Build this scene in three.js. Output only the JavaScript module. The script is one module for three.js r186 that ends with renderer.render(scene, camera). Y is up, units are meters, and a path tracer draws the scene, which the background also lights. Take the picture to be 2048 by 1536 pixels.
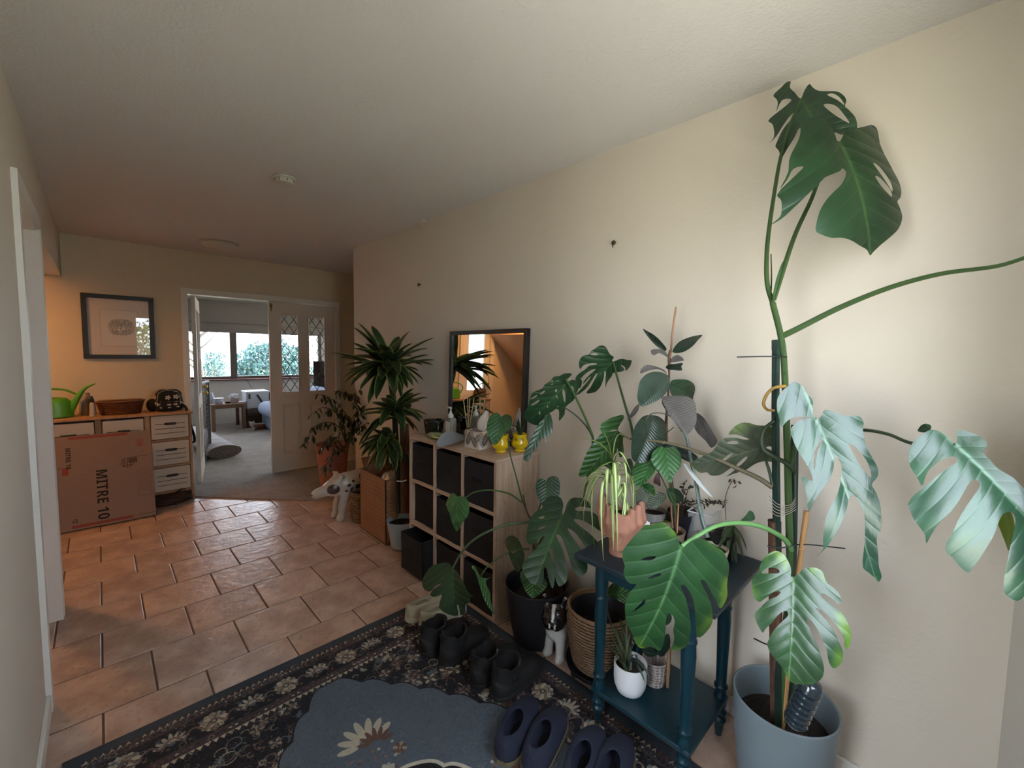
import * as THREE from 'three';
import { RoundedBoxGeometry } from 'three/addons/geometries/RoundedBoxGeometry.js';
import { mergeGeometries, mergeVertices, toCreasedNormals } from 'three/addons/utils/BufferGeometryUtils.js';
import { MarchingCubes } from 'three/addons/objects/MarchingCubes.js';
import { RectAreaLightUniformsLib } from 'three/addons/lights/RectAreaLightUniformsLib.js';
import { Brush, Evaluator, SUBTRACTION, ADDITION } from 'three-bvh-csg';

// ---------------------------------------------------------------- camera, sky, large lights, exposure
const scene = new THREE.Scene();
const EYE = new THREE.Vector3(0, 1.435, 0), FOCAL = 851.83;          // focal length in pixels of the 2048 x 1536 frame
const camera = new THREE.PerspectiveCamera(2 * Math.atan(768 / FOCAL) * 180 / Math.PI, 4 / 3, 0.05, 200);
camera.position.copy(EYE);
camera.rotation.set(-4.1387 * Math.PI / 180, -44.148 * Math.PI / 180, 0.8726 * Math.PI / 180, 'YXZ');
camera.updateMatrixWorld(true);
const renderer = new THREE.WebGLRenderer();
renderer.toneMapping = THREE.LinearToneMapping;
renderer.toneMappingExposure = 1.0;
renderer.shadowMap.enabled = true;
scene.background = new THREE.Color().setRGB(0.87, 0.97, 1.12);      // bright overcast sky
scene.backgroundIntensity = 10;
const sun = new THREE.DirectionalLight(new THREE.Color().setRGB(1, 0.95, 0.86), 32);   // high sun over the roof, on the garden only
sun.name = 'sun'; sun.position.set(7, 13, -0.6); sun.castShadow = true;
Object.assign(sun.shadow.camera, { left: -20, right: 20, top: 20, bottom: -20, near: 0.5, far: 60 }); sun.shadow.mapSize.set(4096, 4096);
scene.add(sun, sun.target);
RectAreaLightUniformsLib.init();

// ---------------------------------------------------------------- helpers
const V = (x, y, z) => new THREE.Vector3(x, y, z);
let SEED = 12345;
const rnd = () => { SEED = (SEED * 1664525 + 1013904223) >>> 0; return SEED / 4294967296; };
const rr = (a, b) => a + (b - a) * rnd();
const reseed = (n) => { SEED = n >>> 0; };
const cl = (x, a = 0, b = 1) => Math.min(b, Math.max(a, x));
const lerp = (a, b, t) => a + (b - a) * t;
const ss = (a, b, x) => { const t = cl((x - a) / (b - a)); return t * t * (3 - 2 * t); };
const PI = Math.PI;
const taken = {};
function numbered(n) { if (!(n in taken)) { taken[n] = 0; return n; } taken[n]++; return n + '_' + String(taken[n]).padStart(3, '0'); }
function tag(o, label, category, group) { o.userData.label = label; o.userData.category = category; if (group) o.userData.group = group; return o; }
function thing(name, label, category, pos = [0, 0, 0], turn = 0, group) {
  const o = new THREE.Group(); o.name = numbered(name); o.position.set(...pos); o.rotation.y = turn; scene.add(o);
  o.updateMatrixWorld(true);
  return tag(o, label, category, group);
}
const list = (g) => (Array.isArray(g) ? g : [g]);
function join(gs) {
  gs = list(gs).filter(Boolean);
  if (gs.length === 1) return gs[0];
  return mergeGeometries(gs.map((g) => { let h = g.index ? g.toNonIndexed() : g; if (!h.attributes.normal) h.computeVertexNormals(); for (const k of Object.keys(h.attributes)) if (!['position', 'normal', 'uv'].includes(k)) h.deleteAttribute(k); if (!h.attributes.uv) h.setAttribute('uv', new THREE.BufferAttribute(new Float32Array(h.attributes.position.count * 2), 2)); return h; }));
}
function mesh(name, gs, mat, parent) {                                // one named Mesh; a child if it has a parent
  const m = new THREE.Mesh(join(gs), mat);
  m.name = parent ? name : numbered(name); m.castShadow = m.receiveShadow = true;
  (parent || scene).add(m); return m;
}
// a part whose geometry was made in world coordinates: moved into the axes of its thing
function part(name, gs, mat, parent) {
  const g = join(list(gs).map((x) => x.clone())); parent.updateWorldMatrix(true, false);
  g.applyMatrix4(parent.matrixWorld.clone().invert());
  return mesh(name, g, mat, parent);
}
function struct(name, gs, mat, parent) { const m = mesh(name, gs, mat, parent); m.userData.kind = 'structure'; return m; }
const rayAt = (px, py) => V((px - 1024) / FOCAL, -(py - 768) / FOCAL, -1).applyEuler(camera.rotation);
const at = (px, py, d) => EYE.clone().addScaledVector(rayAt(px, py), d);             // a pixel at a depth becomes a point
const onPlane = (px, py, axis, value) => { const r = rayAt(px, py); return EYE.clone().addScaledVector(r, (value - EYE[axis]) / r[axis]); };
const depthOf = (p) => -p.clone().sub(EYE).applyQuaternion(camera.quaternion.clone().invert()).z;

const box = (x0, x1, y0, y1, z0, z1, b = 0) => {
  const g = b > 0 ? new RoundedBoxGeometry(x1 - x0, y1 - y0, z1 - z0, 2, b) : new THREE.BoxGeometry(x1 - x0, y1 - y0, z1 - z0);
  g.translate((x0 + x1) / 2, (y0 + y1) / 2, (z0 + z1) / 2); metreUV(g); return g;
};
// uv in metres from the axes of the face a vertex belongs to
function metreUV(g, s = 1) {
  if (g.index) { const h = g.toNonIndexed(); g.copy(h); g.index = null; }
  const p = g.attributes.position, n = new THREE.Vector3(), a = V(0, 0, 0), b = V(0, 0, 0), c = V(0, 0, 0), uv = new Float32Array(p.count * 2);
  for (let i = 0; i < p.count; i += 3) {
    a.fromBufferAttribute(p, i); b.fromBufferAttribute(p, i + 1); c.fromBufferAttribute(p, i + 2);
    n.copy(b).sub(a).cross(c.clone().sub(a)); const ax = Math.abs(n.x), ay = Math.abs(n.y), az = Math.abs(n.z);
    [a, b, c].forEach((v, k) => { const [u, w] = ax > ay && ax > az ? [v.z, v.y] : ay > az ? [v.x, v.z] : [v.x, v.y]; uv[(i + k) * 2] = u * s; uv[(i + k) * 2 + 1] = w * s; });
  }
  g.setAttribute('uv', new THREE.BufferAttribute(uv, 2)); return g;
}
const lathe = (pts, seg = 40) => new THREE.LatheGeometry(pts.map(([r, y]) => new THREE.Vector2(r, y)), seg);
const move = (g, x, y, z) => g.translate(x, y, z);
const cyl = (r0, r1, h, seg = 20, x = 0, y = 0, z = 0) => new THREE.CylinderGeometry(r0, r1, h, seg).translate(x, y, z);
// a tube through points whose radius may change along it
function tube(pts, r, seg = 8, steps) {
  const c = new THREE.CatmullRomCurve3(pts, false, 'centripetal'), n = steps || Math.max(6, pts.length * 6), g = new THREE.TubeGeometry(c, n, 1, seg, false);
  const P = g.attributes.position, rad = typeof r === 'function' ? r : () => r;
  for (let i = 0; i <= n; i++) {
    const m = c.getPointAt(i / n), k = rad(i / n);
    for (let j = 0; j <= seg; j++) { const q = i * (seg + 1) + j, v = V(P.getX(q), P.getY(q), P.getZ(q)).sub(m).multiplyScalar(k).add(m); P.setXYZ(q, v.x, v.y, v.z); }
  }
  const caps = [0, n].map((i) => { const s = []; for (let j = 0; j < seg; j++) { const q = i * (seg + 1) + j; s.push(V(P.getX(q), P.getY(q), P.getZ(q))); } const m = c.getPointAt(i / n), a = []; for (let j = 0; j < seg; j++) { const A = s[j], B = s[(j + 1) % seg]; a.push(...(i ? [m, A, B] : [m, B, A]).flatMap((v) => [v.x, v.y, v.z])); } const h = new THREE.BufferGeometry(); h.setAttribute('position', new THREE.Float32BufferAttribute(a, 3)); h.computeVertexNormals(); return h; });
  return join([g, ...caps]);
}
const slab = (poly, y0, y1) => {                                       // a flat polygon [x, z] with thickness
  const s = new THREE.Shape(poly.map(([x, z]) => new THREE.Vector2(x, -z))), g = new THREE.ExtrudeGeometry(s, { depth: y1 - y0, bevelEnabled: false });
  g.rotateX(-PI / 2).translate(0, y0, 0); return metreUV(g);
};
const extr = (pts, depth, bevel = 0, holes = []) => {                  // outline in x, y pushed out along z
  const s = new THREE.Shape(pts.map(([x, y]) => new THREE.Vector2(x, y)));
  for (const h of holes) s.holes.push(new THREE.Path(h.map(([x, y]) => new THREE.Vector2(x, y))));
  return new THREE.ExtrudeGeometry(s, { depth, bevelEnabled: bevel > 0, bevelSize: bevel, bevelThickness: bevel, bevelSegments: 2, curveSegments: 8 });
};

// ---------------------------------------------------------------- procedural textures
function hash(x, y, s) { let h = Math.imul(x, 374761393) + Math.imul(y, 668265263) + Math.imul(s, 1442695041); h = Math.imul(h ^ (h >>> 13), 1274126177); return ((h ^ (h >>> 16)) >>> 0) / 4294967296; }
function vnoise(x, y, s, per) {                                        // value noise that repeats every per cells
  const ix = Math.floor(x), iy = Math.floor(y), fx = x - ix, fy = y - iy, u = fx * fx * (3 - 2 * fx), v = fy * fy * (3 - 2 * fy), w = (k) => ((k % per) + per) % per;
  return lerp(lerp(hash(w(ix), w(iy), s), hash(w(ix + 1), w(iy), s), u), lerp(hash(w(ix), w(iy + 1), s), hash(w(ix + 1), w(iy + 1), s), u), v);
}
function fbm(u, v, f, oct, s, fy = f) { let a = 0, k = 0.5, t = 0; for (let o = 0; o < oct; o++) { a += k * vnoise2(u * f, v * fy, s + o, f, fy); t += k; k *= 0.5; f *= 2; fy *= 2; } return a / t; }
function vnoise2(x, y, s, px, py) {
  const ix = Math.floor(x), iy = Math.floor(y), fx = x - ix, fy = y - iy, u = fx * fx * (3 - 2 * fx), v = fy * fy * (3 - 2 * fy), w = (k, p) => ((k % p) + p) % p;
  return lerp(lerp(hash(w(ix, px), w(iy, py), s), hash(w(ix + 1, px), w(iy, py), s), u), lerp(hash(w(ix, px), w(iy + 1, py), s), hash(w(ix + 1, px), w(iy + 1, py), s), u), v);
}
function tex(w, h, fn, srgb = true) {                                  // fn(u, v) gives [r, g, b] 0..1 (sRGB) or a grey value
  const d = new Uint8Array(w * h * 4);
  for (let j = 0; j < h; j++) for (let i = 0; i < w; i++) {
    const c = fn((i + 0.5) / w, (j + 0.5) / h), q = (j * w + i) * 4;
    if (typeof c === 'number') d[q] = d[q + 1] = d[q + 2] = cl(c) * 255; else { d[q] = cl(c[0]) * 255; d[q + 1] = cl(c[1]) * 255; d[q + 2] = cl(c[2]) * 255; }
    d[q + 3] = 255;
  }
  const t = new THREE.DataTexture(d, w, h); t.wrapS = t.wrapT = THREE.RepeatWrapping; t.magFilter = t.minFilter = THREE.LinearFilter;
  if (srgb) t.colorSpace = THREE.SRGBColorSpace; t.needsUpdate = true; return t;
}
function canvasTex(w, h, draw, srgb = true) {
  const c = document.createElement('canvas'); c.width = w; c.height = h; const x = c.getContext('2d'); draw(x, w, h);
  const t = new THREE.CanvasTexture(c); t.wrapS = t.wrapT = THREE.RepeatWrapping; if (srgb) t.colorSpace = THREE.SRGBColorSpace; return t;
}
const rep = (t, x, y) => { const k = t.clone(); k.repeat.set(x, y); k.needsUpdate = true; return k; };
const mix3 = (a, b, t) => [lerp(a[0], b[0], t), lerp(a[1], b[1], t), lerp(a[2], b[2], t)];
const rgb = (h) => [(h >> 16 & 255) / 255, (h >> 8 & 255) / 255, (h & 255) / 255];
const std = (color, roughness = 0.6, o = {}) => new THREE.MeshStandardMaterial({ color, roughness, ...o });
const phy = (color, roughness = 0.5, o = {}) => new THREE.MeshPhysicalMaterial({ color, roughness, ...o });

// ---------------------------------------------------------------- the setting
const grainT = tex(256, 256, (u, v) => fbm(u, v, 32, 3, 5), false), fineT = tex(256, 256, (u, v) => fbm(u, v, 96, 2, 9), false);
const wallPaint = std(0xd8cdbd, 0.7, { bumpMap: rep(grainT, 3, 3), bumpScale: 0.0006 });
const ceilPaint = std(0xdcd7d4, 0.85, { bumpMap: rep(grainT, 4, 4), bumpScale: 0.0012 });
const farPaint = std(0xd9cbb2, 0.75, { bumpMap: rep(grainT, 3, 3), bumpScale: 0.0006 });
const gloss = std(0xe4e1da, 0.38), plainWhite = std(0xdedad2, 0.55);
const XR = 1.78, ZF = -5.36;
const carpetMat = std(0xffffff, 0.95, { map: rep(tex(256, 256, (u, v) => { const n = fbm(u, v, 64, 3, 31), m = fbm(u, v, 6, 3, 33); return mix3(rgb(0x8b847f), rgb(0xb3aca6), cl(n * 1.5 - 0.3 + (m - 0.5) * 0.5)); }), 2, 2), bumpMap: rep(fineT, 6, 6), bumpScale: 0.004 });

struct('ceiling', box(-2.4, 4.8, 2.4, 2.52, -9.9, 0.36), ceilPaint);
struct('wall_right', [box(XR, XR + 0.13, 0, 2.4, -4.03, 0.36)], wallPaint);
struct('wall_far', [box(-2.3, -1.17, 0, 2.4, ZF - 0.1, ZF), box(-1.17, -0.62, 1.98, 2.4, ZF - 0.1, ZF), box(-0.62, 0.62, 0, 2.4, ZF - 0.1, ZF), box(0.62, 2.165, 2.0, 2.4, ZF - 0.1, ZF), box(2.165, 4.7, 0, 2.4, ZF - 0.1, ZF)], farPaint);
struct('wall_alcove', [box(3.3, 3.4, 0, 2.4, ZF, -3.93), box(XR + 0.13, 3.3, 0, 2.4, -4.03, -3.93)], wallPaint);
// left wall: front doorway, the wall beside the camera, the second doorway, the wide stair opening under a lintel
struct('wall_left', [box(-0.31, -0.2, 0, 2.4, -2.43, -0.79), box(-0.31, -0.2, 2.03, 2.4, -5.36, -2.43), box(-0.31, -0.2, 2.1, 2.4, -0.79, 0.16), box(-0.31, -0.2, 0, 2.1, -0.2, 0.16), box(-0.31, -0.2, 0, 2.03, -3.36, -3.2)], wallPaint);
struct('wall_front', [box(-0.31, 0.5, 0, 2.4, 0.16, 0.3), box(0.5, 1.36, 2.04, 2.4, 0.16, 0.3), box(0.5, 1.36, 0, 0.85, 0.16, 0.3), box(1.36, 1.91, 0, 2.4, 0.16, 0.3)], plainWhite);
struct('wall_stair', [box(-2.4, -2.3, 0, 2.4, -5.46, -2.2), box(-2.3, -0.31, 0, 2.4, -2.3, -2.2)], farPaint);
// second doorway on the left: white linings, head and architrave
const trimL = struct('trim_1', [box(-0.31, -0.185, 0, 2.0, -3.2, -3.175), box(-0.31, -0.2, 2.0, 2.03, -3.2, -2.43), box(-0.2, -0.183, 0, 2.012, -2.43, -2.375), box(-0.2, -0.183, 2.012, 2.07, -3.25, -2.375), box(-0.2, -0.183, 0, 2.012, -3.25, -3.201)], gloss);
struct('baseboard_left', box(-0.2, -0.186, 0, 0.075, -2.375, -0.79, 0.004), gloss);
struct('baseboard_right', [box(XR - 0.014, XR, 0, 0.072, -4.03, 0.16, 0.004)], gloss);
struct('baseboard_far', [box(-0.9, 0.6, 0, 0.075, ZF, ZF + 0.014, 0.004), box(2.2, 3.3, 0, 0.075, ZF, ZF + 0.014, 0.004)], gloss);
// front window frame (behind the camera) and front doorway lining
const wf = struct('window_1', [box(0.5, 0.54, 0.85, 2.04, 0.19, 0.25), box(1.32, 1.36, 0.85, 2.04, 0.19, 0.25), box(0.54, 1.32, 2.0, 2.04, 0.19, 0.25), box(0.54, 1.32, 0.85, 0.89, 0.19, 0.25)], gloss);
const paneMat = phy(0xffffff, 0.02, { transmission: 1, thickness: 0, ior: 1.5 });
mesh('pane', box(0.54, 1.32, 0.89, 2.0, 0.218, 0.222), paneMat, wf);
struct('trim_2', [box(-0.33, -0.2, 0, 2.1, -0.79, -0.75), box(-0.33, -0.2, 0, 2.1, -0.24, -0.2), box(-0.33, -0.2, 2.06, 2.1, -0.75, -0.24)], gloss);
struct('wall_light_block', box(-2.4, -0.31, -0.16, 2.6, 0.17, 0.3), std(0x40352d, 0.9));  // unseen wall added outside, dark, to block part of the doorway daylight

// tiled floor: each tile its own piece with a worn edge, laid in a running bond
const tileBump = tex(512, 512, (u, v) => { const a = fbm(u, v, 5, 5, 71), b = fbm(u + 0.2 * a, v, 14, 4, 73, 9); return 0.55 * Math.abs(a - 0.5) * 2 + 0.45 * b; }, false);
const tileMats = [0, 1, 2, 3, 4].map((k) => std([0xffffff, 0xf3efec, 0xfffaf4, 0xf0e8e0, 0xf9f4f2][k], 0.29, {
  map: k > 2 ? null : tex(256, 256, (u, v) => { const a = fbm(u, v, 4, 5, 100 + k * 7), b = fbm(u, v, 20, 3, 120 + k); return mix3(mix3(rgb(0xb59a8a), rgb(0xd8c0b0), cl(a * 1.9 - 0.45)), rgb(0xa08878), cl((b - 0.62) * 2.2)); }),
  bumpMap: tileBump, bumpScale: 0.0035,
}));
tileMats[3].map = tileMats[0].map; tileMats[4].map = tileMats[1].map;
const floor = struct('floor', [box(-2.3, 3.3, -0.12, -0.0045, ZF, 0.3)], std(0x5e4b42, 0.9, { bumpMap: fineT, bumpScale: 0.001 }));
{
  const PZ = 0.327, PX = 0.3337, gap = 0.0075, W = PX - gap, D = PZ - gap, e = 0.006;
  const tileGeo = (rot) => {                                            // top with four sloping shoulders and skirts
    const q = [], uv = [], w = W / 2, d = D / 2, ring = (s, y) => [[-w + s, y, -d + s], [w - s, y, -d + s], [w - s, y, d - s], [-w + s, y, d - s]];
    const R = [ring(0, -0.008), ring(0, -0.0022), ring(e * 0.4, -0.0006), ring(e, 0)];
    const put = (a, b, c) => { for (const v of [a, b, c]) { q.push(...v); const U = v[0] / 0.334 + 0.5, T = v[2] / 0.334 + 0.5; uv.push(...(rot === 0 ? [U, T] : rot === 1 ? [1 - U, T] : rot === 2 ? [T, U] : [U, 1 - T])); } };
    put(R[3][0], R[3][2], R[3][1]); put(R[3][0], R[3][3], R[3][2]);
    for (let k = 0; k < 3; k++) for (let i = 0; i < 4; i++) { const j = (i + 1) % 4; put(R[k][i], R[k + 1][i], R[k + 1][j]); put(R[k][i], R[k + 1][j], R[k][j]); }
    const g = new THREE.BufferGeometry(); g.setAttribute('position', new THREE.Float32BufferAttribute(q, 3)); g.setAttribute('uv', new THREE.Float32BufferAttribute(uv, 2)); g.computeVertexNormals(); return g;
  };
  const geos = [0, 1, 2, 3].map(tileGeo); reseed(77);
  for (let r = -8; r < 11; r++) {
    const z1 = -2.24 + PZ * (r < 0 ? -(r + 8) : r - 8) * 0 + (0.16 + 0.02 - 0) * 0, zc = -2.24 - PZ * (r + 0.5), off = (Math.abs(r) % 2 ? 0.2915 : 0.1247);
    if (zc > 0.16 || zc < -5.3) continue;
    for (let c = -6; c < 9; c++) {
      const xc = off + PX * (c + 0.5); if (xc - W / 2 > XR || xc < (zc < -3.3 ? -1.9 : -0.75)) continue;
      if (zc < -4.1 && xc > 0.62 + (-4.95 - zc) * -0.93 + 0.25 && zc - 0 < -4.1 && (zc + 5.0) < (xc - 0.62) * 1.07 - 0.3) continue;
      const m = mesh('tile', geos[(rnd() * 4) | 0], tileMats[(rnd() * 5) | 0], floor);
      m.position.set(xc, rr(-0.0008, 0.0006), zc); m.rotation.set(rr(-0.0012, 0.0012), 0, rr(-0.0012, 0.0012));
    }
  }
}
struct('carpet', [slab([[0.62, -5.0], [1.779, -3.757], [1.779, -4.032], [3.3, -4.032], [3.3, ZF], [0.62, ZF]], 0.0015, 0.012), slab([[0.62, ZF], [2.165, ZF], [2.165, ZF - 0.1], [4.7, ZF - 0.1], [4.7, -9.6], [-0.7, -9.6], [-0.7, ZF - 0.1], [0.62, ZF - 0.1]], -0.02, 0.012)], carpetMat);

// living room beyond the double doors
const livPaint = std(0xb9b4ae, 0.8);
struct('wall_window', [box(-0.8, 4.7, 0, 0.86, -9.75, -9.6), box(-0.8, 0.3, 0.86, 2.4, -9.75, -9.6), box(3.5, 4.7, 0.86, 2.4, -9.75, -9.6), box(0.3, 3.5, 2.1, 2.4, -9.75, -9.6)], livPaint);
struct('wall_living', [box(-0.8, -0.7, 0, 2.4, -9.6, ZF - 0.1), box(4.7, 4.8, 0, 0.8, -9.75, ZF), box(4.7, 4.8, 2.15, 2.4, -9.75, ZF), box(4.7, 4.8, 0.8, 2.15, -9.75, -8.5), box(4.7, 4.8, 0.8, 2.15, -6.9, ZF)], livPaint);
const brownFrame = std(0x4a4238, 0.5);
const win2 = struct('window_2', [box(0.3, 3.5, 0.86, 0.91, -9.7, -9.62), box(0.3, 0.36, 0.91, 2.1, -9.7, -9.62), box(3.44, 3.5, 0.91, 2.1, -9.7, -9.62), box(0.36, 3.44, 2.05, 2.1, -9.7, -9.62), box(1.81, 1.92, 0.91, 2.05, -9.7, -9.61)], brownFrame);
for (const [a, b] of [[0.36, 1.81], [1.92, 3.44]]) mesh('pane', box(a, b, 0.91, 2.05, -9.662, -9.658), paneMat, win2);
mesh('sill', box(0.25, 3.55, 0.835, 0.862, -9.6, -9.5, 0.004), std(0x6b3a33, 0.5), win2);
const addedWin3 = struct('added_window_3', [box(4.72, 4.78, 0.8, 0.86, -8.5, -6.9), box(4.72, 4.78, 2.09, 2.15, -8.5, -6.9), box(4.72, 4.78, 0.86, 2.09, -8.5, -8.44), box(4.72, 4.78, 0.86, 2.09, -6.96, -6.9)], brownFrame);  // side window added out of view to brighten the living room
mesh('pane', box(4.748, 4.752, 0.86, 2.09, -8.44, -6.96), paneMat, addedWin3);

// ---------------------------------------------------------------- leaves and stems
function veins(u, v, n, rise, wMid, wLat) {                            // nearness to the midrib and to the side veins; the leaf stalk joins at v = 0.2
  const x = Math.abs(u - 0.5) * 2, mid = Math.exp(-Math.pow(x / (wMid * (1.15 - 0.8 * v)), 2));
  const s = (v - x * rise + x * x * 0.12) * n, f = Math.abs(s - Math.round(s));
  return [mid, Math.exp(-Math.pow(f / wLat, 2)) * (1 - 0.6 * x), f];
}
function leafTex(o) {
  return {
    map: tex(512, 512, (u, v) => {
      const [m, l] = veins(u, v, o.n, o.rise, o.wMid, o.wLat), a = fbm(u, v, 6, 4, o.s), b = fbm(u, v, 60, 2, o.s + 9);
      let c = mix3(rgb(o.dark), rgb(o.light), cl(a * 1.7 - 0.4) * 0.8 + b * 0.2);
      c = mix3(c, rgb(o.vein), Math.max(m * o.km, l * o.kl));
      if (o.old) { const d = Math.max(Math.abs(u - 0.5) * 2, Math.abs(v - 0.55) * 1.8), k = ss(0.66, 0.98, d + (fbm(u, v, 7, 4, o.s + 4) - 0.5) * 0.5); c = mix3(c, rgb(o.old), k * 0.9); }
      return c;
    }),
    bumpMap: tex(512, 512, (u, v) => { const [m, l, f] = veins(u, v, o.n, o.rise, o.wMid, o.wLat * 1.5); return 0.35 + 0.35 * Math.min(1, f * 2.4) - 0.3 * l + 0.25 * m + 0.08 * (fbm(u, v, 40, 2, o.s + 3) - 0.5); }, false),
  };
}
const leafMat = (o, rough, bump, extra = {}) => phy(0xffffff, rough, { ...leafTex(o), bumpScale: bump, side: THREE.DoubleSide, ...extra });
const L = {
  monstera: leafMat({ dark: 0x182f1c, light: 0x264528, vein: 0x4a6a3a, n: 9, rise: 0.42, wMid: 0.03, wLat: 0.05, km: 0.7, kl: 0.22, s: 201 }, 0.34, 0.0022),
  young: leafMat({ dark: 0x23481f, light: 0x386529, vein: 0x648648, n: 9, rise: 0.42, wMid: 0.03, wLat: 0.05, km: 0.85, kl: 0.3, s: 221 }, 0.36, 0.006),
  edged: leafMat({ dark: 0x1a3a1d, light: 0x284e27, vein: 0x5c8050, n: 9, rise: 0.42, wMid: 0.028, wLat: 0.05, km: 0.75, kl: 0.25, s: 231, old: 0x5f7f26 }, 0.27, 0.0018, { clearcoat: 0.4, clearcoatRoughness: 0.28 }),
  matte: leafMat({ dark: 0x17341a, light: 0x244723, vein: 0x54774a, n: 9, rise: 0.42, wMid: 0.028, wLat: 0.05, km: 0.75, kl: 0.25, s: 231, old: 0x566f24 }, 0.5, 0.003, { specularIntensity: 0.5 }),
  silver: leafMat({ dark: 0x1c3c2b, light: 0x295036, vein: 0x5f8a6a, n: 9, rise: 0.42, wMid: 0.028, wLat: 0.05, km: 0.7, kl: 0.2, s: 241 }, 0.26, 0.0014, { clearcoat: 0.5, clearcoatRoughness: 0.28 }),
  dull: leafMat({ dark: 0x3a4434, light: 0x505744, vein: 0x6a705a, n: 9, rise: 0.42, wMid: 0.022, wLat: 0.04, km: 0.7, kl: 0.25, s: 251, old: 0x4f6327 }, 0.5, 0.004),
  heart: leafMat({ dark: 0x244a23, light: 0x376632, vein: 0x57824a, n: 7, rise: 0.5, wMid: 0.025, wLat: 0.05, km: 0.7, kl: 0.35, s: 261 }, 0.42, 0.004),
  rubber: leafMat({ dark: 0x1b2a20, light: 0x26362a, vein: 0x46573f, n: 22, rise: 0.2, wMid: 0.03, wLat: 0.09, km: 0.8, kl: 0.07, s: 271 }, 0.24, 0.0012),
  rubberBack: leafMat({ dark: 0x47423f, light: 0x5b5652, vein: 0x625c58, n: 22, rise: 0.2, wMid: 0.03, wLat: 0.08, km: 0.7, kl: 0.08, s: 281 }, 0.5, 0.0012),
  lime: phy(0x7d9f1e, 0.5, { side: THREE.DoubleSide, transmission: 0.35, thickness: 0 }),
};
const stemMat = std(0x44602f, 0.5, { bumpMap: rep(grainT, 2, 12), bumpScale: 0.001 }), stemDark = std(0x2c3a26, 0.5), stemBrown = std(0x4b3d2c, 0.8), tipBrown = std(0xb59a78, 0.85, { side: THREE.DoubleSide });

// splits every edge longer than len, so that a flat outline can be bent
function refine(P, T, len) {
  for (let pass = 0; pass < 6; pass++) {
    const mid = new Map(), out = []; let split = false;
    const half = (a, b) => { const k = a < b ? a + '_' + b : b + '_' + a; if (mid.has(k)) return mid.get(k); const A = P[a], B = P[b]; if (Math.hypot(A[0] - B[0], A[1] - B[1]) <= len) { mid.set(k, -1); return -1; } P.push([(A[0] + B[0]) / 2, (A[1] + B[1]) / 2]); mid.set(k, P.length - 1); split = true; return P.length - 1; };
    for (const [a, b, c] of T) {
      const x = half(a, b), y = half(b, c), z = half(c, a), n = (x >= 0) + (y >= 0) + (z >= 0);
      if (n === 0) out.push([a, b, c]);
      else if (n === 3) out.push([a, x, z], [x, b, y], [z, y, c], [x, y, z]);
      else if (n === 1) { if (x >= 0) out.push([a, x, c], [x, b, c]); else if (y >= 0) out.push([a, b, y], [a, y, c]); else out.push([a, b, z], [z, b, c]); } else if (x < 0) out.push([a, b, y], [a, y, z], [z, y, c]); else if (y < 0) out.push([b, c, z], [b, z, x], [x, z, a]); else out.push([c, a, x], [c, x, y], [y, x, b]);
    }
    T = out; if (!split) break;
  }
  return T;
}
const smooth2 = (pts, k = 3) => { if (k < 2) return pts; const c = new THREE.CatmullRomCurve3(pts.map(([x, y]) => V(x, y, 0)), true, 'centripetal'), out = []; const n = pts.length; for (let i = 0; i < n; i++) for (let j = 0; j < k; j++) { const p = c.getPoint((i + j / k) / n); out.push([p.x, p.y]); } return out; };
const pairs = (a) => { const o = []; for (let i = 0; i < a.length; i += 2) o.push([a[i], a[i + 1]]); return o; };
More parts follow.
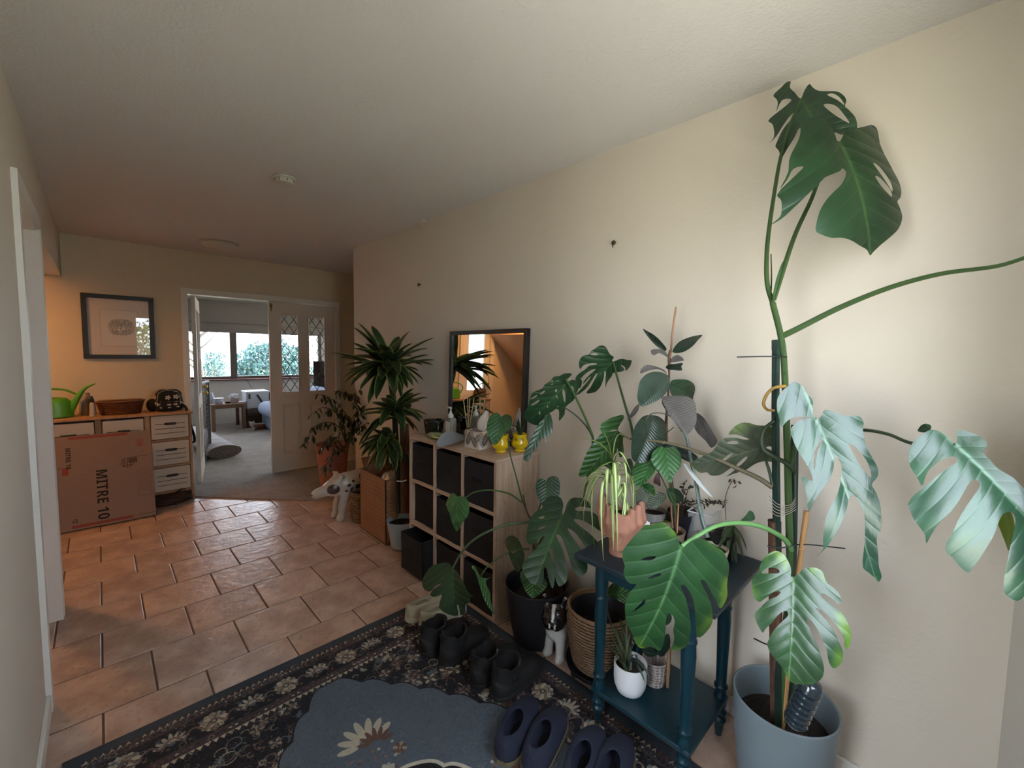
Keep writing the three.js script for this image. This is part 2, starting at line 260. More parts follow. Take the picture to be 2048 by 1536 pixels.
/* a leaf blade: outline and holes seen in a window [x0, y0, scale] of the frame, stalk end b and tip t, depth of b, of t and of the right flank;
   the outline is laid on that plane at its real size, then folded along the midrib, bowed and rippled between the veins */
function blade(win, o, b, t, dep, mat, opt = {}) {
  const [x0, y0, s] = win, px = ([x, y]) => [x0 + x / s, y0 + y / s];
  const B = px(b), T = px(t), dx = T[0] - B[0], dy = T[1] - B[1], S = [(B[0] + T[0]) / 2 - dy / 2, (B[1] + T[1]) / 2 + dx / 2];
  const m = new THREE.Matrix3().set(1, B[0], B[1], 1, T[0], T[1], 1, S[0], S[1]).invert(), k = V(1 / dep[0], 1 / dep[1], 1 / dep[2]).applyMatrix3(m);
  const lift = ([x, y]) => at(x, y, 1 / (k.x + k.y * x + k.z * y));
  const O = lift(B), ev = lift(T).sub(O), len = ev.length(); ev.normalize();
  const n = lift(S).sub(O).cross(ev).normalize(); if (n.dot(EYE.clone().sub(O)) < 0) n.negate();
  const eu = ev.clone().cross(n).normalize();
  const flat = (p) => { const q = lift(px(p)).sub(O); return [q.dot(eu), q.dot(ev)]; };
  const ring = smooth2(pairs(o).map(flat), opt.k ?? 3), holes = (opt.holes || []).map((h) => smooth2(pairs(h).map(flat), 3));
  const v2 = (a) => a.map(([x, y]) => new THREE.Vector2(x, y));
  let c = v2(ring), hs = holes.map(v2); if (!THREE.ShapeUtils.isClockWise(c)) { c.reverse(); } hs.forEach((h) => { if (THREE.ShapeUtils.isClockWise(h)) h.reverse(); });
  const P = [...c, ...hs.flat()].map((q) => [q.x, q.y]), tri = refine(P, THREE.ShapeUtils.triangulateShape(c, hs), len / (opt.fine || 12));
  let W = 0; for (const q of P) W = Math.max(W, Math.abs(q[0]));
  const fold = opt.fold ?? 0.18, bow = opt.bow ?? 0.1, droop = opt.droop ?? 0.25, pos = [], uv = [], rip = opt.ripple ?? 0.003;
  for (const [u, v] of P) {
    const a = Math.abs(u), q = v / len, h = Math.hypot(a, 0.01 * len) - 0.01 * len;
    let z = fold * h - droop * a * a / W + bow * len * (q * (1 - q)) * (q > 0 ? 4 : 1) * 0.5;
    const sv = (0.2 + 0.8 * q - (a / W) * 0.42 + (a / W) ** 2 * 0.12) * 9; z += rip * len * Math.abs(Math.sin(PI * sv)) * Math.min(1, a / (0.15 * W)) * 0.5;
    const w = O.clone().addScaledVector(eu, u).addScaledVector(ev, v).addScaledVector(n, z * (opt.flip ? -1 : 1)); pos.push(w.x, w.y, w.z); uv.push(0.5 + 0.5 * u / W, 0.2 + 0.8 * q);
  }
  const g = new THREE.BufferGeometry(); g.setAttribute('position', new THREE.Float32BufferAttribute(pos, 3)); g.setAttribute('uv', new THREE.Float32BufferAttribute(uv, 2)); g.setIndex(tri.flat()); g.computeVertexNormals();
  return { g, mat, O, n, eu, ev, len };
}
const leafOn = (plant, ...a) => { const l = blade(...a); part('leaf', l.g, l.mat, plant); return l; };
// a stalk through pixels with depths [x, y, d, x, y, d ...] seen in a window
const through = (win, a) => { const o = []; for (let i = 0; i < a.length; i += 3) o.push(at(win[0] + a[i] / win[2], win[1] + a[i + 1] / win[2], a[i + 2])); return o; };
const stalk = (plant, win, a, r0, r1 = r0, mat = stemMat, name = 'stem') => part(name, tube(through(win, a), (t) => lerp(r0, r1, t), 8), mat, plant);
// a strap leaf: from a to b, sagging, w wide, folded by fold
function strap(a, b, w, sag, fold = 0.35, seg = 10, side, shape = (t) => Math.sin(PI * Math.min(1, 0.12 + t * 0.88)) ** 0.55) {
  const pos = [], uv = [], idx = [], d = b.clone().sub(a), c = new THREE.QuadraticBezierCurve3(a, a.clone().add(b).multiplyScalar(0.5).add(V(0, sag, 0)), b);
  for (let i = 0; i <= seg; i++) {
    const t = i / seg, p = c.getPoint(t), tg = c.getTangent(t), sd = (side ? side.clone() : tg.clone().cross(V(0, 1, 0))); if (sd.lengthSq() < 1e-4) sd.set(1, 0, 0); sd.addScaledVector(tg, -sd.dot(tg)).normalize();
    const up = sd.clone().cross(tg).normalize(), k = w * 0.5 * Math.max(0.04, i === seg ? 0.03 : shape(t));
    for (const [e, f, uu] of [[-1, 1, 0], [-0.5, 0.4, 0.25], [0, 0, 0.5], [0.5, 0.4, 0.75], [1, 1, 1]]) { const q = p.clone().addScaledVector(sd, e * k).addScaledVector(up, f * k * fold); pos.push(q.x, q.y, q.z); uv.push(uu, t); }
    if (i) for (let j = 0; j < 4; j++) { const q = (i - 1) * 5 + j; idx.push(q, q + 1, q + 5, q + 1, q + 6, q + 5); }
  }
  const g = new THREE.BufferGeometry(); g.setAttribute('position', new THREE.Float32BufferAttribute(pos, 3)); g.setAttribute('uv', new THREE.Float32BufferAttribute(uv, 2)); g.setIndex(idx); g.computeVertexNormals(); return g;
}

// ---------------------------------------------------------------- large monstera on its pole in the blue-grey pot, right foreground
const soilMat = std(0xffffff, 0.95, { map: tex(128, 128, (u, v) => mix3(rgb(0x211914), rgb(0x5b4a3e), fbm(u, v, 32, 3, 41) ** 1.5)), bumpMap: rep(fineT, 2, 2), bumpScale: 0.012 });
const potGrey = thing('planter_pot', 'large round blue-grey plastic pot holding the tall monstera against the wall', 'pot', [1.6, 0, -0.32]);
mesh('pot', lathe([[0, 0.004], [0.118, 0.004], [0.126, 0.012], [0.142, 0.15], [0.151, 0.296], [0.153, 0.302], [0.149, 0.304], [0.145, 0.298], [0.139, 0.225], [0.134, 0.14]], 56), std(0x7a878d, 0.55), potGrey);
mesh('soil', lathe([[0, 0.21], [0.06, 0.213], [0.11, 0.205], [0.137, 0.2]], 40), soilMat, potGrey);
const WA = [1520, 150, 4.15], WR = [1800, 820, 3.657], WM = [1520, 740, 3.49], WB = [1480, 1080, 5.12], WF = [1220, 1020, 5.12], WG = [1380, 840, 6.98], FR = [0, 0, 1];
const mon = thing('monstera_plant', 'tall monstera tied to a stake and pole with split leaves up to the ceiling', 'plant', [1.575, 0.2, -0.35]);
const t1 = leafOn(mon, WA, [340, 195, 285, 140, 245, 95, 248, 38, 215, 48, 175, 95, 110, 165, 140, 205, 150, 245, 138, 312, 185, 215, 240, 200, 262, 215, 215, 265, 145, 320, 70, 380, 105, 415, 122, 465, 120, 530, 82, 572, 140, 525, 200, 440, 270, 345, 318, 310, 290, 360, 200, 470, 150, 560, 132, 600, 160, 635, 175, 690, 230, 620, 290, 540, 345, 450, 430, 470, 520, 480, 600, 470, 690, 485, 720, 462, 795, 440, 803, 400, 790, 350, 740, 300, 710, 275, 722, 230, 700, 190, 650, 160, 560, 155, 490, 145, 440, 110, 410, 80, 370, 130], [345, 202], [500, 480], [1.36, 1.3, 1.36], L.monstera, { holes: [[565, 185, 600, 175, 650, 195, 690, 235, 705, 268, 650, 230], [535, 268, 580, 262, 640, 280, 700, 340, 742, 398, 690, 380, 600, 330]], fold: 0.22 });
const t2 = leafOn(mon, WA, [655, 558, 635, 535, 625, 490, 590, 410, 560, 375, 500, 350, 430, 348, 380, 365, 305, 350, 345, 420, 345, 480, 320, 560, 280, 640, 262, 700, 255, 790, 205, 918, 250, 850, 290, 770, 355, 765, 300, 830, 190, 965, 215, 1010, 225, 1080, 222, 1140, 172, 1195, 230, 1165, 300, 1090, 400, 980, 470, 905, 500, 875, 560, 850, 620, 822, 640, 802, 665, 825, 660, 865, 620, 940, 560, 1000, 510, 1060, 470, 1140, 455, 1230, 460, 1300, 500, 1330, 570, 1360, 650, 1365, 720, 1385, 800, 1425, 880, 1460, 915, 1498, 935, 1470, 990, 1410, 1060, 1350, 1120, 1290, 1148, 1230, 1155, 1175, 1130, 1120, 1100, 1070, 1140, 1030, 1160, 960, 1150, 900, 1100, 810, 1045, 690, 1020, 590, 1025, 500, 1028, 430, 1010, 400, 960, 392, 880, 420, 790, 445, 730, 450, 700, 480, 680, 520], [660, 560], [915, 1495], [1.22, 1.2, 1.16], L.monstera, { holes: [[895, 755, 930, 770, 985, 830, 1035, 900, 1055, 960, 1052, 990, 1020, 950, 960, 860], [900, 870, 930, 875, 990, 930, 1040, 990, 1045, 1035, 1000, 1005, 940, 940]], fold: 0.12, droop: 0.3 });
const wr = leafOn(mon, WR, [405, 250, 385, 235, 340, 190, 290, 155, 235, 143, 190, 160, 130, 205, 85, 245, 60, 300, 58, 360, 75, 430, 110, 490, 145, 560, 170, 490, 200, 440, 260, 390, 330, 355, 380, 345, 400, 365, 385, 395, 330, 430, 250, 490, 190, 545, 140, 585, 90, 630, 58, 690, 75, 740, 110, 810, 150, 860, 185, 905, 205, 975, 225, 925, 265, 840, 330, 770, 400, 670, 440, 600, 470, 550, 510, 517, 550, 530, 550, 570, 500, 640, 440, 730, 400, 810, 370, 900, 340, 970, 340, 1030, 385, 1070, 440, 1130, 520, 1192, 560, 1130, 620, 1010, 670, 900, 700, 800, 740, 755, 790, 750, 820, 790, 810, 900, 790, 1030, 785, 1170, 795, 1300, 830, 1360, 930, 1410, 1000, 1300, 1030, 1100, 1020, 900, 985, 760, 907, 630, 860, 575, 800, 510, 740, 470, 680, 430, 640, 380, 590, 320, 615, 270, 600, 220, 540, 180, 440, 150, 412, 160, 418, 220], [405, 252], [1010, 900], [1.0, 0.9, 0.955], L.silver, { fold: 0.25, droop: 0.35, bow: 0.12 });
leafOn(mon, WR, [705, 790, 760, 740, 820, 760, 815, 900, 795, 1030, 760, 980, 725, 890], [770, 750], [795, 1025], [1.04, 1.02, 1.0], L.lime, { ripple: 0 });
leafOn(mon, WR, [128, 155, 150, 115, 185, 100, 220, 108, 228, 130, 200, 155], [228, 128], [128, 155], [1.06, 1.07, 1.05], L.monstera, { ripple: 0 });
const wm = leafOn(mon, WM, [385, 338, 370, 310, 368, 215, 330, 160, 300, 110, 240, 80, 200, 110, 150, 150, 120, 200, 115, 270, 130, 340, 145, 398, 175, 365, 220, 335, 300, 325, 350, 335, 270, 352, 205, 415, 215, 480, 240, 550, 280, 620, 320, 690, 338, 768, 268, 735, 285, 810, 300, 870, 315, 975, 350, 910, 400, 830, 455, 760, 490, 680, 505, 600, 540, 650, 545, 720, 520, 830, 480, 910, 440, 980, 420, 1080, 415, 1170, 420, 1240, 380, 1296, 430, 1240, 480, 1160, 530, 1070, 575, 960, 600, 880, 625, 865, 660, 920, 695, 1000, 705, 1090, 710, 1200, 705, 1370, 750, 1410, 800, 1450, 832, 1482, 845, 1440, 820, 1370, 800, 1250, 785, 1150, 805, 1110, 808, 1020, 795, 920, 770, 850, 740, 790, 780, 740, 785, 680, 750, 610, 715, 540, 700, 460, 700, 400, 710, 370, 690, 330, 650, 318, 590, 322, 520, 300, 450, 277, 430, 310, 405, 340], [388, 338], [800, 1440], [1.2, 1.12, 1.2], L.silver, { holes: [[592, 510, 640, 540, 690, 600, 725, 670, 735, 745, 690, 700, 640, 620], [408, 485, 424, 462, 422, 490, 380, 570, 352, 700, 356, 580]], fold: 0.3, droop: 0.3, fine: 16 });
const wb = leafOn(mon, WB, [540, 388, 520, 370, 525, 310, 500, 230, 450, 150, 390, 115, 320, 125, 250, 180, 205, 260, 185, 340, 150, 365, 120, 410, 125, 500, 140, 590, 190, 635, 240, 605, 290, 570, 340, 535, 390, 525, 408, 535, 380, 570, 310, 600, 250, 640, 205, 690, 145, 760, 160, 830, 190, 890, 225, 945, 255, 905, 310, 850, 370, 780, 430, 730, 475, 728, 485, 765, 440, 815, 370, 880, 325, 940, 295, 1000, 270, 1060, 300, 1140, 350, 1210, 410, 1280, 465, 1365, 505, 1440, 560, 1465, 660, 1478, 740, 1470, 800, 1440, 840, 1390, 850, 1310, 830, 1220, 790, 1110, 740, 1000, 690, 880, 670, 810, 700, 810, 740, 850, 790, 930, 830, 1020, 870, 1110, 890, 1210, 910, 1270, 950, 1310, 1010, 1280, 1050, 1210, 1045, 1130, 1010, 1050, 950, 930, 880, 830, 800, 740, 770, 695, 820, 715, 900, 780, 960, 850, 1020, 930, 1060, 1010, 1065, 1080, 1095, 1120, 1130, 1060, 1140, 960, 1110, 860, 1050, 760, 980, 700, 900, 640, 830, 580, 815, 545, 870, 555, 940, 600, 1000, 650, 1035, 650, 1040, 600, 1010, 540, 940, 475, 890, 440, 860, 370, 840, 320, 790, 290, 720, 280, 650, 295, 600, 340, 560, 375], [541, 390], [500, 1440], [1.17, 1.09, 1.17], L.edged, { holes: [[215, 340, 260, 300, 300, 285, 370, 290, 405, 320, 390, 340, 300, 342]], fold: 0.2, droop: 0.3, fine: 15 });
const wf2 = leafOn(mon, WF, [722, 368, 700, 290, 660, 220, 600, 165, 540, 130, 490, 140, 440, 165, 380, 170, 330, 220, 270, 280, 200, 360, 140, 440, 135, 510, 150, 575, 135, 620, 150, 690, 190, 730, 250, 730, 190, 810, 150, 890, 135, 980, 145, 1080, 170, 1160, 215, 1250, 240, 1320, 290, 1400, 330, 1420, 380, 1390, 430, 1390, 510, 1440, 540, 1330, 545, 1200, 550, 1060, 570, 1020, 610, 1040, 635, 1110, 625, 1200, 645, 1290, 640, 1380, 625, 1435, 680, 1455, 760, 1460, 815, 1430, 830, 1330, 825, 1200, 800, 1090, 770, 960, 730, 830, 695, 740, 730, 730, 770, 780, 820, 880, 850, 1000, 870, 1130, 890, 1220, 910, 1310, 965, 1375, 1030, 1365, 1100, 1310, 1125, 1240, 1100, 1130, 1060, 1000, 1010, 890, 950, 790, 910, 700, 950, 710, 1000, 780, 1060, 880, 1130, 980, 1170, 1050, 1240, 1105, 1290, 1050, 1305, 970, 1280, 880, 1270, 790, 1285, 700, 1285, 620, 1250, 540, 1190, 450, 1120, 400, 1050, 350, 980, 310, 920, 295, 860, 310, 790, 350], [730, 368], [300, 1390], [1.12, 1.15, 1.1], L.matte, { holes: [[305, 500, 370, 465, 460, 460, 420, 490], [360, 668, 480, 615, 500, 630, 420, 660], [345, 860, 330, 915, 205, 1010, 285, 920]], fold: 0.1, droop: 0.35, fine: 15 });
leafOn(mon, WG, [1170, 130, 1090, 100, 940, 95, 850, 70, 740, 65, 640, 100, 535, 195, 640, 195, 740, 225, 820, 258, 760, 260, 660, 240, 540, 232, 460, 250, 395, 290, 350, 350, 290, 420, 200, 470, 100, 530, 20, 590, 15, 630, 90, 700, 140, 730, 230, 715, 280, 760, 340, 770, 420, 750, 500, 690, 560, 640, 610, 620, 640, 640, 600, 690, 505, 785, 590, 750, 700, 710, 790, 680, 880, 620, 960, 590, 1060, 585, 1170, 600, 1170, 450, 1080, 400, 1060, 390, 1100, 370, 1170, 380], [985, 385], [20, 610], [1.42, 1.5, 1.4], L.dull, { holes: [[500, 300, 560, 275, 640, 275, 670, 305, 620, 315], [430, 540, 570, 430, 585, 450, 455, 548], [625, 615, 780, 485, 790, 500, 655, 632]], fold: 0.1 });
leafOn(mon, FR, [1470, 1046, 1490, 1030, 1500, 1021, 1507, 1025, 1509, 1040, 1480, 1042, 1450, 1046, 1440, 1052], [1508, 1040], [1442, 1052], [1.3, 1.27, 1.3], L.monstera, { ripple: 0 });
// stems: main growth, stalks of the leaves
stalk(mon, FR, [1566, 1440, 1.36, 1570, 1300, 1.35, 1580, 1150, 1.345, 1577, 1000, 1.345, 1573, 850, 1.345, 1566, 700, 1.345, 1560, 665, 1.345, 1545, 605, 1.345], 0.0125, 0.009);
stalk(mon, FR, [1545, 606, 1.345, 1535, 570, 1.34, 1534, 500, 1.34, 1548, 390, 1.345, 1562, 312, 1.352, 1580, 250, 1.36, 1603, 198, 1.36], 0.0075, 0.0045);
stalk(mon, FR, [1547, 600, 1.345, 1560, 560, 1.335, 1590, 470, 1.3, 1622, 400, 1.27, 1650, 330, 1.235, 1679, 284, 1.222], 0.008, 0.0045);
stalk(mon, FR, [1565, 672, 1.345, 1590, 660, 1.32, 1680, 615, 1.24, 1780, 575, 1.15, 1880, 548, 1.06, 2000, 531, 0.96, 2060, 512, 0.92], 0.0095, 0.004);
stalk(mon, FR, [1577, 930, 1.34, 1600, 880, 1.33, 1680, 866, 1.28, 1725, 860, 1.2, 1775, 868, 1.12, 1822, 886, 1.05, 1880, 895, 1.02, 1911, 889, 1.0], 0.0055, 0.004, stemDark);
stalk(mon, FR, [1578, 950, 1.34, 1590, 900, 1.32, 1610, 860, 1.27, 1631, 837, 1.2], 0.006, 0.004);
stalk(mon, FR, [1583, 1100, 1.34, 1570, 1080, 1.32, 1530, 1056, 1.28, 1480, 1046, 1.23, 1430, 1053, 1.18, 1385, 1078, 1.14, 1363, 1092, 1.12], 0.0085, 0.005, std(0x5f8a4f, 0.45));
stalk(mon, FR, [1572, 1250, 1.35, 1578, 1200, 1.3, 1582, 1170, 1.22, 1586, 1156, 1.17], 0.006, 0.0045, stemDark);
stalk(mon, FR, [1545, 975, 1.345, 1520, 958, 1.37, 1484, 941, 1.41, 1400, 905, 1.5, 1330, 885, 1.58, 1260, 878, 1.66], 0.0085, 0.004, std(0x5d5540, 0.5));
stalk(mon, FR, [1545, 970, 1.345, 1538, 940, 1.36, 1533, 925, 1.37, 1528, 900, 1.4, 1521, 895, 1.42], 0.005, 0.004, stemDark);
stalk(mon, FR, [1592, 945, 1.33, 1570, 925, 1.33, 1545, 912, 1.33, 1528, 900, 1.34, 1523, 885, 1.34, 1528, 860, 1.34, 1548, 842, 1.34], 0.0075, 0.006, stemDark, 'aerial_root');
stalk(mon, FR, [1570, 772, 1.33, 1548, 776, 1.32, 1533, 790, 1.31, 1527, 808, 1.31, 1534, 819, 1.32, 1548, 821, 1.33], 0.0052, 0.004, std(0xa8843f, 0.5), 'aerial_root');
stalk(mon, FR, [1541, 600, 1.345, 1543, 560, 1.345, 1542, 508, 1.345], 0.0022, 0.0018, stemBrown, 'dry_sheath');
part('new_shoot', strap(at(1548, 602, 1.33), at(1568, 520, 1.31), 0.02, 0, 0.8), L.young, mon);
// stake, coir pole, cane, ties
const poleY = (px, py) => at(px, py, 1.35);
const stakeA = thing('plant_stake', 'dark green plastic-coated stake held to the tall monstera stem', 'plant stake', [1.56, 0.2, -0.38]);
part('rod', [tube([at(1552, 684, 1.35), at(1551, 850, 1.35), at(1553, 1030, 1.35), at(1556, 1450, 1.36)], 0.0115, 12), tube([at(1552, 680, 1.35), at(1552, 700, 1.35)], 0.0125, 12)], std(0x1f3a30, 0.35, { bumpMap: rep(grainT, 1, 10), bumpScale: 0.002 }), stakeA);
const stakeB = thing('plant_stake', 'second dark green stake, behind the monstera stem and lower than the other', 'plant stake', [1.6, 0.2, -0.34]);
part('rod', tube([at(1590, 850, 1.37), at(1588, 1000, 1.37), at(1580, 1450, 1.38)], 0.011, 12), std(0x22382f, 0.4), stakeB);
const coir = thing('coir_pole', 'brown coir-wrapped pole standing in the blue-grey pot behind the stems', 'moss pole', [1.57, 0.2, -0.36]);
const coirMat = std(0xffffff, 0.95, { map: tex(128, 256, (u, v) => mix3(rgb(0x5e3b2a), rgb(0xa5755a), fbm(u, v, 24, 3, 55, 60))), bumpMap: rep(fineT, 1, 4), bumpScale: 0.006 });
part('core', [tube([at(1549, 1044, 1.36), at(1551, 1200, 1.36), at(1554, 1460, 1.375)], 0.0185, 18)], coirMat, coir);
part('rim', new THREE.TorusGeometry(0.0165, 0.003, 8, 24).rotateX(PI / 2).translate(...at(1549, 1043, 1.36).toArray()), coirMat, coir);
const caneMat = std(0xffffff, 0.55, { map: tex(64, 256, (u, v) => mix3(rgb(0x96683c), rgb(0xcda06c), fbm(u, v, 6, 3, 61, 20))) });
const cane = thing('bamboo_cane', 'short tan bamboo cane beside the large monstera stem', 'cane', [1.58, 0.2, -0.3]);
part('culm', [tube([at(1613, 1022, 1.3), at(1604, 1090, 1.31), at(1590, 1200, 1.325), at(1563, 1470, 1.36)], 0.0075, 10), ...[[1602, 1098, 1.311], [1583, 1255, 1.332]].map(([x, y, d]) => new THREE.SphereGeometry(0.0092, 10, 8).scale(1, 0.5, 1).translate(...at(x, y, d).toArray()))], caneMat, cane);
const tieMat = std(0x16181a, 0.45);
[['black cable tie with its long tail pointing left near the stake top', [1474, 714, 1.34, 1520, 713, 1.335, 1548, 713, 1.33, 1574, 714, 1.33]],
 ['black cable tie with its tail pointing right above the lowest silvery leaf', [1535, 1092, 1.33, 1560, 1096, 1.325, 1590, 1090, 1.32, 1612, 1089, 1.3, 1690, 1097, 1.29]],
 ['black cable tie behind the lowest silvery leaf, its tail end left of the coir pole', [1508, 1277, 1.33, 1535, 1289, 1.335, 1560, 1292, 1.34]]].forEach(([l, a]) => { tag(mesh('cable_tie', tube(through(FR, a), 0.0022, 6), tieMat), l, 'cable tie', 'cable ties on the large monstera'); });
const twine = tag(mesh('twine', [0, 1, 2, 3, 4].map((k) => tube(through(FR, [1538, 992 + k * 7, 1.335, 1555, 1008 + k * 6, 1.32, 1580, 1010 + k * 4, 1.32, 1592, 995 + k * 6, 1.33]), 0.0012, 5)), std(0x8f887c, 0.8)), 'loops of pale string wound round stake and monstera stem', 'string');
// bottle pushed neck-down into the soil
const bottle = thing('plastic_bottle', 'upturned clear dark plastic bottle stuck in the soil of the blue-grey pot', 'bottle', [0, 0, 0]);
{
  const a = at(1585, 1455, 1.25), b = at(1622, 1372, 1.21), d = b.clone().sub(a), h = d.length() + 0.02, prof = [[0.006, 0], [0.02, 0.012]];
  for (let i = 0; i <= 24; i++) prof.push([0.03 + 0.0016 * Math.sin(i * 1.75), 0.025 + (h - 0.05) * i / 24]); prof.push([0.027, h - 0.012], [0.02, h - 0.004], [0, h]);
  const g = lathe(prof, 28); g.applyQuaternion(new THREE.Quaternion().setFromUnitVectors(V(0, 1, 0), d.normalize())); g.translate(a.x, a.y, a.z); bottle.position.copy(a); bottle.updateMatrixWorld(true);
  part('body', g, phy(0x26333c, 0.12, { clearcoat: 1, clearcoatRoughness: 0.08 }), bottle);
}

// ---------------------------------------------------------------- cube shelf with fabric bins, mirror and the things on its top
const oakTex = (a, b, c, s) => tex(512, 512, (u, v) => { const g = fbm(u, v, 90, 2, s, 4), h = fbm(u, v, 14, 4, s + 3, 2), k = Math.abs(Math.sin((h * 9 + u * 5) * PI)); return mix3(mix3(rgb(a), rgb(b), cl(g * 1.3 - 0.2)), rgb(c), cl(0.55 - k) * 0.6 + (h - 0.5) * 0.4); });
const oak = std(0xffffff, 0.6, { map: oakTex(0xb99f88, 0xd0b9a2, 0x937660, 301), bumpMap: tex(256, 256, (u, v) => fbm(u, v, 120, 2, 305, 5), false), bumpScale: 0.001 });
const shelf = thing('cube_shelf', 'oak-look shelf of nine cubes filled with dark fabric bins below the mirror', 'shelf', [1.45, 0, -1.6]);
const SW = 0.86, SH = 0.885, SD = 0.325, PT = 0.02;                      // its front is at x = 1.45; z runs from -1.6 away from the camera
const turnUV = (g) => { const u = g.attributes.uv; for (let i = 0; i < u.count; i++) u.setXY(i, u.getY(i) * 0.9 + 0.13, u.getX(i) * 0.9); return g; };
mesh('top', turnUV(box(0, SD, SH - PT, SH, -SW, 0, 0.0015)), oak, shelf);
mesh('base', turnUV(box(0, SD, 0.004, 0.004 + PT, -SW, 0, 0.0015)), oak, shelf);
for (let i = 0; i < 4; i++) { const z = -(SW - PT) * i / 3; mesh(i % 3 ? 'divider' : 'side_panel', box(0.001, SD, 0.004 + PT, SH - PT, z - PT, z, 0.0012), oak, shelf); }
for (const k of [1, 2]) for (let i = 0; i < 3; i++) { const y = 0.004 + (SH - PT) * k / 3, z0 = -(SW - PT) * (i + 1) / 3; mesh('shelf_board', turnUV(box(0.002, SD, y, y + PT, z0, z0 + (SW - PT) / 3 - PT, 0.001)), oak, shelf); }
mesh('back_panel', box(SD - 0.004, SD - 0.001, 0.02, SH - 0.02, -SW + 0.02, -0.02), oak, shelf);
const binMat = std(0x1e1d21, 0.95, { bumpMap: rep(fineT, 6, 6), bumpScale: 0.002 }), binDark = std(0x141316, 0.95);
{
  const names = ['top', 'middle', 'bottom'], cols = ['right', 'centre', 'left'], cw = (SW - PT) / 3 - PT, ch = (SH - PT) / 3 - PT;
  for (let r = 0; r < 3; r++) for (let c = 0; c < 3; c++) {
    const y = 0.004 + PT + (SH - PT) * (2 - r) / 3 + 0.001, zc = -(SW - PT) * c / 3 - PT - cw / 2, out = r === 2 && c === 2 ? 0.075 : r === 1 && c === 2 ? -0.03 : -0.006 - 0.004 * ((r * 3 + c) % 3);
    const w = cw - (r === 1 && c === 2 ? 0.03 : 0.012), h = ch - 0.022 - 0.004 * ((r + c) % 3), where = r === 2 && c === 2 ? 'dark fabric bin pulled out of the bottom left cube' : r === 1 && c === 2 ? 'dark fabric bin pushed deep into the middle left cube' : `dark fabric bin in the ${names[r]} row, ${cols[c]} cube of the shelf`;
    const b = thing('storage_bin', where, 'storage bin', [1.45 - out, y, -1.6 + zc + (r === 1 && c === 2 ? -0.008 : 0)], r === 0 && c === 2 ? 0.03 : 0, 'fabric bins in the cube shelf');
    const D = 0.29, t = 0.006, tilt = 0.004;
    const face = new THREE.PlaneGeometry(w, h, 12, 12); { const p = face.attributes.position; for (let i = 0; i < p.count; i++) { const a = p.getX(i) / w * 2, e = p.getY(i) / h * 2; p.setZ(i, 0.007 * (1 - a * a) * (1 - e * e) + 0.0015 * Math.sin(a * 5 + e * 3 + r + c)); p.setY(i, p.getY(i) - (e > 0.9 ? 0.006 * (1 - a * a) : 0)); } face.computeVertexNormals(); }
    face.rotateY(-PI / 2).translate(0, h / 2, 0);
    mesh('body', [face, box(0.001, D, 0, 0.004, -w / 2, w / 2), box(0.001, D, 0, h - 0.001, -w / 2, -w / 2 + t), box(0.001, D, 0, h - 0.001, w / 2 - t, w / 2), box(D - t, D, 0, h - 0.001, -w / 2, w / 2), box(0.001, t, 0, h - 0.012, -w / 2, w / 2)], binMat, b);
    mesh('handle', box(-0.014, -0.006, h * 0.56, h * 0.56 + 0.02, -0.045, 0.045, 0.003), binDark, b);
  }
}
// mirror standing on the shelf, leaning on the wall
const mirror = thing('mirror', 'black framed mirror standing on the shelf and leaning on the wall', 'mirror', [1.75, SH, -2.056]);
{
  const w = 0.37, h = 0.693, f = 0.026, frm = std(0x1a1717, 0.4), lean = 0.016;
  const g = new THREE.Group(); const tilt = new THREE.Matrix4().makeRotationZ(-Math.atan2(lean, h));
  const put = (name, gs, m) => { const k = join(gs); k.applyMatrix4(tilt); return mesh(name, k, m, mirror); };
  put('frame', [box(-0.018, 0.012, 0, f, -w, w, 0.002), box(-0.018, 0.012, h - f, h, -w, w, 0.002), box(-0.018, 0.012, f, h - f, -w, -w + f, 0.002), box(-0.018, 0.012, f, h - f, w - f, w, 0.002)], frm);
  put('glass', box(-0.008, -0.004, f, h - f, -w + f, w - f), std(0xf2f4f2, 0.015, { metalness: 1 }));
  put('backing', box(-0.003, 0.011, f, h - f, -w + f, w - f), std(0x3a2f28, 0.9));
}
// black patterned bowl
const bowl = thing('plant_bowl', 'black pot with pale leaf print at the far end of the shelf top', 'pot', [1.6, SH, -2.395]);
mesh('body', lathe([[0, 0], [0.05, 0], [0.056, 0.004], [0.068, 0.09], [0.07, 0.095], [0.066, 0.096], [0.062, 0.08], [0.05, 0.05], [0, 0.05]], 40), std(0xffffff, 0.25, { map: canvasTex(512, 256, (x, w, h) => { x.fillStyle = '#0f1210'; x.fillRect(0, 0, w, h); reseed(4); for (let i = 0; i < 70; i++) { x.save(); x.translate(rnd() * w, rnd() * h); x.rotate(rnd() * 6.3); x.fillStyle = ['#7f8a78', '#c8cbbd', '#3c4c3a', '#55604e'][(rnd() * 4) | 0]; x.beginPath(); x.ellipse(0, 0, 5 + rnd() * 12, 3 + rnd() * 4, 0, 0, 6.3); x.fill(); x.restore(); } }) }), bowl);
mesh('soil', lathe([[0, 0.078], [0.063, 0.08]], 24), soilMat, bowl);
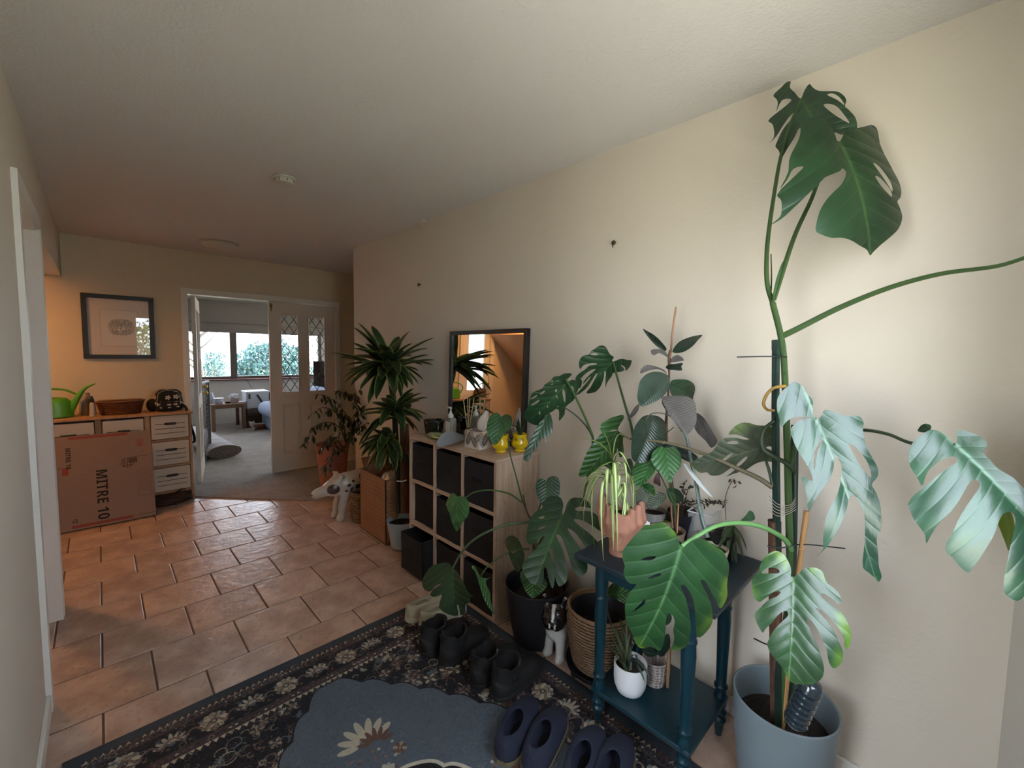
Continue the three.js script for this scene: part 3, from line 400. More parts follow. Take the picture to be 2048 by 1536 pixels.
// crumpled green and white packet
const packet = thing('tissue_packet', 'crumpled pale green patterned packet in front of the pump bottle', 'packet', [1.54, SH, -2.26]);
{
  const g = new THREE.SphereGeometry(1, 28, 18), p = g.attributes.position; for (let i = 0; i < p.count; i++) { const x = p.getX(i), y = p.getY(i), z = p.getZ(i), k = 1 + 0.16 * Math.sin(x * 9 + z * 5) * Math.cos(z * 11 - y * 6); p.setXYZ(i, Math.sign(x) * Math.abs(x) ** 0.75 * 0.05 * k, Math.max(0.0005, 0.017 + y * 0.017 * k), Math.sign(z) * Math.abs(z) ** 0.8 * 0.085 * k); } g.computeVertexNormals();
  mesh('wrapper', g, std(0xffffff, 0.35, { map: tex(128, 128, (u, v) => { const a = fbm(u, v, 10, 3, 77); return a > 0.52 ? rgb(0x9bb06e) : a > 0.45 ? rgb(0x54663c) : rgb(0xd6dcc2); }) }), packet);
}
// pump bottle
const pump = thing('pump_bottle', 'clear hand sanitiser bottle with a white pump top in front of the mirror', 'bottle', [1.64, SH, -2.26]);
mesh('body', new RoundedBoxGeometry(0.052, 0.125, 0.076, 4, 0.016).translate(0, 0.0625, 0), phy(0xd9dcd6, 0.12, { transmission: 0.6, thickness: 0.03, ior: 1.35 }), pump);
mesh('label', box(-0.0268, -0.0262, 0.03, 0.1, -0.022, 0.026), std(0xffffff, 0.4, { map: canvasTex(128, 128, (x, w, h) => { x.fillStyle = '#d5d6d0'; x.fillRect(0, 0, w, h); x.fillStyle = '#77787a'; for (let i = 0; i < 7; i++) x.fillRect(14, 22 + i * 14, 40 + ((i * 37) % 56), 4); }) }), pump);
mesh('pump_head', [cyl(0.017, 0.019, 0.022, 20, 0, 0.136, 0), cyl(0.008, 0.011, 0.016, 16, 0, 0.154, 0), cyl(0.0045, 0.0045, 0.024, 12, 0, 0.172, 0), new RoundedBoxGeometry(0.012, 0.012, 0.03, 2, 0.004).translate(0, 0.187, -0.006), tube([V(0, 0.189, -0.012), V(0, 0.189, -0.032), V(0, 0.181, -0.038)], 0.0035, 8)], std(0xe6e6e2, 0.35), pump);
// bent grey card hanging over the edge
const card = thing('card', 'bent grey card lying over the front edge of the shelf top', 'card', [1.52, SH, -2.09]);
{
  const g = new THREE.PlaneGeometry(1, 1, 16, 10), p = g.attributes.position; for (let i = 0; i < p.count; i++) { const a = p.getX(i) + 0.5, b = p.getY(i) + 0.5, k = Math.sin(PI * cl(a * 0.9 + 0.06)) ** 0.6; p.setXYZ(i, lerp(-0.135, 0.12, a), 0.004 + 0.05 * b * k * b + 0.012 * Math.sin(a * 3) - 0.022 * Math.max(0, 0.25 - a) * 4 * (1 - b) * 0.0, lerp(0.06, -0.02, a) + (b - 0.5) * -0.1 * k); } g.computeVertexNormals();
  const back = g.clone(); back.translate(0, -0.0009, 0); mesh('sheet', [g, back], std(0x8d9098, 0.7, { side: THREE.DoubleSide }), card);
}
// tissue box with leaf print, and a tissue
const printT = canvasTex(512, 256, (x, w, h) => {
  x.fillStyle = '#e4e1da'; x.fillRect(0, 0, w, h); reseed(21);
  const leafP = (cx, cy, r, a, c) => { x.save(); x.translate(cx, cy); x.rotate(a); x.fillStyle = c; x.beginPath(); x.ellipse(0, 0, r, r * 0.62, 0, 0, 6.3); x.fill(); x.strokeStyle = '#e4e1da'; x.lineWidth = r * 0.05; for (let i = -3; i < 5; i++) for (const s of [-1, 1]) { x.beginPath(); x.moveTo(i * r * 0.2, 0); x.quadraticCurveTo(i * r * 0.2 + r * 0.15, s * r * 0.3, i * r * 0.2 + r * 0.1, s * r * 0.7); x.stroke(); } x.beginPath(); x.moveTo(-r, 0); x.lineTo(r, 0); x.stroke(); x.restore(); };
  leafP(60, 150, 95, 0.9, '#8f8b88'); leafP(150, 110, 110, -0.9, '#26241f'); leafP(330, 150, 110, 0.6, '#3b3935'); leafP(450, 90, 90, -0.5, '#6f6b66'); leafP(40, 40, 60, 0.2, '#a08452'); leafP(250, 40, 70, 0.4, '#9a958e');
});
const tissue = thing('tissue_box', 'white tissue box printed with dark leaves at the shelf front', 'tissue box', [1.6, SH, -1.895], 0.04);
mesh('carton', new RoundedBoxGeometry(0.155, 0.1, 0.13, 2, 0.002).translate(0, 0.05, 0), std(0xffffff, 0.5, { map: printT }), tissue);
{
  const g = new THREE.ConeGeometry(0.05, 0.1, 36, 14, true), p = g.attributes.position; for (let i = 0; i < p.count; i++) { const y = p.getY(i) + 0.05, a = Math.atan2(p.getZ(i), p.getX(i)), h = y / 0.1, r = (0.012 + 0.04 * Math.sin(PI * Math.min(1, h * 0.8 + 0.15))) * (1 + 0.35 * Math.sin(a * 3 + h * 4) * h) * (1 - 0.75 * h); p.setXYZ(i, Math.cos(a) * r * 0.6 - 0.005 + h * 0.02, 0.098 + y * 1.15 + 0.012 * Math.sin(a * 2), Math.sin(a) * r + h * 0.03); } g.computeVertexNormals();
  mesh('tissue', g, std(0xdedad6, 0.9, { side: THREE.DoubleSide }), tissue);
}
// reed diffuser behind the tissue box
const reed = thing('reed_diffuser', 'small reed diffuser with thin pale sticks behind the tissue box', 'diffuser', [1.69, SH, -2.14]);
mesh('jar', lathe([[0, 0], [0.026, 0], [0.028, 0.004], [0.028, 0.05], [0.014, 0.06], [0.013, 0.07], [0.01, 0.07]], 28), phy(0x6e6a4d, 0.1, { clearcoat: 1 }), reed);
for (const [dx, dz] of [[-0.01, -0.04], [0.004, -0.012], [-0.004, 0.02], [0.01, 0.045]]) mesh('reed', tube([V(0, 0.02, 0), V(dx, 0.26, dz)], 0.003, 6), std(0xcdbb98, 0.7), reed);
// two yellow pots
const yellow = phy(0xe8c400, 0.25, { clearcoat: 0.8, clearcoatRoughness: 0.1 }), blackPaint = std(0x1c1a12, 0.35);
const yPot = (name, label, x, z, face) => {
  const t = thing(name, label, 'pot', [x, SH, z], 0, 'yellow pots on the shelf');
  mesh('body', lathe([[0, 0], [0.03, 0], [0.032, 0.008], [0.026, 0.016], [0.045, 0.03], [0.05, 0.045], [0.044, 0.062], [0.038, 0.078], [0.042, 0.1], [0.038, 0.1], [0.034, 0.08], [0, 0.078]], 40), yellow, t);
  const seat = (a, y, r) => V(Math.cos(a) * r, y, Math.sin(a) * r), base = 2.45;
  if (face) { for (const s of [-0.42, 0.42]) mesh('eye', tube([0, 1, 2, 3, 4, 5, 6, 7, 8, 9].map((k) => seat(base + s + 0.2 * Math.cos(k * 0.8) * (1 - k * 0.06), 0.07 + 0.012 * Math.sin(k * 0.8) * (1 - k * 0.06), 0.0425)), 0.0012, 5), blackPaint, t); mesh('mouth', tube([-3, -2, -1, 0, 1, 2, 3].map((k) => seat(base + k * 0.14, 0.04 + k * k * 0.0012, 0.0495)), 0.0012, 5), blackPaint, t); } else mesh('drawn_line', tube([0, 1, 2, 3, 4].map((k) => seat(base + 0.55 - k * 0.03, 0.085 - k * 0.01, 0.041 + k * 0.001)), 0.0013, 5), blackPaint, t);
  mesh('soil', lathe([[0, 0.086], [0.037, 0.088]], 20), soilMat, t); return t;
};
yPot('yellow_pot', 'glossy yellow footed pot half hidden by the heart-shaped leaf', 1.585, -1.715, false);
const yp2 = yPot('yellow_pot', 'glossy yellow footed pot with a black drawn face, nearest the shelf end', 1.685, -1.665, true);
{
  const sm = std(0x31452a, 0.6, { side: THREE.DoubleSide }); reseed(8);
  const p1 = thing('succulent', 'small spiky green plant growing in the yellow pot with the drawn face', 'plant', [1.685, SH + 0.087, -1.665]);
  for (let i = 0; i < 26; i++) { const a = rnd() * 6.28, k = rr(0.01, 0.03); mesh('leaf', strap(V(Math.cos(a) * 0.008, 0, Math.sin(a) * 0.008), V(Math.cos(a) * k * 1.4, rr(0.05, 0.11), Math.sin(a) * k * 1.4), 0.012, 0.004, 0.5, 5), sm, p1); }
  const p2 = thing('fern_plant', 'fine-leaved trailing plant in the other yellow pot', 'plant', [1.585, SH + 0.087, -1.715]);
  for (let i = 0; i < 34; i++) { const a = rnd() * 6.28, k = rr(0.02, 0.06); mesh('leaf', strap(V(0, 0, 0), V(Math.cos(a) * k, rr(-0.01, 0.06), Math.sin(a) * k), 0.006, 0.03, 0.4, 5), sm, p2); }
}

// ---------------------------------------------------------------- teal two-tier stand and what stands on it
const teal = std(0x0d2f3a, 0.33, { bumpMap: rep(grainT, 2, 2), bumpScale: 0.0006 }), topDark = std(0x1a2a33, 0.45);
const stand = thing('plant_stand', 'dark teal two-tier plant stand with turned legs', 'plant stand', [1.335, 0, -0.7]);
{
  const prof = [[0.004, 0], [0.011, 0.005], [0.017, 0.045], [0.02, 0.06], [0.024, 0.066], [0.024, 0.074], [0.018, 0.08], [0.017, 0.088], [0.024, 0.094], [0.025, 0.102], [0.018, 0.11], [0.02, 0.125], [0.023, 0.13], [0.023, 0.165], [0.019, 0.175], [0.018, 0.19], [0.024, 0.196], [0.024, 0.204], [0.018, 0.212], [0.019, 0.26], [0.021, 0.35], [0.024, 0.46], [0.0215, 0.5], [0.025, 0.506], [0.025, 0.514], [0.021, 0.52], [0.024, 0.54], [0.026, 0.6], [0.026, 0.645]];
  const leg = lathe(prof, 24);
  for (const [x, z] of [[0, -0.17], [0, 0.165], [0.3, 0.17], [0.3, -0.17]]) mesh('leg', leg.clone().translate(x, x ? 0 : 0.0095, z), teal, stand);
  mesh('top', new RoundedBoxGeometry(0.48, 0.02, 0.53, 2, 0.005).translate(0.2, 0.655, -0.01), topDark, stand);
  mesh('apron', [box(-0.012, 0.012, 0.6, 0.645, -0.17, 0.165), box(0.288, 0.312, 0.6, 0.645, -0.17, 0.17), box(0, 0.3, 0.6, 0.645, 0.155, 0.177), box(0, 0.3, 0.6, 0.645, -0.182, -0.16)], teal, stand);
  mesh('lower_shelf', new RoundedBoxGeometry(0.345, 0.018, 0.385, 2, 0.004).translate(0.15, 0.15, 0), teal, stand);
}
const ST = 0.665;
// cupped-hands planter
function blob(bones, cell, k = 0.02, paint) {                            // one smooth surface round tapered bones [a, b, ra, rb]
  const lo = V(1e9, 1e9, 1e9), hi = V(-1e9, -1e9, -1e9); for (const [a, b, ra, rb] of bones) for (const [p, r] of [[a, ra], [b, rb]]) { lo.min(p.clone().subScalar(r + k + 2 * cell)); hi.max(p.clone().addScalar(r + k + 2 * cell)); }
  const mid = lo.clone().add(hi).multiplyScalar(0.5), S = Math.max(hi.x - lo.x, hi.y - lo.y, hi.z - lo.z) / 2, N = Math.min(150, Math.ceil(2 * S / cell)), mc = new MarchingCubes(N, new THREE.MeshBasicMaterial(), false, false, 400000), h = N / 2;
  mc.isolation = 0; const q = V(0, 0, 0), B = bones.map(([a, b, ra, rb, sub]) => ({ a, d: b.clone().sub(a), L: Math.max(1e-9, b.clone().sub(a).lengthSq()), ra, rb, sub }));
  for (let z = 0; z < N; z++) for (let y = 0; y < N; y++) for (let x = 0; x < N; x++) {
    q.set((x - h) / h * S + mid.x, (y - h) / h * S + mid.y, (z - h) / h * S + mid.z); let D = 1e3;
    if (q.x < lo.x || q.y < lo.y || q.z < lo.z || q.x > hi.x || q.y > hi.y || q.z > hi.z) { mc.field[x + y * N + z * N * N] = -1; continue; }
    for (const b of B) { const px = q.x - b.a.x, py = q.y - b.a.y, pz = q.z - b.a.z, t = cl((px * b.d.x + py * b.d.y + pz * b.d.z) / b.L), e = Math.hypot(px - b.d.x * t, py - b.d.y * t, pz - b.d.z * t) - lerp(b.ra, b.rb, t); if (b.sub) { D = Math.max(D, -e); continue; } const w = Math.max(0, k - Math.abs(D - e)) / k; D = Math.min(D, e) - w * w * k * 0.25; }
    mc.field[x + y * N + z * N * N] = -D;
  }
  mc.update(); const n = mc.count, P = new Float32Array(n * 3); for (let i = 0; i < n; i++) { P[i * 3] = mc.positionArray[i * 3] * S + mid.x; P[i * 3 + 1] = mc.positionArray[i * 3 + 1] * S + mid.y; P[i * 3 + 2] = mc.positionArray[i * 3 + 2] * S + mid.z; }
  let g = new THREE.BufferGeometry(); g.setAttribute('position', new THREE.BufferAttribute(P, 3)); g = mergeVertices(g, cell * 0.05); g.computeVertexNormals();
  if (paint) { const C = new Float32Array(g.attributes.position.count * 3); for (let i = 0; i < C.length / 3; i++) C.set(paint(g.attributes.position.getX(i), g.attributes.position.getY(i), g.attributes.position.getZ(i)), i * 3); g.setAttribute('color', new THREE.BufferAttribute(C, 3)); }
  return g;
}
const hands = thing('hands_planter', 'terracotta planter shaped like cupped hands holding the spider plant', 'planter', [1.43, ST, -0.855]);
{
  const bones = [[V(0, 0.01, 0), V(0, 0.06, 0), 0.042, 0.04], [V(0, 0.06, 0), V(0, 0.13, 0), 0.042, 0.066]], A0 = Math.atan2(0.855, -1.43);                              // the angle that faces the camera
  const fin = (a, h, r = 0.0155, low = 0.09) => { const c = Math.cos(a), s = Math.sin(a); bones.push([V(c * 0.062, low, s * 0.062), V(c * 0.078, h * 0.72, s * 0.078), r, r * 0.98], [V(c * 0.078, h * 0.72, s * 0.078), V(c * 0.074, h, s * 0.074), r, r * 0.82]); };
  for (let i = 0; i < 4; i++) { fin(A0 + 0.62 + i * 0.42, [0.2, 0.222, 0.228, 0.21][i]); fin(A0 - 0.55 - i * 0.42, [0.19, 0.2, 0.205, 0.19][i]); }
  fin(A0 + 0.16, 0.17, 0.018, 0.05); fin(A0 - 0.2, 0.165, 0.018, 0.05);
  for (let a = 0; a < 6.3; a += 0.5) bones.push([V(Math.cos(a) * 0.06, 0.1, Math.sin(a) * 0.06), V(Math.cos(a) * 0.069, 0.16, Math.sin(a) * 0.069), 0.011, 0.009]);
  bones.push([V(0, 0.11, 0), V(0, 0.3, 0), 0.055, 0.062, true]);
  mesh('planter', blob(bones, 0.0034, 0.012), std(0xa87560, 0.7, { bumpMap: grainT, bumpScale: 0.001 }), hands);
  mesh('soil', lathe([[0, 0.152], [0.06, 0.15]], 24), soilMat, hands);
}
const spiderMat = std(0xffffff, 0.5, { side: THREE.DoubleSide, map: tex(32, 16, (u) => { const x = Math.abs(u - 0.5) * 2; return x < 0.42 ? rgb(0xcfd394) : rgb(0x6f8f47); }) });
const spider = thing('spider_plant', 'spider plant with striped strap leaves spilling over the hands planter', 'plant', [1.43, ST + 0.15, -0.855]);
{
  // each leaf: root, high point and tip, as seen in the frame, and the depth of the tip
  const c0 = [1226, 972, 1.66], cr = [1226, 925, 1.66];
  const arcs = [[c0, 1195, 948, 1160, 985, 1.66], [c0, 1190, 945, 1152, 1005, 1.66], [c0, 1200, 950, 1165, 1030, 1.63], [c0, 1212, 955, 1199, 1030, 1.6], [c0, 1216, 940, 1214, 1018, 1.58], [c0, 1230, 935, 1236, 1112, 1.54], [c0, 1224, 960, 1230, 1080, 1.56], [c0, 1238, 950, 1236, 982, 1.57], [c0, 1248, 925, 1252, 1005, 1.6], [c0, 1255, 950, 1266, 1025, 1.6], [c0, 1262, 955, 1262, 1052, 1.6], [c0, 1250, 970, 1240, 1050, 1.57], [c0, 1245, 975, 1214, 1022, 1.58], [c0, 1205, 940, 1172, 958, 1.67], [c0, 1215, 930, 1185, 948, 1.66], [c0, 1244, 942, 1260, 990, 1.63], [c0, 1180, 965, 1168, 1072, 1.66], [c0, 1188, 970, 1190, 1100, 1.64], [c0, 1232, 960, 1250, 1040, 1.6], [c0, 1205, 975, 1207, 1122, 1.55], [c0, 1225, 1000, 1227, 1100, 1.56], [c0, 1250, 1000, 1238, 1068, 1.57], [c0, 1256, 1020, 1238, 1088, 1.57], [c0, 1195, 955, 1150, 1040, 1.66],
    [cr, 1208, 895, 1168, 873, 1.68], [cr, 1200, 890, 1158, 876, 1.7], [cr, 1214, 880, 1203, 862, 1.66], [cr, 1235, 872, 1256, 882, 1.63], [cr, 1218, 905, 1190, 888, 1.66], [cr, 1240, 905, 1262, 945, 1.6], [cr, 1210, 930, 1182, 950, 1.66], [cr, 1236, 925, 1247, 935, 1.62]];
  reseed(5); arcs.forEach(([r, hx, hy, tx, ty, d]) => { const a = at(...r), b = at(tx, ty, d), m = at(hx, hy, (r[2] + d) / 2 - 0.02), sagg = m.sub(a.clone().add(b).multiplyScalar(0.5)); const g = strap(a, b, rr(0.013, 0.019), 0, 0.35, 12, undefined, (t) => (t < 0.6 ? 0.8 + 0.2 * t : Math.max(0.05, (1 - t) / 0.4)));
    const p = g.attributes.position; for (let i = 0; i < p.count; i++) { const t = Math.floor(i / 5) / 12, w = 4 * t * (1 - t); p.setXYZ(i, p.getX(i) + sagg.x * w, p.getY(i) + sagg.y * w, p.getZ(i) + sagg.z * w); } g.computeVertexNormals(); part('leaf', g, spiderMat, spider); });
  part('runner', tube([at(1228, 972, 1.66), at(1227, 945, 1.66), at(1226, 924, 1.66)], 0.004, 6), std(0x9aa860, 0.6), spider);
}
// pots behind the hands planter
const simplePot = (name, label, pos, prof, mat, soilY, soilR) => { const t = thing(name, label, 'pot', pos); mesh('pot', lathe(prof, 40), mat, t); if (soilY) mesh('soil', lathe([[0, soilY], [soilR * 0.6, soilY + 0.004], [soilR, soilY]], 24), soilMat, t); return t; };
const cup = (r0, r1, h, t = 0.004) => [[0, 0], [r0, 0], [r0 + 0.002, 0.003], [r1, h], [r1 - t, h], [r0 - t * 0.5, h * 0.35], [0, h * 0.3]];
simplePot('lime_pot', 'olive lime-green pot at the back of the plant stand behind the speckled card', [1.575, ST, -0.885], cup(0.04, 0.052, 0.1), std(0x6f7414, 0.5), 0.085, 0.048);
simplePot('grey_pot', 'rough pale grey concrete pot at the back of the plant stand', [1.672, ST, -0.85], cup(0.05, 0.058, 0.112), std(0xffffff, 0.9, { bumpMap: rep(grainT, 2, 2), bumpScale: 0.003, map: tex(128, 128, (u, v) => mix3(rgb(0x7d7976), rgb(0xb6b1ac), fbm(u, v, 20, 3, 88))) }), 0.095, 0.053);
simplePot('lime_pot', 'wide olive pot beside the upright bamboo skewer, under the black nursery pot', [1.715, ST, -0.765], cup(0.045, 0.06, 0.09), std(0x666b18, 0.5), 0);
simplePot('nursery_pot', 'black plastic nursery pot tilted in the olive pot on the stand', [1.708, ST + 0.035, -0.735], cup(0.042, 0.056, 0.1, 0.003), std(0x17171d, 0.45), 0.085, 0.05).rotation.set(0.0, 0, 0.12);
simplePot('brown_pot', 'pot with a pale brown rim holding the rubber plant in the middle of the stand', [1.59, ST, -0.745], cup(0.055, 0.07, 0.085, 0.006), std(0x8d7765, 0.7), 0.07, 0.063);
simplePot('black_pot', 'black pot with dark crumbly soil at the front of the stand', [1.5, ST, -0.7], cup(0.04, 0.052, 0.075, 0.003), std(0x18171a, 0.5), 0.065, 0.048);
simplePot('cream_pot', 'cream speckled pot at the right end of the stand', [1.605, ST, -0.575], cup(0.042, 0.056, 0.065, 0.005), std(0xffffff, 0.6, { map: tex(128, 128, (u, v) => (fbm(u, v, 24, 2, 90) > 0.64 ? rgb(0x6b6152) : rgb(0xcfc3ae))) }), 0.052, 0.05);
simplePot('black_pot', 'black pot of trailing strap leaves at the right end of the stand against the wall', [1.708, ST, -0.585], cup(0.045, 0.06, 0.095, 0.003), std(0x131416, 0.5), 0.085, 0.055);
const tub = thing('plastic_tub', 'square clear plastic tub with moss and seedlings at the back of the stand', 'tub', [1.725, ST, -0.655], 0.05);
mesh('wall', [box(-0.045, 0.045, 0.003, 0.15, -0.047, -0.0455), box(-0.045, 0.045, 0.003, 0.15, 0.0455, 0.047), box(-0.0465, -0.045, 0.003, 0.15, -0.047, 0.047), box(0.045, 0.0465, 0.003, 0.15, -0.047, 0.047), box(-0.045, 0.045, 0, 0.003, -0.046, 0.046)], phy(0xffffff, 0.08, { transmission: 0.9, thickness: 0, ior: 1.4 }), tub);
mesh('rim', [box(-0.049, 0.049, 0.148, 0.152, -0.05, -0.046), box(-0.049, 0.049, 0.148, 0.152, 0.046, 0.05), box(-0.05, -0.046, 0.148, 0.152, -0.05, 0.05)], std(0xc9ccca, 0.3), tub);
mesh('moss', [box(-0.043, 0.043, 0.004, 0.05, -0.044, 0.044, 0.01)], std(0xffffff, 0.95, { bumpMap: rep(grainT, 2, 2), bumpScale: 0.02, map: tex(128, 128, (u, v) => mix3(rgb(0x3a2e20), rgb(0x6c7a48), fbm(u, v, 16, 3, 92))) }), tub);
const card2 = thing('plant_tag', 'white speckled plant label leaning between the lime pot and the grey pot', 'label', [1.5, ST, -0.83]);
part('card', (() => { const a = [[1281, 1035, 1.66], [1300, 1045, 1.66], [1298, 1062, 1.64], [1285, 1090, 1.63], [1283, 1075, 1.64]].map((q) => at(...q)), g = new THREE.BufferGeometry(), idx = [0, 1, 2, 0, 2, 3, 0, 3, 4]; const off = V(0.0007, 0, -0.0007), pts = [...a, ...a.map((p) => p.clone().add(off))]; g.setAttribute('position', new THREE.Float32BufferAttribute(pts.flatMap((p) => p.toArray()), 3)); g.setIndex([...idx, ...idx.map((i) => i + 5).reverse()]); g.computeVertexNormals(); return g; })(), std(0xd8d8d0, 0.6), card2);
const skewer = thing('bamboo_skewer', 'short bamboo skewer standing in the pale brown rimmed pot', 'skewer', [1.6, ST + 0.07, -0.75]);
part('stick', tube([at(1354, 1066, 1.66), at(1357, 1008, 1.66)], 0.003, 6), caneMat, skewer);
// long silver-striped stake-like stem with the white pointed leaf back
const jade = thing('mottled_stake', 'mottled grey-green upright stem with a white folded leaf, in front of the rubber plant', 'plant', [1.45, ST, -0.65]);
stalk(jade, FR, [1415, 1075, 1.5, 1404, 1040, 1.52, 1393, 970, 1.55, 1384, 930, 1.57, 1372, 872, 1.58, 1367, 862, 1.58], 0.008, 0.0055, std(0xffffff, 0.5, { map: tex(64, 256, (u, v) => (fbm(u, v, 8, 3, 95, 30) > 0.55 ? rgb(0x8fa29a) : rgb(0x3c4c48))) }));
stalk(jade, FR, [1365, 864, 1.58, 1352, 845, 1.59, 1336, 830, 1.6, 1304, 827, 1.62, 1290, 842, 1.63], 0.003, 0.002, std(0x4a4a3c, 0.6), 'twig');
part('leaf', (() => { const a = at(1370, 926, 1.56), b = at(1426, 995, 1.5); return strap(a, b, 0.034, 0.0, 0.3, 12, V(0.75, 0.45, -0.4)); })(), std(0xb9bfbd, 0.5, { side: THREE.DoubleSide }), jade);
// rubber plant
const WU = [1040, 620, 4.517], rub = thing('rubber_plant', 'dark rubber plant with big oval leaves tied to a thin bamboo stick', 'plant', [1.6, ST + 0.06, -0.76]);
stalk(rub, FR, [1352, 1060, 1.72, 1348, 1000, 1.71, 1338, 930, 1.7, 1331, 870, 1.7, 1334, 810, 1.7, 1338, 760, 1.7, 1337, 712, 1.7, 1340, 700, 1.7], 0.007, 0.003, std(0x4a3b34, 0.7));
const RU = (o, b, t, d, m = L.rubber, opt = {}) => leafOn(rub, WU, o, b, t, d, m, { fold: 0.3, droop: 0.15, ripple: 0.002, bow: 0.12, ...opt });
RU([1310, 370, 1250, 330, 1180, 260, 1110, 170, 1150, 185, 1220, 220, 1290, 290, 1325, 350], [1312, 368], [1110, 172], [1.7, 1.7, 1.66]);
RU([1380, 382, 1385, 330, 1430, 270, 1520, 230, 1600, 220, 1648, 227, 1600, 265, 1540, 320, 1460, 370], [1381, 380], [1648, 227], [1.7, 1.68, 1.74]);
RU([1340, 430, 1300, 380, 1240, 360, 1180, 365, 1190, 400, 1205, 412, 1240, 395, 1290, 412], [1340, 430], [1190, 395], [1.7, 1.66, 1.7], L.rubberBack);
RU([1362, 470, 1370, 430, 1420, 415, 1482, 452, 1430, 470], [1363, 465], [1482, 452], [1.7, 1.73, 1.7], L.rubberBack);
RU([1315, 520, 1350, 490, 1400, 485, 1475, 480, 1460, 510, 1470, 543, 1400, 540, 1350, 535], [1316, 520], [1472, 512], [1.69, 1.62, 1.66]);
RU([1330, 575, 1290, 545, 1220, 520, 1130, 500, 1090, 530, 1085, 572, 1150, 550, 1230, 540, 1290, 560], [1330, 575], [1086, 570], [1.7, 1.64, 1.68], L.rubberBack);
RU([1352, 610, 1280, 575, 1180, 565, 1100, 590, 1050, 650, 1040, 740, 1050, 810, 1095, 872, 1160, 850, 1260, 790, 1325, 700], [1345, 625], [1095, 872], [1.68, 1.6, 1.62], leafMat({ dark: 0x24352a, light: 0x33463a, vein: 0x54694f, n: 22, rise: 0.2, wMid: 0.03, wLat: 0.09, km: 0.6, kl: 0.07, s: 291 }, 0.4, 0.0012));
RU([1355, 645, 1420, 625, 1500, 635, 1560, 690, 1565, 770, 1555, 830, 1500, 800, 1360, 785], [1356, 690], [1562, 790], [1.7, 1.76, 1.72], L.monstera);
RU([1280, 792, 1400, 780, 1500, 790, 1570, 830, 1590, 920, 1585, 1030, 1560, 1080, 1505, 1125, 1440, 1060, 1360, 970, 1310, 880], [1284, 796], [1505, 1125], [1.62, 1.56, 1.6], L.rubberBack);
RU([1590, 930, 1650, 960, 1710, 1040, 1760, 1130, 1785, 1190, 1730, 1245, 1680, 1180, 1580, 1070], [1588, 945], [1740, 1240], [1.68, 1.66, 1.7], L.rubberBack);
RU([1150, 950, 1080, 970, 1010, 1050, 985, 1150, 980, 1250, 1000, 1340, 1050, 1380, 1130, 1370, 1200, 1300, 1260, 1200, 1300, 1100, 1290, 1010, 1240, 960], [1200, 957], [1050, 1380], [1.66, 1.6, 1.6], L.rubber, { ripple: 0.006 });
RU([968, 990, 990, 930, 1040, 860, 1078, 850, 1060, 900, 1020, 950], [1076, 852], [968, 990], [1.68, 1.7, 1.66], L.rubberBack);
RU([1270, 1220, 1350, 1210, 1450, 1230, 1560, 1290, 1610, 1340, 1560, 1380, 1440, 1330], [1272, 1218], [1600, 1345], [1.68, 1.64, 1.66]);
[[1338, 700, 1330, 702], [1336, 728, 1342, 724], [1338, 745, 1332, 748]].forEach(() => {});
stalk(rub, WU, [1330, 700, 1.7, 1290, 650, 1.69, 1240, 620, 1.67], 0.0025, 0.002, std(0x5a4b40, 0.7), 'petiole');
stalk(rub, WU, [1320, 900, 1.7, 1290, 850, 1.66, 1283, 800, 1.62], 0.0025, 0.002, std(0x2e3a2c, 0.6), 'petiole');
stalk(rub, WU, [1310, 1110, 1.7, 1350, 1090, 1.7, 1390, 1060, 1.7], 0.002, 0.0016, std(0x2a2622, 0.6), 'petiole');
const stick = thing('bamboo_stick', 'thin bamboo stick rising above the rubber plant', 'bamboo stick', [1.62, ST + 0.06, -0.77]);
part('culm', tube([at(1352, 614, 1.73), at(1345, 665, 1.73), at(1340, 730, 1.72), at(1334, 850, 1.72), at(1346, 1062, 1.73)], 0.0042, 8), std(0xa3785b, 0.6), stick);
// philodendron leaves in front of the rubber plant, small plants in the pots
const WQ = [1120, 820, 4.518], phil = thing('heartleaf_plant', 'heart-leaved green plant in front of the rubber plant on the stand', 'plant', [1.58, ST + 0.1, -0.8]);
leafOn(phil, WQ, [945, 342, 910, 332, 880, 345, 830, 400, 830, 480, 870, 540, 920, 590, 1004, 662, 1020, 600, 1070, 540, 1095, 460, 1080, 380, 1040, 335, 990, 338], [950, 350], [1004, 660], [1.6, 1.54, 1.56], L.heart, { ripple: 0.004 });
leafOn(phil, WQ, [830, 455, 760, 440, 690, 470, 655, 540, 665, 620, 690, 692, 740, 690, 800, 640, 860, 570, 866, 500], [832, 462], [715, 692], [1.6, 1.55, 1.62], L.heart, { ripple: 0.004 });
leafOn(phil, WQ, [690, 715, 760, 680, 800, 720, 790, 800, 760, 880, 720, 935, 690, 880, 685, 790], [760, 685], [712, 935], [1.64, 1.62, 1.64], L.dull);
leafOn(phil, WQ, [740, 690, 800, 660, 850, 690, 860, 770, 800, 740], [745, 690], [860, 770], [1.64, 1.6, 1.64], L.heart, { ripple: 0.02 });
leafOn(phil, WQ, [800, 780, 880, 740, 960, 770, 930, 840, 850, 890, 800, 870], [955, 775], [805, 875], [1.66, 1.64, 1.66], L.dull);
leafOn(phil, WQ, [960, 720, 1030, 705, 1090, 740, 1110, 800, 1060, 840, 1000, 830], [965, 725], [1110, 810], [1.68, 1.7, 1.68], L.monstera);
leafOn(phil, WQ, [600, 450, 640, 440, 660, 490, 660, 600, 610, 560], [605, 452], [655, 600], [1.68, 1.68, 1.68], L.dull);
stalk(phil, WQ, [1045, 960, 1.66, 1030, 880, 1.65, 1000, 780, 1.63, 960, 700, 1.62, 910, 600, 1.6, 835, 470, 1.6], 0.0032, 0.0024);
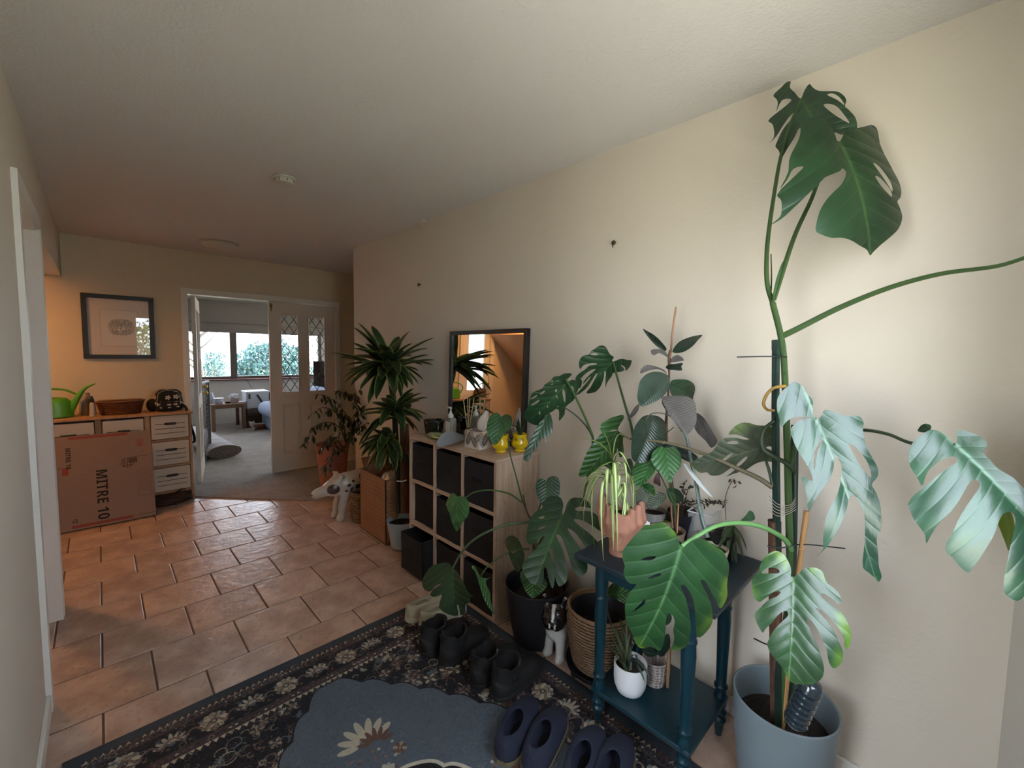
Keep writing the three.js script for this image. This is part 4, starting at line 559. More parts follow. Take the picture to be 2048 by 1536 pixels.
stalk(phil, WQ, [1045, 960, 1.66, 1040, 850, 1.65, 1020, 740, 1.63, 1004, 662, 1.6, 960, 500, 1.58, 950, 352, 1.6], 0.003, 0.0022);
stalk(phil, WQ, [1040, 1000, 1.66, 1044, 940, 1.66, 1040, 860, 1.66], 0.004, 0.003, stemBrown);
leafOn(phil, WQ, [855, 600, 880, 570, 900, 600, 905, 690, 870, 670, 845, 660], [880, 575], [880, 685], [1.68, 1.68, 1.68], std(0x4a1c1a, 0.5, { side: THREE.DoubleSide }));
const strapGreen = std(0x3b4c2e, 0.5, { side: THREE.DoubleSide });
const trail = thing('trailing_plant', 'trailing plant of dark strap leaves hanging over the right end of the stand', 'plant', [1.708, ST + 0.09, -0.585]);
reseed(31); [[1440, 1095], [1455, 1110], [1470, 1105], [1462, 1125], [1480, 1085], [1448, 1080], [1485, 1112], [1432, 1100], [1475, 1130], [1495, 1095]].forEach(([x, y], i) => part('leaf', strap(at(1462 + rr(-6, 6), 1052 + rr(-4, 4), 1.64), at(x + rr(-3, 3), y + 6, 1.58 + rr(-0.02, 0.02)), rr(0.012, 0.018), rr(0.02, 0.04), 0.4, 8), strapGreen, trail));
const stringy = thing('dried_plant', 'wiry plant with tiny dark curled leaves at the back of the stand', 'plant', [1.7, ST + 0.13, -0.74]);
reseed(17); const tiny = strap(V(0, 0, 0), V(0.018, 0.004, 0), 0.008, 0.006, 0.5, 4), tinyMat = std(0x2f2b20, 0.7, { side: THREE.DoubleSide });
for (let k = 0; k < 9; k++) {
  const a = V(1.7 + rr(-0.02, 0.02), ST + 0.12, -0.74 + rr(-0.02, 0.02)), e = V(1.66 + rr(-0.06, 0.09), ST + rr(0.16, 0.3), -0.78 + k * 0.028 + rr(-0.03, 0.03)), m = a.clone().lerp(e, 0.5).add(V(0, 0.05, 0));
  const c = new THREE.QuadraticBezierCurve3(a, m, e); part('twig', tube(c.getPoints(6), 0.0012, 4, 10), stemBrown, stringy);
  for (let i = 0; i < 9; i++) { const p = c.getPoint(0.3 + 0.7 * i / 9), h = mesh('leaf', tiny, tinyMat, stringy); h.position.copy(p).sub(stringy.position); h.rotation.set(rr(0, 6), rr(0, 6), rr(0, 6)); }
}
for (const [x, y] of [[1458, 965], [1470, 968], [1465, 975], [1482, 968]]) { const h = mesh('leaf', tiny, std(0x4a332c, 0.7, { side: THREE.DoubleSide }), stringy); h.position.copy(at(x, y, 1.66)).sub(stringy.position); h.rotation.set(x, y, 1); }
part('twig', tube([at(1452, 1040, 1.68), at(1450, 1000, 1.68), at(1457, 975, 1.67), at(1464, 962, 1.66)], 0.0014, 5), stemBrown, stringy);
// lower shelf: white pot, crocheted basket
const wpot = simplePot('white_pot', 'round-bottomed white pot on the lower shelf of the teal stand', [1.4, 0.159, -0.775], [[0, 0], [0.03, 0.001], [0.048, 0.012], [0.058, 0.035], [0.061, 0.06], [0.061, 0.118], [0.0595, 0.121], [0.057, 0.118], [0.056, 0.09], [0, 0.088]], std(0xdfe0e2, 0.4), 0.1, 0.055);
const grassy = thing('small_palm', 'wispy green plant with narrow leaves in the round white pot', 'plant', [1.4, 0.26, -0.775]);
reseed(41);
for (const [x, y, d] of [[1228, 1275, 1.62], [1222, 1248, 1.66], [1238, 1240, 1.68], [1246, 1230, 1.66], [1215, 1290, 1.62], [1255, 1262, 1.6], [1230, 1300, 1.56], [1262, 1290, 1.6], [1240, 1262, 1.64], [1250, 1295, 1.55], [1226, 1268, 1.66], [1236, 1288, 1.6]]) for (let k = 0; k < 2; k++) part('leaf', strap(at(1256 + rr(-8, 8), 1338 + rr(-5, 5), 1.55), at(x + rr(-7, 7), y + rr(-7, 7), d), rr(0.006, 0.011), rr(0.0, 0.03), 0.4, 8), std(0x3c472b, 0.5, { side: THREE.DoubleSide }), grassy);
for (const [x, y] of [[1290, 1366], [1300, 1357], [1288, 1340], [1276, 1322]]) part('leaf', strap(at(1258, 1325, 1.55), at(x, y, 1.42), 0.011, 0.05, 0.4, 8), std(0x43544a, 0.4, { side: THREE.DoubleSide }), grassy);
const croch = thing('crochet_basket', 'small grey crocheted hanging basket with a tan rim behind the white pot', 'basket', [1.515, 0.159, -0.735], 0.4);
{
  const pr = []; for (let i = 0; i <= 40; i++) pr.push([0.036 + 0.012 * i / 40 + 0.002 * Math.abs(Math.sin(i * PI / 4)), i / 40 * 0.1]);
  mesh('body', lathe([[0, 0], [0.034, 0], ...pr, [0.042, 0.098], [0.03, 0.05]], 40), std(0xa79b95, 0.95, { bumpMap: tex(128, 128, (u, v) => Math.abs(Math.sin(u * 50)) * Math.abs(Math.sin(v * 30)), false), bumpScale: 0.006 }), croch);
  mesh('rim', new THREE.TorusGeometry(0.052, 0.006, 10, 36).scale(1, 1.5, 1).rotateZ(0.2).translate(0.02, 0.06, 0.05), std(0x8a6b4c, 0.9), croch);
}
const pep = thing('peperomia', 'round dark-leaved plant growing from the crocheted basket', 'plant', [1.52, 0.26, -0.74]);
leafOn(pep, WF, [540, 1290, 600, 1270, 612, 1360, 590, 1450, 540, 1510, 480, 1470, 500, 1380], [500, 1440], [600, 1290], [1.5, 1.48, 1.5], L.rubber);
leafOn(pep, WF, [330, 1430, 390, 1400, 470, 1420, 500, 1470, 440, 1500, 360, 1480], [470, 1470], [335, 1435], [1.52, 1.5, 1.5], L.rubber);
leafOn(pep, WF, [555, 1050, 600, 1030, 630, 1090, 615, 1150, 570, 1180, 552, 1120], [590, 1180], [600, 1035], [1.52, 1.52, 1.52], L.monstera);

// ---------------------------------------------------------------- rug, shoes, figures, baskets and pots on the floor
const RUG = { x0: -0.145, x1: 1.447, z0: -2.04, z1: 0.14 };
const rugT = canvasTex(1408, 1928, (x, w, h) => {
  const S = w / 1.592, m = (v) => v * S; reseed(900);
  const navy = '#15161d', cream = '#b3a893', mauve = '#41363a', slate = '#56616c', rust = '#64483e', rect = (d, c) => { x.fillStyle = c; x.fillRect(m(d), m(d), w - 2 * m(d), h - 2 * m(d)); };
  rect(0, '#2b323b'); rect(0.045, mauve);
  const petal = (cx, cy, r, n, c, c2, rot = 0) => { x.save(); x.translate(cx, cy); x.rotate(rot); for (let i = 0; i < n; i++) { x.rotate(2 * PI / n); x.fillStyle = i % 2 && c2 ? c2 : c; x.beginPath(); x.ellipse(0, -r * 0.62, r * 0.26, r * 0.4, 0, 0, 6.3); x.fill(); } x.fillStyle = mauve; x.beginPath(); x.arc(0, 0, r * 0.26, 0, 6.3); x.fill(); x.fillStyle = cream; x.beginPath(); x.arc(0, 0, r * 0.13, 0, 6.3); x.fill(); x.restore(); };
  const sprig = (cx, cy, r, rot, c) => { x.save(); x.translate(cx, cy); x.rotate(rot); x.fillStyle = c; for (let i = -3; i <= 3; i++) { x.save(); x.rotate(i * 0.42); x.beginPath(); x.ellipse(0, -r * 0.6, r * 0.11, r * 0.42 * (1 - Math.abs(i) * 0.1), 0, 0, 6.3); x.fill(); x.restore(); } x.fillStyle = slate; x.beginPath(); x.ellipse(0, -r * 0.1, r * 0.2, r * 0.14, 0, 0, 6.3); x.fill(); x.restore(); };
  const along = (d, step, fn) => { const L0 = m(d); for (let s = L0; s <= w - L0; s += step) { fn(s, L0, 0); fn(s, h - L0, PI); } for (let s = L0; s <= h - L0; s += step) { fn(L0, s, -PI / 2); fn(w - L0, s, PI / 2); } };
  // guard band
  along(0.058, m(0.022), (a, b, r) => { x.save(); x.translate(a, b); x.rotate(r); x.fillStyle = rnd() < 0.75 ? cream : rust; x.beginPath(); x.moveTo(-m(0.011), m(0.012)); x.lineTo(0, -m(0.014)); x.lineTo(m(0.008), m(0.01)); x.lineTo(m(0.001), 0); x.fill(); x.restore(); });
  along(0.078, m(0.016), (a, b, r) => { x.fillStyle = [rust, cream, navy, slate][(rnd() * 4) | 0]; x.beginPath(); x.arc(a, b, m(0.0045), 0, 6.3); x.fill(); });
  rect(0.092, '#3b2a30'); rect(0.097, navy);
  let n = 0; along(0.152, m(0.128), (a, b, r) => { n++; if (n % 4 < 2) petal(a, b, m(0.047), 12, cream, '#8d8373', r); else { sprig(a, b + (r === 0 ? m(0.02) : r === PI ? -m(0.02) : 0), m(0.062), r, '#a9a193'); } });
  along(0.152, m(0.064), (a, b, r) => { x.save(); x.translate(a, b); x.rotate(r); x.strokeStyle = '#6d5b55'; x.lineWidth = m(0.008); x.beginPath(); x.moveTo(-m(0.03), m(0.03)); x.quadraticCurveTo(0, -m(0.05), m(0.03), m(0.02)); x.stroke(); x.fillStyle = slate; x.beginPath(); x.arc(m(0.028), -m(0.025), m(0.007), 0, 6.3); x.fill(); x.fillStyle = rust; x.beginPath(); x.arc(-m(0.012), m(0.034), m(0.006), 0, 6.3); x.fill(); x.restore(); });
  rect(0.207, '#3b2a30'); rect(0.212, mauve);
  along(0.228, m(0.02), (a, b, r) => { x.fillStyle = [cream, rust, '#2a2227'][(rnd() * 3) | 0]; x.beginPath(); x.ellipse(a, b, m(0.006), m(0.004), r, 0, 6.3); x.fill(); });
  rect(0.245, '#2a2227');
  along(0.254, m(0.024), (a, b, r) => { x.save(); x.translate(a, b); x.rotate(r); x.fillStyle = cream; x.beginPath(); x.moveTo(-m(0.012), -m(0.008)); x.lineTo(0, m(0.012)); x.lineTo(m(0.012), -m(0.008)); x.fill(); x.restore(); });
  rect(0.266, navy);
  // dense flowers on the dark corners
  for (let i = 0; i < 900; i++) { const a = m(0.28) + rnd() * (w - m(0.56)), b = m(0.28) + rnd() * (h - m(0.56)), k = rnd(); if (k < 0.2) petal(a, b, m(rr(0.02, 0.036)), 8, [cream, rust, '#8d8373'][(rnd() * 3) | 0], mauve, rnd()); else if (k < 0.5) sprig(a, b, m(rr(0.018, 0.034)), rnd() * 6.3, ['#8d8373', '#a9a193', slate, '#6d5b55'][(rnd() * 4) | 0]); else { x.strokeStyle = ['#6d5b55', '#8d8373', rust, slate][(rnd() * 4) | 0]; x.lineWidth = m(0.005); x.beginPath(); x.arc(a, b, m(rr(0.008, 0.026)), rnd() * 6, rnd() * 6 + 2.2); x.stroke(); } }
  for (let i = 0; i < 9000; i++) { const a = rnd() * w, b = rnd() * h, e = Math.min(a, b, w - a, h - b); if (e < m(0.05)) continue; x.strokeStyle = ['#9a8f7c', '#5d4e4b', '#2a2328', '#75685e', '#1b1a20'][(rnd() * 5) | 0]; x.globalAlpha = 0.75; x.lineWidth = m(rr(0.0015, 0.0035)); x.beginPath(); x.arc(a, b, m(rr(0.003, 0.012)), rnd() * 6, rnd() * 6 + 1.6); x.stroke(); } x.globalAlpha = 1;
  // slate field with a scalloped edge, reaching the border in the middle of each side
  const cx = w / 2, cy = h / 2, X = w / 2 - m(0.268), Y = h / 2 - m(0.268), pts = [];
  for (let i = 0; i <= 720; i++) { const a = i / 720 * 2 * PI, ca = Math.cos(a), sa = Math.sin(a), p = 1.28, k = 1 / Math.pow(Math.abs(ca) ** p + Math.abs(sa) ** p, 1 / p), lob = 1 + 0.035 * Math.abs(Math.sin(a * 14)) - 0.02; pts.push([cx + X * 1.02 * k * lob * ca, cy + Y * 1.02 * k * lob * sa]); }
  const path = () => { x.beginPath(); pts.forEach(([a, b], i) => (i ? x.lineTo(cl(a, m(0.268), w - m(0.268)), cl(b, m(0.268), h - m(0.268))) : x.moveTo(a, b))); x.closePath(); };
  path(); x.lineWidth = m(0.012); x.strokeStyle = navy; x.stroke(); x.fillStyle = slate; x.fill();
  x.save(); path(); x.clip(); for (let i = 0; i < 5200; i++) { const a = rnd() * w, b = rnd() * h; x.strokeStyle = ['#6d7680', '#47515c', '#7f8489', '#3e4853'][(rnd() * 4) | 0]; x.lineWidth = 1 + rnd() * 1.6; x.globalAlpha = 0.55; x.beginPath(); x.moveTo(a, b); x.quadraticCurveTo(a + rr(-12, 12), b + rr(-12, 12), a + rr(-20, 20), b + rr(-20, 20)); x.stroke(); } x.restore(); x.globalAlpha = 1;
  // flower clusters on the field
  const cluster = (a, b, r) => { x.save(); x.translate(a, b); x.rotate(r); sprig(0, -m(0.02), m(0.12), 0, '#b9b09c'); sprig(m(0.02), m(0.0), m(0.075), 0.3, rust); petal(-m(0.07), m(0.075), m(0.026), 8, cream, slate); petal(m(0.075), m(0.07), m(0.026), 8, '#a38c74', rust); petal(0, m(0.12), m(0.032), 10, '#8fa0ad', cream); for (let i = 0; i < 26; i++) { x.fillStyle = [rust, cream, '#8a6455'][(rnd() * 3) | 0]; x.beginPath(); x.arc(rr(-0.09, 0.09) * S, rr(0, 0.17) * S, m(0.006), 0, 6.3); x.fill(); } x.restore(); };
  cluster(cx, cy - m(0.42), 0); cluster(cx, cy + m(0.42), PI); cluster(cx - m(0.3), cy, -PI / 2); cluster(cx + m(0.3), cy, PI / 2);
  // centre medallion: dark, outlined in cream scallops
  const md = []; for (let i = 0; i <= 400; i++) { const a = i / 400 * 2 * PI, r = m(0.2) * (1 + 0.17 * Math.abs(Math.sin(a * 4)) + 0.05 * Math.cos(a * 8)); md.push([cx + r * Math.cos(a) * 1.02, cy + r * Math.sin(a) * 1.25]); }
  x.beginPath(); md.forEach(([a, b], i) => (i ? x.lineTo(a, b) : x.moveTo(a, b))); x.closePath(); x.fillStyle = navy; x.fill(); x.lineWidth = m(0.014); x.strokeStyle = '#c9c3b4'; x.stroke();
  for (let i = 0; i < 60; i++) { const a = rnd() * 6.3, r = m(0.19) * Math.sqrt(rnd()); (rnd() < 0.4 ? petal(cx + r * Math.cos(a), cy + r * 1.2 * Math.sin(a), m(0.022), 8, cream, rust) : sprig(cx + r * Math.cos(a), cy + r * 1.2 * Math.sin(a), m(0.028), rnd() * 6, '#8d8373')); }
  petal(cx, cy, m(0.07), 14, cream, rust);
  // woven unevenness of the dye
  x.globalAlpha = 0.16; for (let i = 0; i < 42000; i++) { x.fillStyle = rnd() < 0.5 ? '#000' : '#d8d0c0'; x.fillRect(rnd() * w, rnd() * h, 2.2, 2.2); } x.globalAlpha = 1;
});
rugT.wrapS = rugT.wrapT = THREE.ClampToEdgeWrapping;
const rug = thing('area_rug', 'oriental rug with a slate-blue scalloped field and dark floral border', 'rug', [(RUG.x0 + RUG.x1) / 2, 0.0005, (RUG.z0 + RUG.z1) / 2]);
{
  const w = RUG.x1 - RUG.x0, d = RUG.z1 - RUG.z0, g = new THREE.PlaneGeometry(w - 0.088, d - 0.088, 90, 120); g.rotateX(-PI / 2);
  const p = g.attributes.position, uv = g.attributes.uv; for (let i = 0; i < p.count; i++) { const x = p.getX(i), z = p.getZ(i); uv.setXY(i, (x + w / 2) / w, 1 - (z + d / 2) / d); p.setY(i, 0.0085 + 0.0016 * (fbm(x + 5, z + 5, 7, 3, 401) - 0.5)); } g.computeVertexNormals();
  mesh('pile', g, std(0xffffff, 0.97, { map: rugT, bumpMap: rep(fineT, 8, 11), bumpScale: 0.004 }), rug);
  const bind = std(0x353d46, 0.92, { bumpMap: rep(fineT, 10, 10), bumpScale: 0.003 });
  mesh('binding', [box(-w / 2, w / 2, 0, 0.0085, -d / 2, -d / 2 + 0.045, 0.003), box(-w / 2, w / 2, 0, 0.0085, d / 2 - 0.045, d / 2, 0.003), box(-w / 2, -w / 2 + 0.045, 0, 0.0084, -d / 2 + 0.045, d / 2 - 0.045), box(w / 2 - 0.045, w / 2, 0, 0.0084, -d / 2 + 0.045, d / 2 - 0.045)], bind, rug);
}
const RY = 0.0095;
// a shoe along +z from heel (z = 0) to toe: lofted upper with a foot hole cut into it, on its sole
const ev = new Evaluator(); ev.useGroups = false; ev.attributes = ['position', 'normal'];
function loft(len, wid, hgt, n = 30, m = 20, y0 = 0) {                     // closed body: half width and height along the length
  const pos = [], idx = [];
  for (let i = 0; i <= n; i++) { const s = i / n, w = wid(s), h = hgt(s), off = 0.006 * Math.sin(s * PI); for (let j = 0; j < m; j++) { const a = j / m * 2 * PI, c = Math.cos(a), q = Math.sin(a); const h2 = h * Math.pow(Math.max(0.03, 1 - (Math.max(0, s - 0.66) / 0.342) ** 2.7), 0.36); pos.push(off + w * Math.sign(c) * Math.abs(c) ** 0.8, y0 + (q > 0 ? h2 * q ** 0.75 : 0.002 * q), s * len); } if (i) for (let j = 0; j < m; j++) { const a = (i - 1) * m + j, b = (i - 1) * m + (j + 1) % m; idx.push(a, b, a + m, b, b + m, a + m); } }
  const c0 = pos.length / 3; pos.push(0, y0 + hgt(0) * 0.4, 0, 0, y0 + hgt(1) * 0.1, len); for (let j = 0; j < m; j++) { idx.push(c0, (j + 1) % m, j, c0 + 1, n * m + j, n * m + (j + 1) % m); }
  let g = new THREE.BufferGeometry(); g.setAttribute('position', new THREE.Float32BufferAttribute(pos, 3)); g.setIndex(idx); g.computeVertexNormals(); return g;
}
const cut = (a, ...bs) => { let r = new Brush(a); for (const b of bs) { const q = new Brush(b); q.updateMatrixWorld(); r.updateMatrixWorld(); r = ev.evaluate(r, q, SUBTRACTION); } const g = r.geometry; g.clearGroups(); return toCreasedNormals(mergeVertices(g, 1e-5), 0.9); };
const footW = (k) => (s) => k * (0.62 + 0.38 * Math.sin(PI * (s * 0.75 + 0.1))) * Math.min(1, Math.sqrt(Math.max(0.0001, 1 - ((s - 0.16) / 0.17) ** 2 * (s < 0.16 ? 1 : 0)))) * Math.sqrt(Math.max(0.002, 1 - (Math.max(0, s - 0.66) / 0.342) ** 2.7));
const felt = std(0x22273a, 0.97, { bumpMap: rep(fineT, 3, 3), bumpScale: 0.002 }), feltSole = std(0x6d6146, 0.8), lining = std(0x14151b, 0.98);
function slipper(label, x, z, turn) {
  const t = thing('slipper', label, 'slipper', [x, RY, z], turn, 'navy felt slippers on the rug'), Ln = 0.285, g = loft(Ln, footW(0.052), (s) => 0.016 + 0.052 * (s < 0.2 ? 0.95 + s * 0.3 : 1.01 - 0.62 * ss(0.35, 1, s) + 0.12 * Math.sin(PI * cl((s - 0.3) / 0.5))), 34, 24, 0.012);
  mesh('upper', cut(g, new THREE.SphereGeometry(1, 28, 20).scale(0.031, 0.075, 0.07).translate(0.004, 0.105, 0.098), new THREE.SphereGeometry(1, 24, 16).scale(0.036, 0.03, 0.1).translate(0.005, 0.044, 0.13)), felt, t);
  const o = []; for (let i = 0; i <= 30; i++) o.push([0.006 * Math.sin(i / 30 * PI) + footW(0.0545)(i / 30), i / 30 * Ln]); for (let i = 30; i >= 0; i--) o.push([0.006 * Math.sin(i / 30 * PI) - footW(0.0545)(i / 30), i / 30 * Ln]);
  mesh('sole', extr(o, 0.013, 0.001).rotateX(PI / 2).translate(0, 0.0135, 0), feltSole, t);
  mesh('insole', new THREE.CircleGeometry(1, 24).rotateX(-PI / 2).scale(0.03, 1, 0.085).translate(0.005, 0.0165, 0.12), lining, t);
  t.scale.set(1.13, 1.02, 1.04); return t;
}
slipper('navy felt slipper nearest the middle of the rug, left one of its pair', 0.947, -1.0, 1.93);
slipper('navy felt slipper, right one of the pair nearer the boots', 0.985, -0.9, 1.9);
slipper('navy felt slipper, left one of the pair nearer the teal stand', 1.02, -0.755, 1.87);
slipper('navy felt slipper closest to the teal stand', 1.06, -0.668, 1.86);
const leatherB = std(0x1b1b1d, 0.7, { bumpMap: rep(grainT, 3, 3), bumpScale: 0.0015 }), soleB = std(0x242324, 0.75);
function boot(label, x, z, turn) {
  const t = thing('boot', label, 'boot', [x, RY, z], turn, 'black ankle boots on the rug'), Ln = 0.285;
  const foot = loft(Ln, footW(0.05), (s) => 0.02 + 0.062 * (1.05 - 0.45 * ss(0.3, 1, s) + 0.1 * Math.sin(PI * cl((s - 0.55) / 0.45))), 32, 24, 0.024);
  const prof = []; const N = 28, M = 12, pos = [], idx = []; for (let i = 0; i <= M; i++) { const q = i / M; for (let j = 0; j < N; j++) { const a = j / N * 2 * PI, c = Math.cos(a), s = Math.sin(a), fl = 1 + 0.1 * q; pos.push(0.004 + c * 0.041 * fl, 0.05 + q * (0.108 + 0.012 * Math.abs(c) * 0 + (s < -0.6 || s > 0.6 ? 0.02 : 0) * q), 0.075 + s * (0.058 + 0.02 * (1 - q)) * fl + q * 0.004); } if (i) for (let j = 0; j < N; j++) { const a = (i - 1) * N + j, b = (i - 1) * N + (j + 1) % N; idx.push(a, a + N, b, b, a + N, b + N); } }
  const c0 = pos.length / 3; pos.push(0.004, 0.05, 0.08, 0.004, 0.16, 0.08); for (let j = 0; j < N; j++) idx.push(c0, j, (j + 1) % N, c0 + 1, M * N + (j + 1) % N, M * N + j);
  const shaft = new THREE.BufferGeometry(); shaft.setAttribute('position', new THREE.Float32BufferAttribute(pos, 3)); shaft.setIndex(idx); shaft.computeVertexNormals();
  const hollow = new THREE.CylinderGeometry(1, 0.9, 0.2, 28).scale(0.039, 1, 0.058).translate(0.004, 0.152, 0.079);
  const A = new Brush(foot), B = new Brush(shaft), H = new Brush(hollow); [A, B, H].forEach((b) => b.updateMatrixWorld());
  const u = ev.evaluate(A, B, ADDITION); u.updateMatrixWorld(); const r = ev.evaluate(u, H, SUBTRACTION); r.geometry.clearGroups();
  mesh('upper', toCreasedNormals(mergeVertices(r.geometry, 1e-5), 0.8), leatherB, t);
  const o = []; for (let i = 0; i <= 30; i++) o.push([0.006 * Math.sin(i / 30 * PI) + footW(0.0535)(i / 30), i / 30 * Ln]); for (let i = 30; i >= 0; i--) o.push([0.006 * Math.sin(i / 30 * PI) - footW(0.0535)(i / 30), i / 30 * Ln]);
  mesh('sole', extr(o, 0.02, 0.002).rotateX(PI / 2).translate(0, 0.024, 0), soleB, t);
  mesh('elastic_gusset', [box(0.041, 0.0465, 0.075, 0.15, 0.06, 0.098, 0.002), box(-0.0385, -0.033, 0.075, 0.15, 0.06, 0.098, 0.002)], std(0x101012, 0.95), t);
  mesh('pull_tab', tube([V(0.004, 0.13, 0.012), V(0.004, 0.186, 0.006), V(0.004, 0.13, 0.02)], 0.005, 6).scale(2.2, 1, 1), std(0x141416, 0.9), t);
  t.scale.set(1.16, 0.72, 1.04); return t;
}
boot('black ankle boot farthest from the camera, next to the cream sneakers', 1.035, -1.655, 1.62);
boot('black ankle boot, nearer one of the pair beside the sneakers', 1.07, -1.535, 1.66);
boot('black ankle boot, farther one of the pair beside the slippers', 1.09, -1.34, 1.62);
boot('black ankle boot nearest the navy slippers', 1.112, -1.225, 1.62);
const canvasC = std(0xffffff, 0.9, { bumpMap: rep(fineT, 4, 4), bumpScale: 0.0015, map: tex(128, 128, (u, v) => mix3(rgb(0x9c9277), rgb(0xcbc2a8), fbm(u, v, 6, 4, 415))) });
function sneaker(label, x, z, turn) {
  const t = thing('sneaker', label, 'sneaker', [x, RY, z], turn, 'cream sneakers on the rug'), Ln = 0.28;
  const g = loft(Ln, footW(0.047), (s) => 0.014 + 0.052 * (s < 0.25 ? 1.15 - 0.5 * s : 1.03 - 0.55 * ss(0.3, 0.95, s) + 0.1 * Math.sin(PI * cl((s - 0.3) / 0.4))), 32, 24, 0.02);
  mesh('upper', cut(g, new THREE.SphereGeometry(1, 24, 18).scale(0.032, 0.07, 0.075).translate(0.004, 0.1, 0.09), new THREE.SphereGeometry(1, 20, 14).scale(0.035, 0.025, 0.09).translate(0.004, 0.045, 0.12)), canvasC, t);
  const o = []; for (let i = 0; i <= 30; i++) o.push([0.006 * Math.sin(i / 30 * PI) + footW(0.05)(i / 30), i / 30 * Ln]); for (let i = 30; i >= 0; i--) o.push([0.006 * Math.sin(i / 30 * PI) - footW(0.05)(i / 30), i / 30 * Ln]);
  mesh('sole', extr(o, 0.021, 0.002).rotateX(PI / 2).translate(0, 0.023, 0), std(0xc9c2b0, 0.7), t);
  mesh('insole', new THREE.CircleGeometry(1, 24).rotateX(-PI / 2).scale(0.031, 1, 0.08).translate(0.005, 0.024, 0.11), std(0x4b3c31, 0.95), t);
  mesh('collar', tube([...Array(13)].map((_, i) => { const a = i / 12 * 2 * PI; return V(0.004 + 0.033 * Math.cos(a), 0.066 + 0.006 * Math.cos(2 * a) - 0.012 * Math.sin(a) * 0.3, 0.085 + 0.068 * Math.sin(a)); }), 0.0042, 7, 40), std(0xc4baa0, 0.9), t);
  for (let i = 0; i < 3; i++) mesh('lace', tube([V(-0.026, 0.062 - i * 0.006, 0.15 + i * 0.018), V(0.004, 0.074 - i * 0.006, 0.154 + i * 0.018), V(0.034, 0.062 - i * 0.006, 0.152 + i * 0.018)], 0.0028, 6), std(0xd3cab2, 0.9), t);
  return t;
}
sneaker('cream canvas sneaker at the far corner of the rug, farther one of its pair', 1.115, -1.925, 1.5);
sneaker('cream canvas sneaker beside the black boots, nearer one of its pair', 1.135, -1.82, 1.5);

// black pot with its monstera
const bpot = thing('black_planter', 'tall black plastic planter at the end of the cube shelf', 'pot', [1.53, 0, -1.375]);
mesh('pot', lathe([[0, 0.003], [0.1, 0.003], [0.112, 0.015], [0.135, 0.12], [0.158, 0.292], [0.16, 0.298], [0.156, 0.3], [0.152, 0.296], [0.138, 0.16]], 56), std(0x24242a, 0.55), bpot);
mesh('inner_pot', lathe([[0.1, 0.05], [0.128, 0.26], [0.131, 0.264], [0.127, 0.264], [0.112, 0.2]], 40), std(0x1b1b1f, 0.5), bpot);
mesh('soil', lathe([[0, 0.222], [0.06, 0.226], [0.124, 0.22]], 30), soilMat, bpot);
const WP = [840, 940, 4.8], W5 = [800, 640, 4.8], W8 = [1040, 680, 6.146], mo2 = thing('monstera_plant', 'spreading monstera growing from the black planter by the shelf', 'plant', [1.53, 0.22, -1.375]);
leafOn(mo2, WP, [1370, 432, 1365, 400, 1375, 340, 1350, 265, 1290, 250, 1230, 260, 1190, 320, 1170, 375, 1120, 400, 1075, 450, 1050, 520, 1035, 600, 1030, 690, 1070, 730, 1110, 720, 1180, 650, 1200, 645, 1190, 680, 1110, 770, 1040, 850, 985, 940, 1010, 1010, 1060, 1080, 1120, 1110, 1160, 1118, 1190, 1050, 1200, 940, 1220, 950, 1240, 1050, 1275, 1142, 1295, 1080, 1300, 980, 1270, 870, 1245, 760, 1275, 780, 1295, 870, 1300, 960, 1310, 1060, 1340, 1120, 1405, 1080, 1420, 1000, 1410, 900, 1370, 760, 1310, 630, 1350, 640, 1400, 740, 1440, 860, 1480, 980, 1520, 1032, 1600, 980, 1605, 890, 1560, 780, 1480, 670, 1420, 570, 1480, 600, 1560, 700, 1640, 820, 1695, 892, 1730, 760, 1690, 670, 1600, 590, 1500, 510, 1480, 480, 1540, 480, 1650, 530, 1735, 577, 1745, 500, 1700, 430, 1630, 395, 1500, 390, 1490, 370, 1540, 350, 1650, 362, 1600, 290, 1520, 262, 1450, 270, 1410, 320, 1390, 390], [1370, 430], [1100, 1110], [1.84, 1.7, 1.84], L.monstera, { holes: [[1142, 472, 1170, 452, 1200, 452, 1190, 475], [1130, 590, 1170, 555, 1215, 540, 1195, 570]], fold: 0.14, fine: 16 });
leafOn(mo2, WP, [1212, 105, 1190, 85, 1130, 95, 1110, 150, 1120, 230, 1150, 300, 1200, 362, 1280, 330, 1330, 260, 1345, 170, 1330, 80, 1280, 58, 1230, 75], [1212, 110], [1195, 365], [1.95, 1.9, 1.93], L.monstera, { ripple: 0.004 });
leafOn(mo2, WP, [365, 258, 320, 220, 280, 250, 250, 330, 290, 410, 325, 530, 352, 590, 420, 500, 468, 430, 470, 310, 420, 255], [366, 258], [350, 590], [2.0, 1.96, 2.02], L.heart, { ripple: 0.004 });
leafOn(mo2, WP, [312, 935, 280, 895, 200, 895, 120, 930, 60, 1010, 40, 1080, 70, 1140, 130, 1160, 180, 1110, 232, 1085, 200, 1115, 150, 1150, 135, 1200, 190, 1210, 240, 1190, 220, 1260, 215, 1320, 280, 1380, 350, 1400, 372, 1390, 368, 1290, 388, 1300, 398, 1390, 450, 1370, 460, 1290, 510, 1260, 515, 1215, 548, 1212, 500, 1170, 440, 1070, 390, 1000, 345, 955], [318, 935], [350, 1400], [1.98, 1.9, 2.0], L.monstera, { fold: 0.3 });
leafOn(mo2, WP, [500, 930, 520, 918, 545, 960, 580, 1022, 620, 1040, 690, 1028, 625, 1062, 628, 1110, 660, 1180, 665, 1250, 690, 1320, 718, 1388, 680, 1360, 620, 1280, 580, 1180, 550, 1050, 530, 980], [582, 1020], [716, 1386], [1.9, 1.86, 1.8], L.young, { ripple: 0.004 });
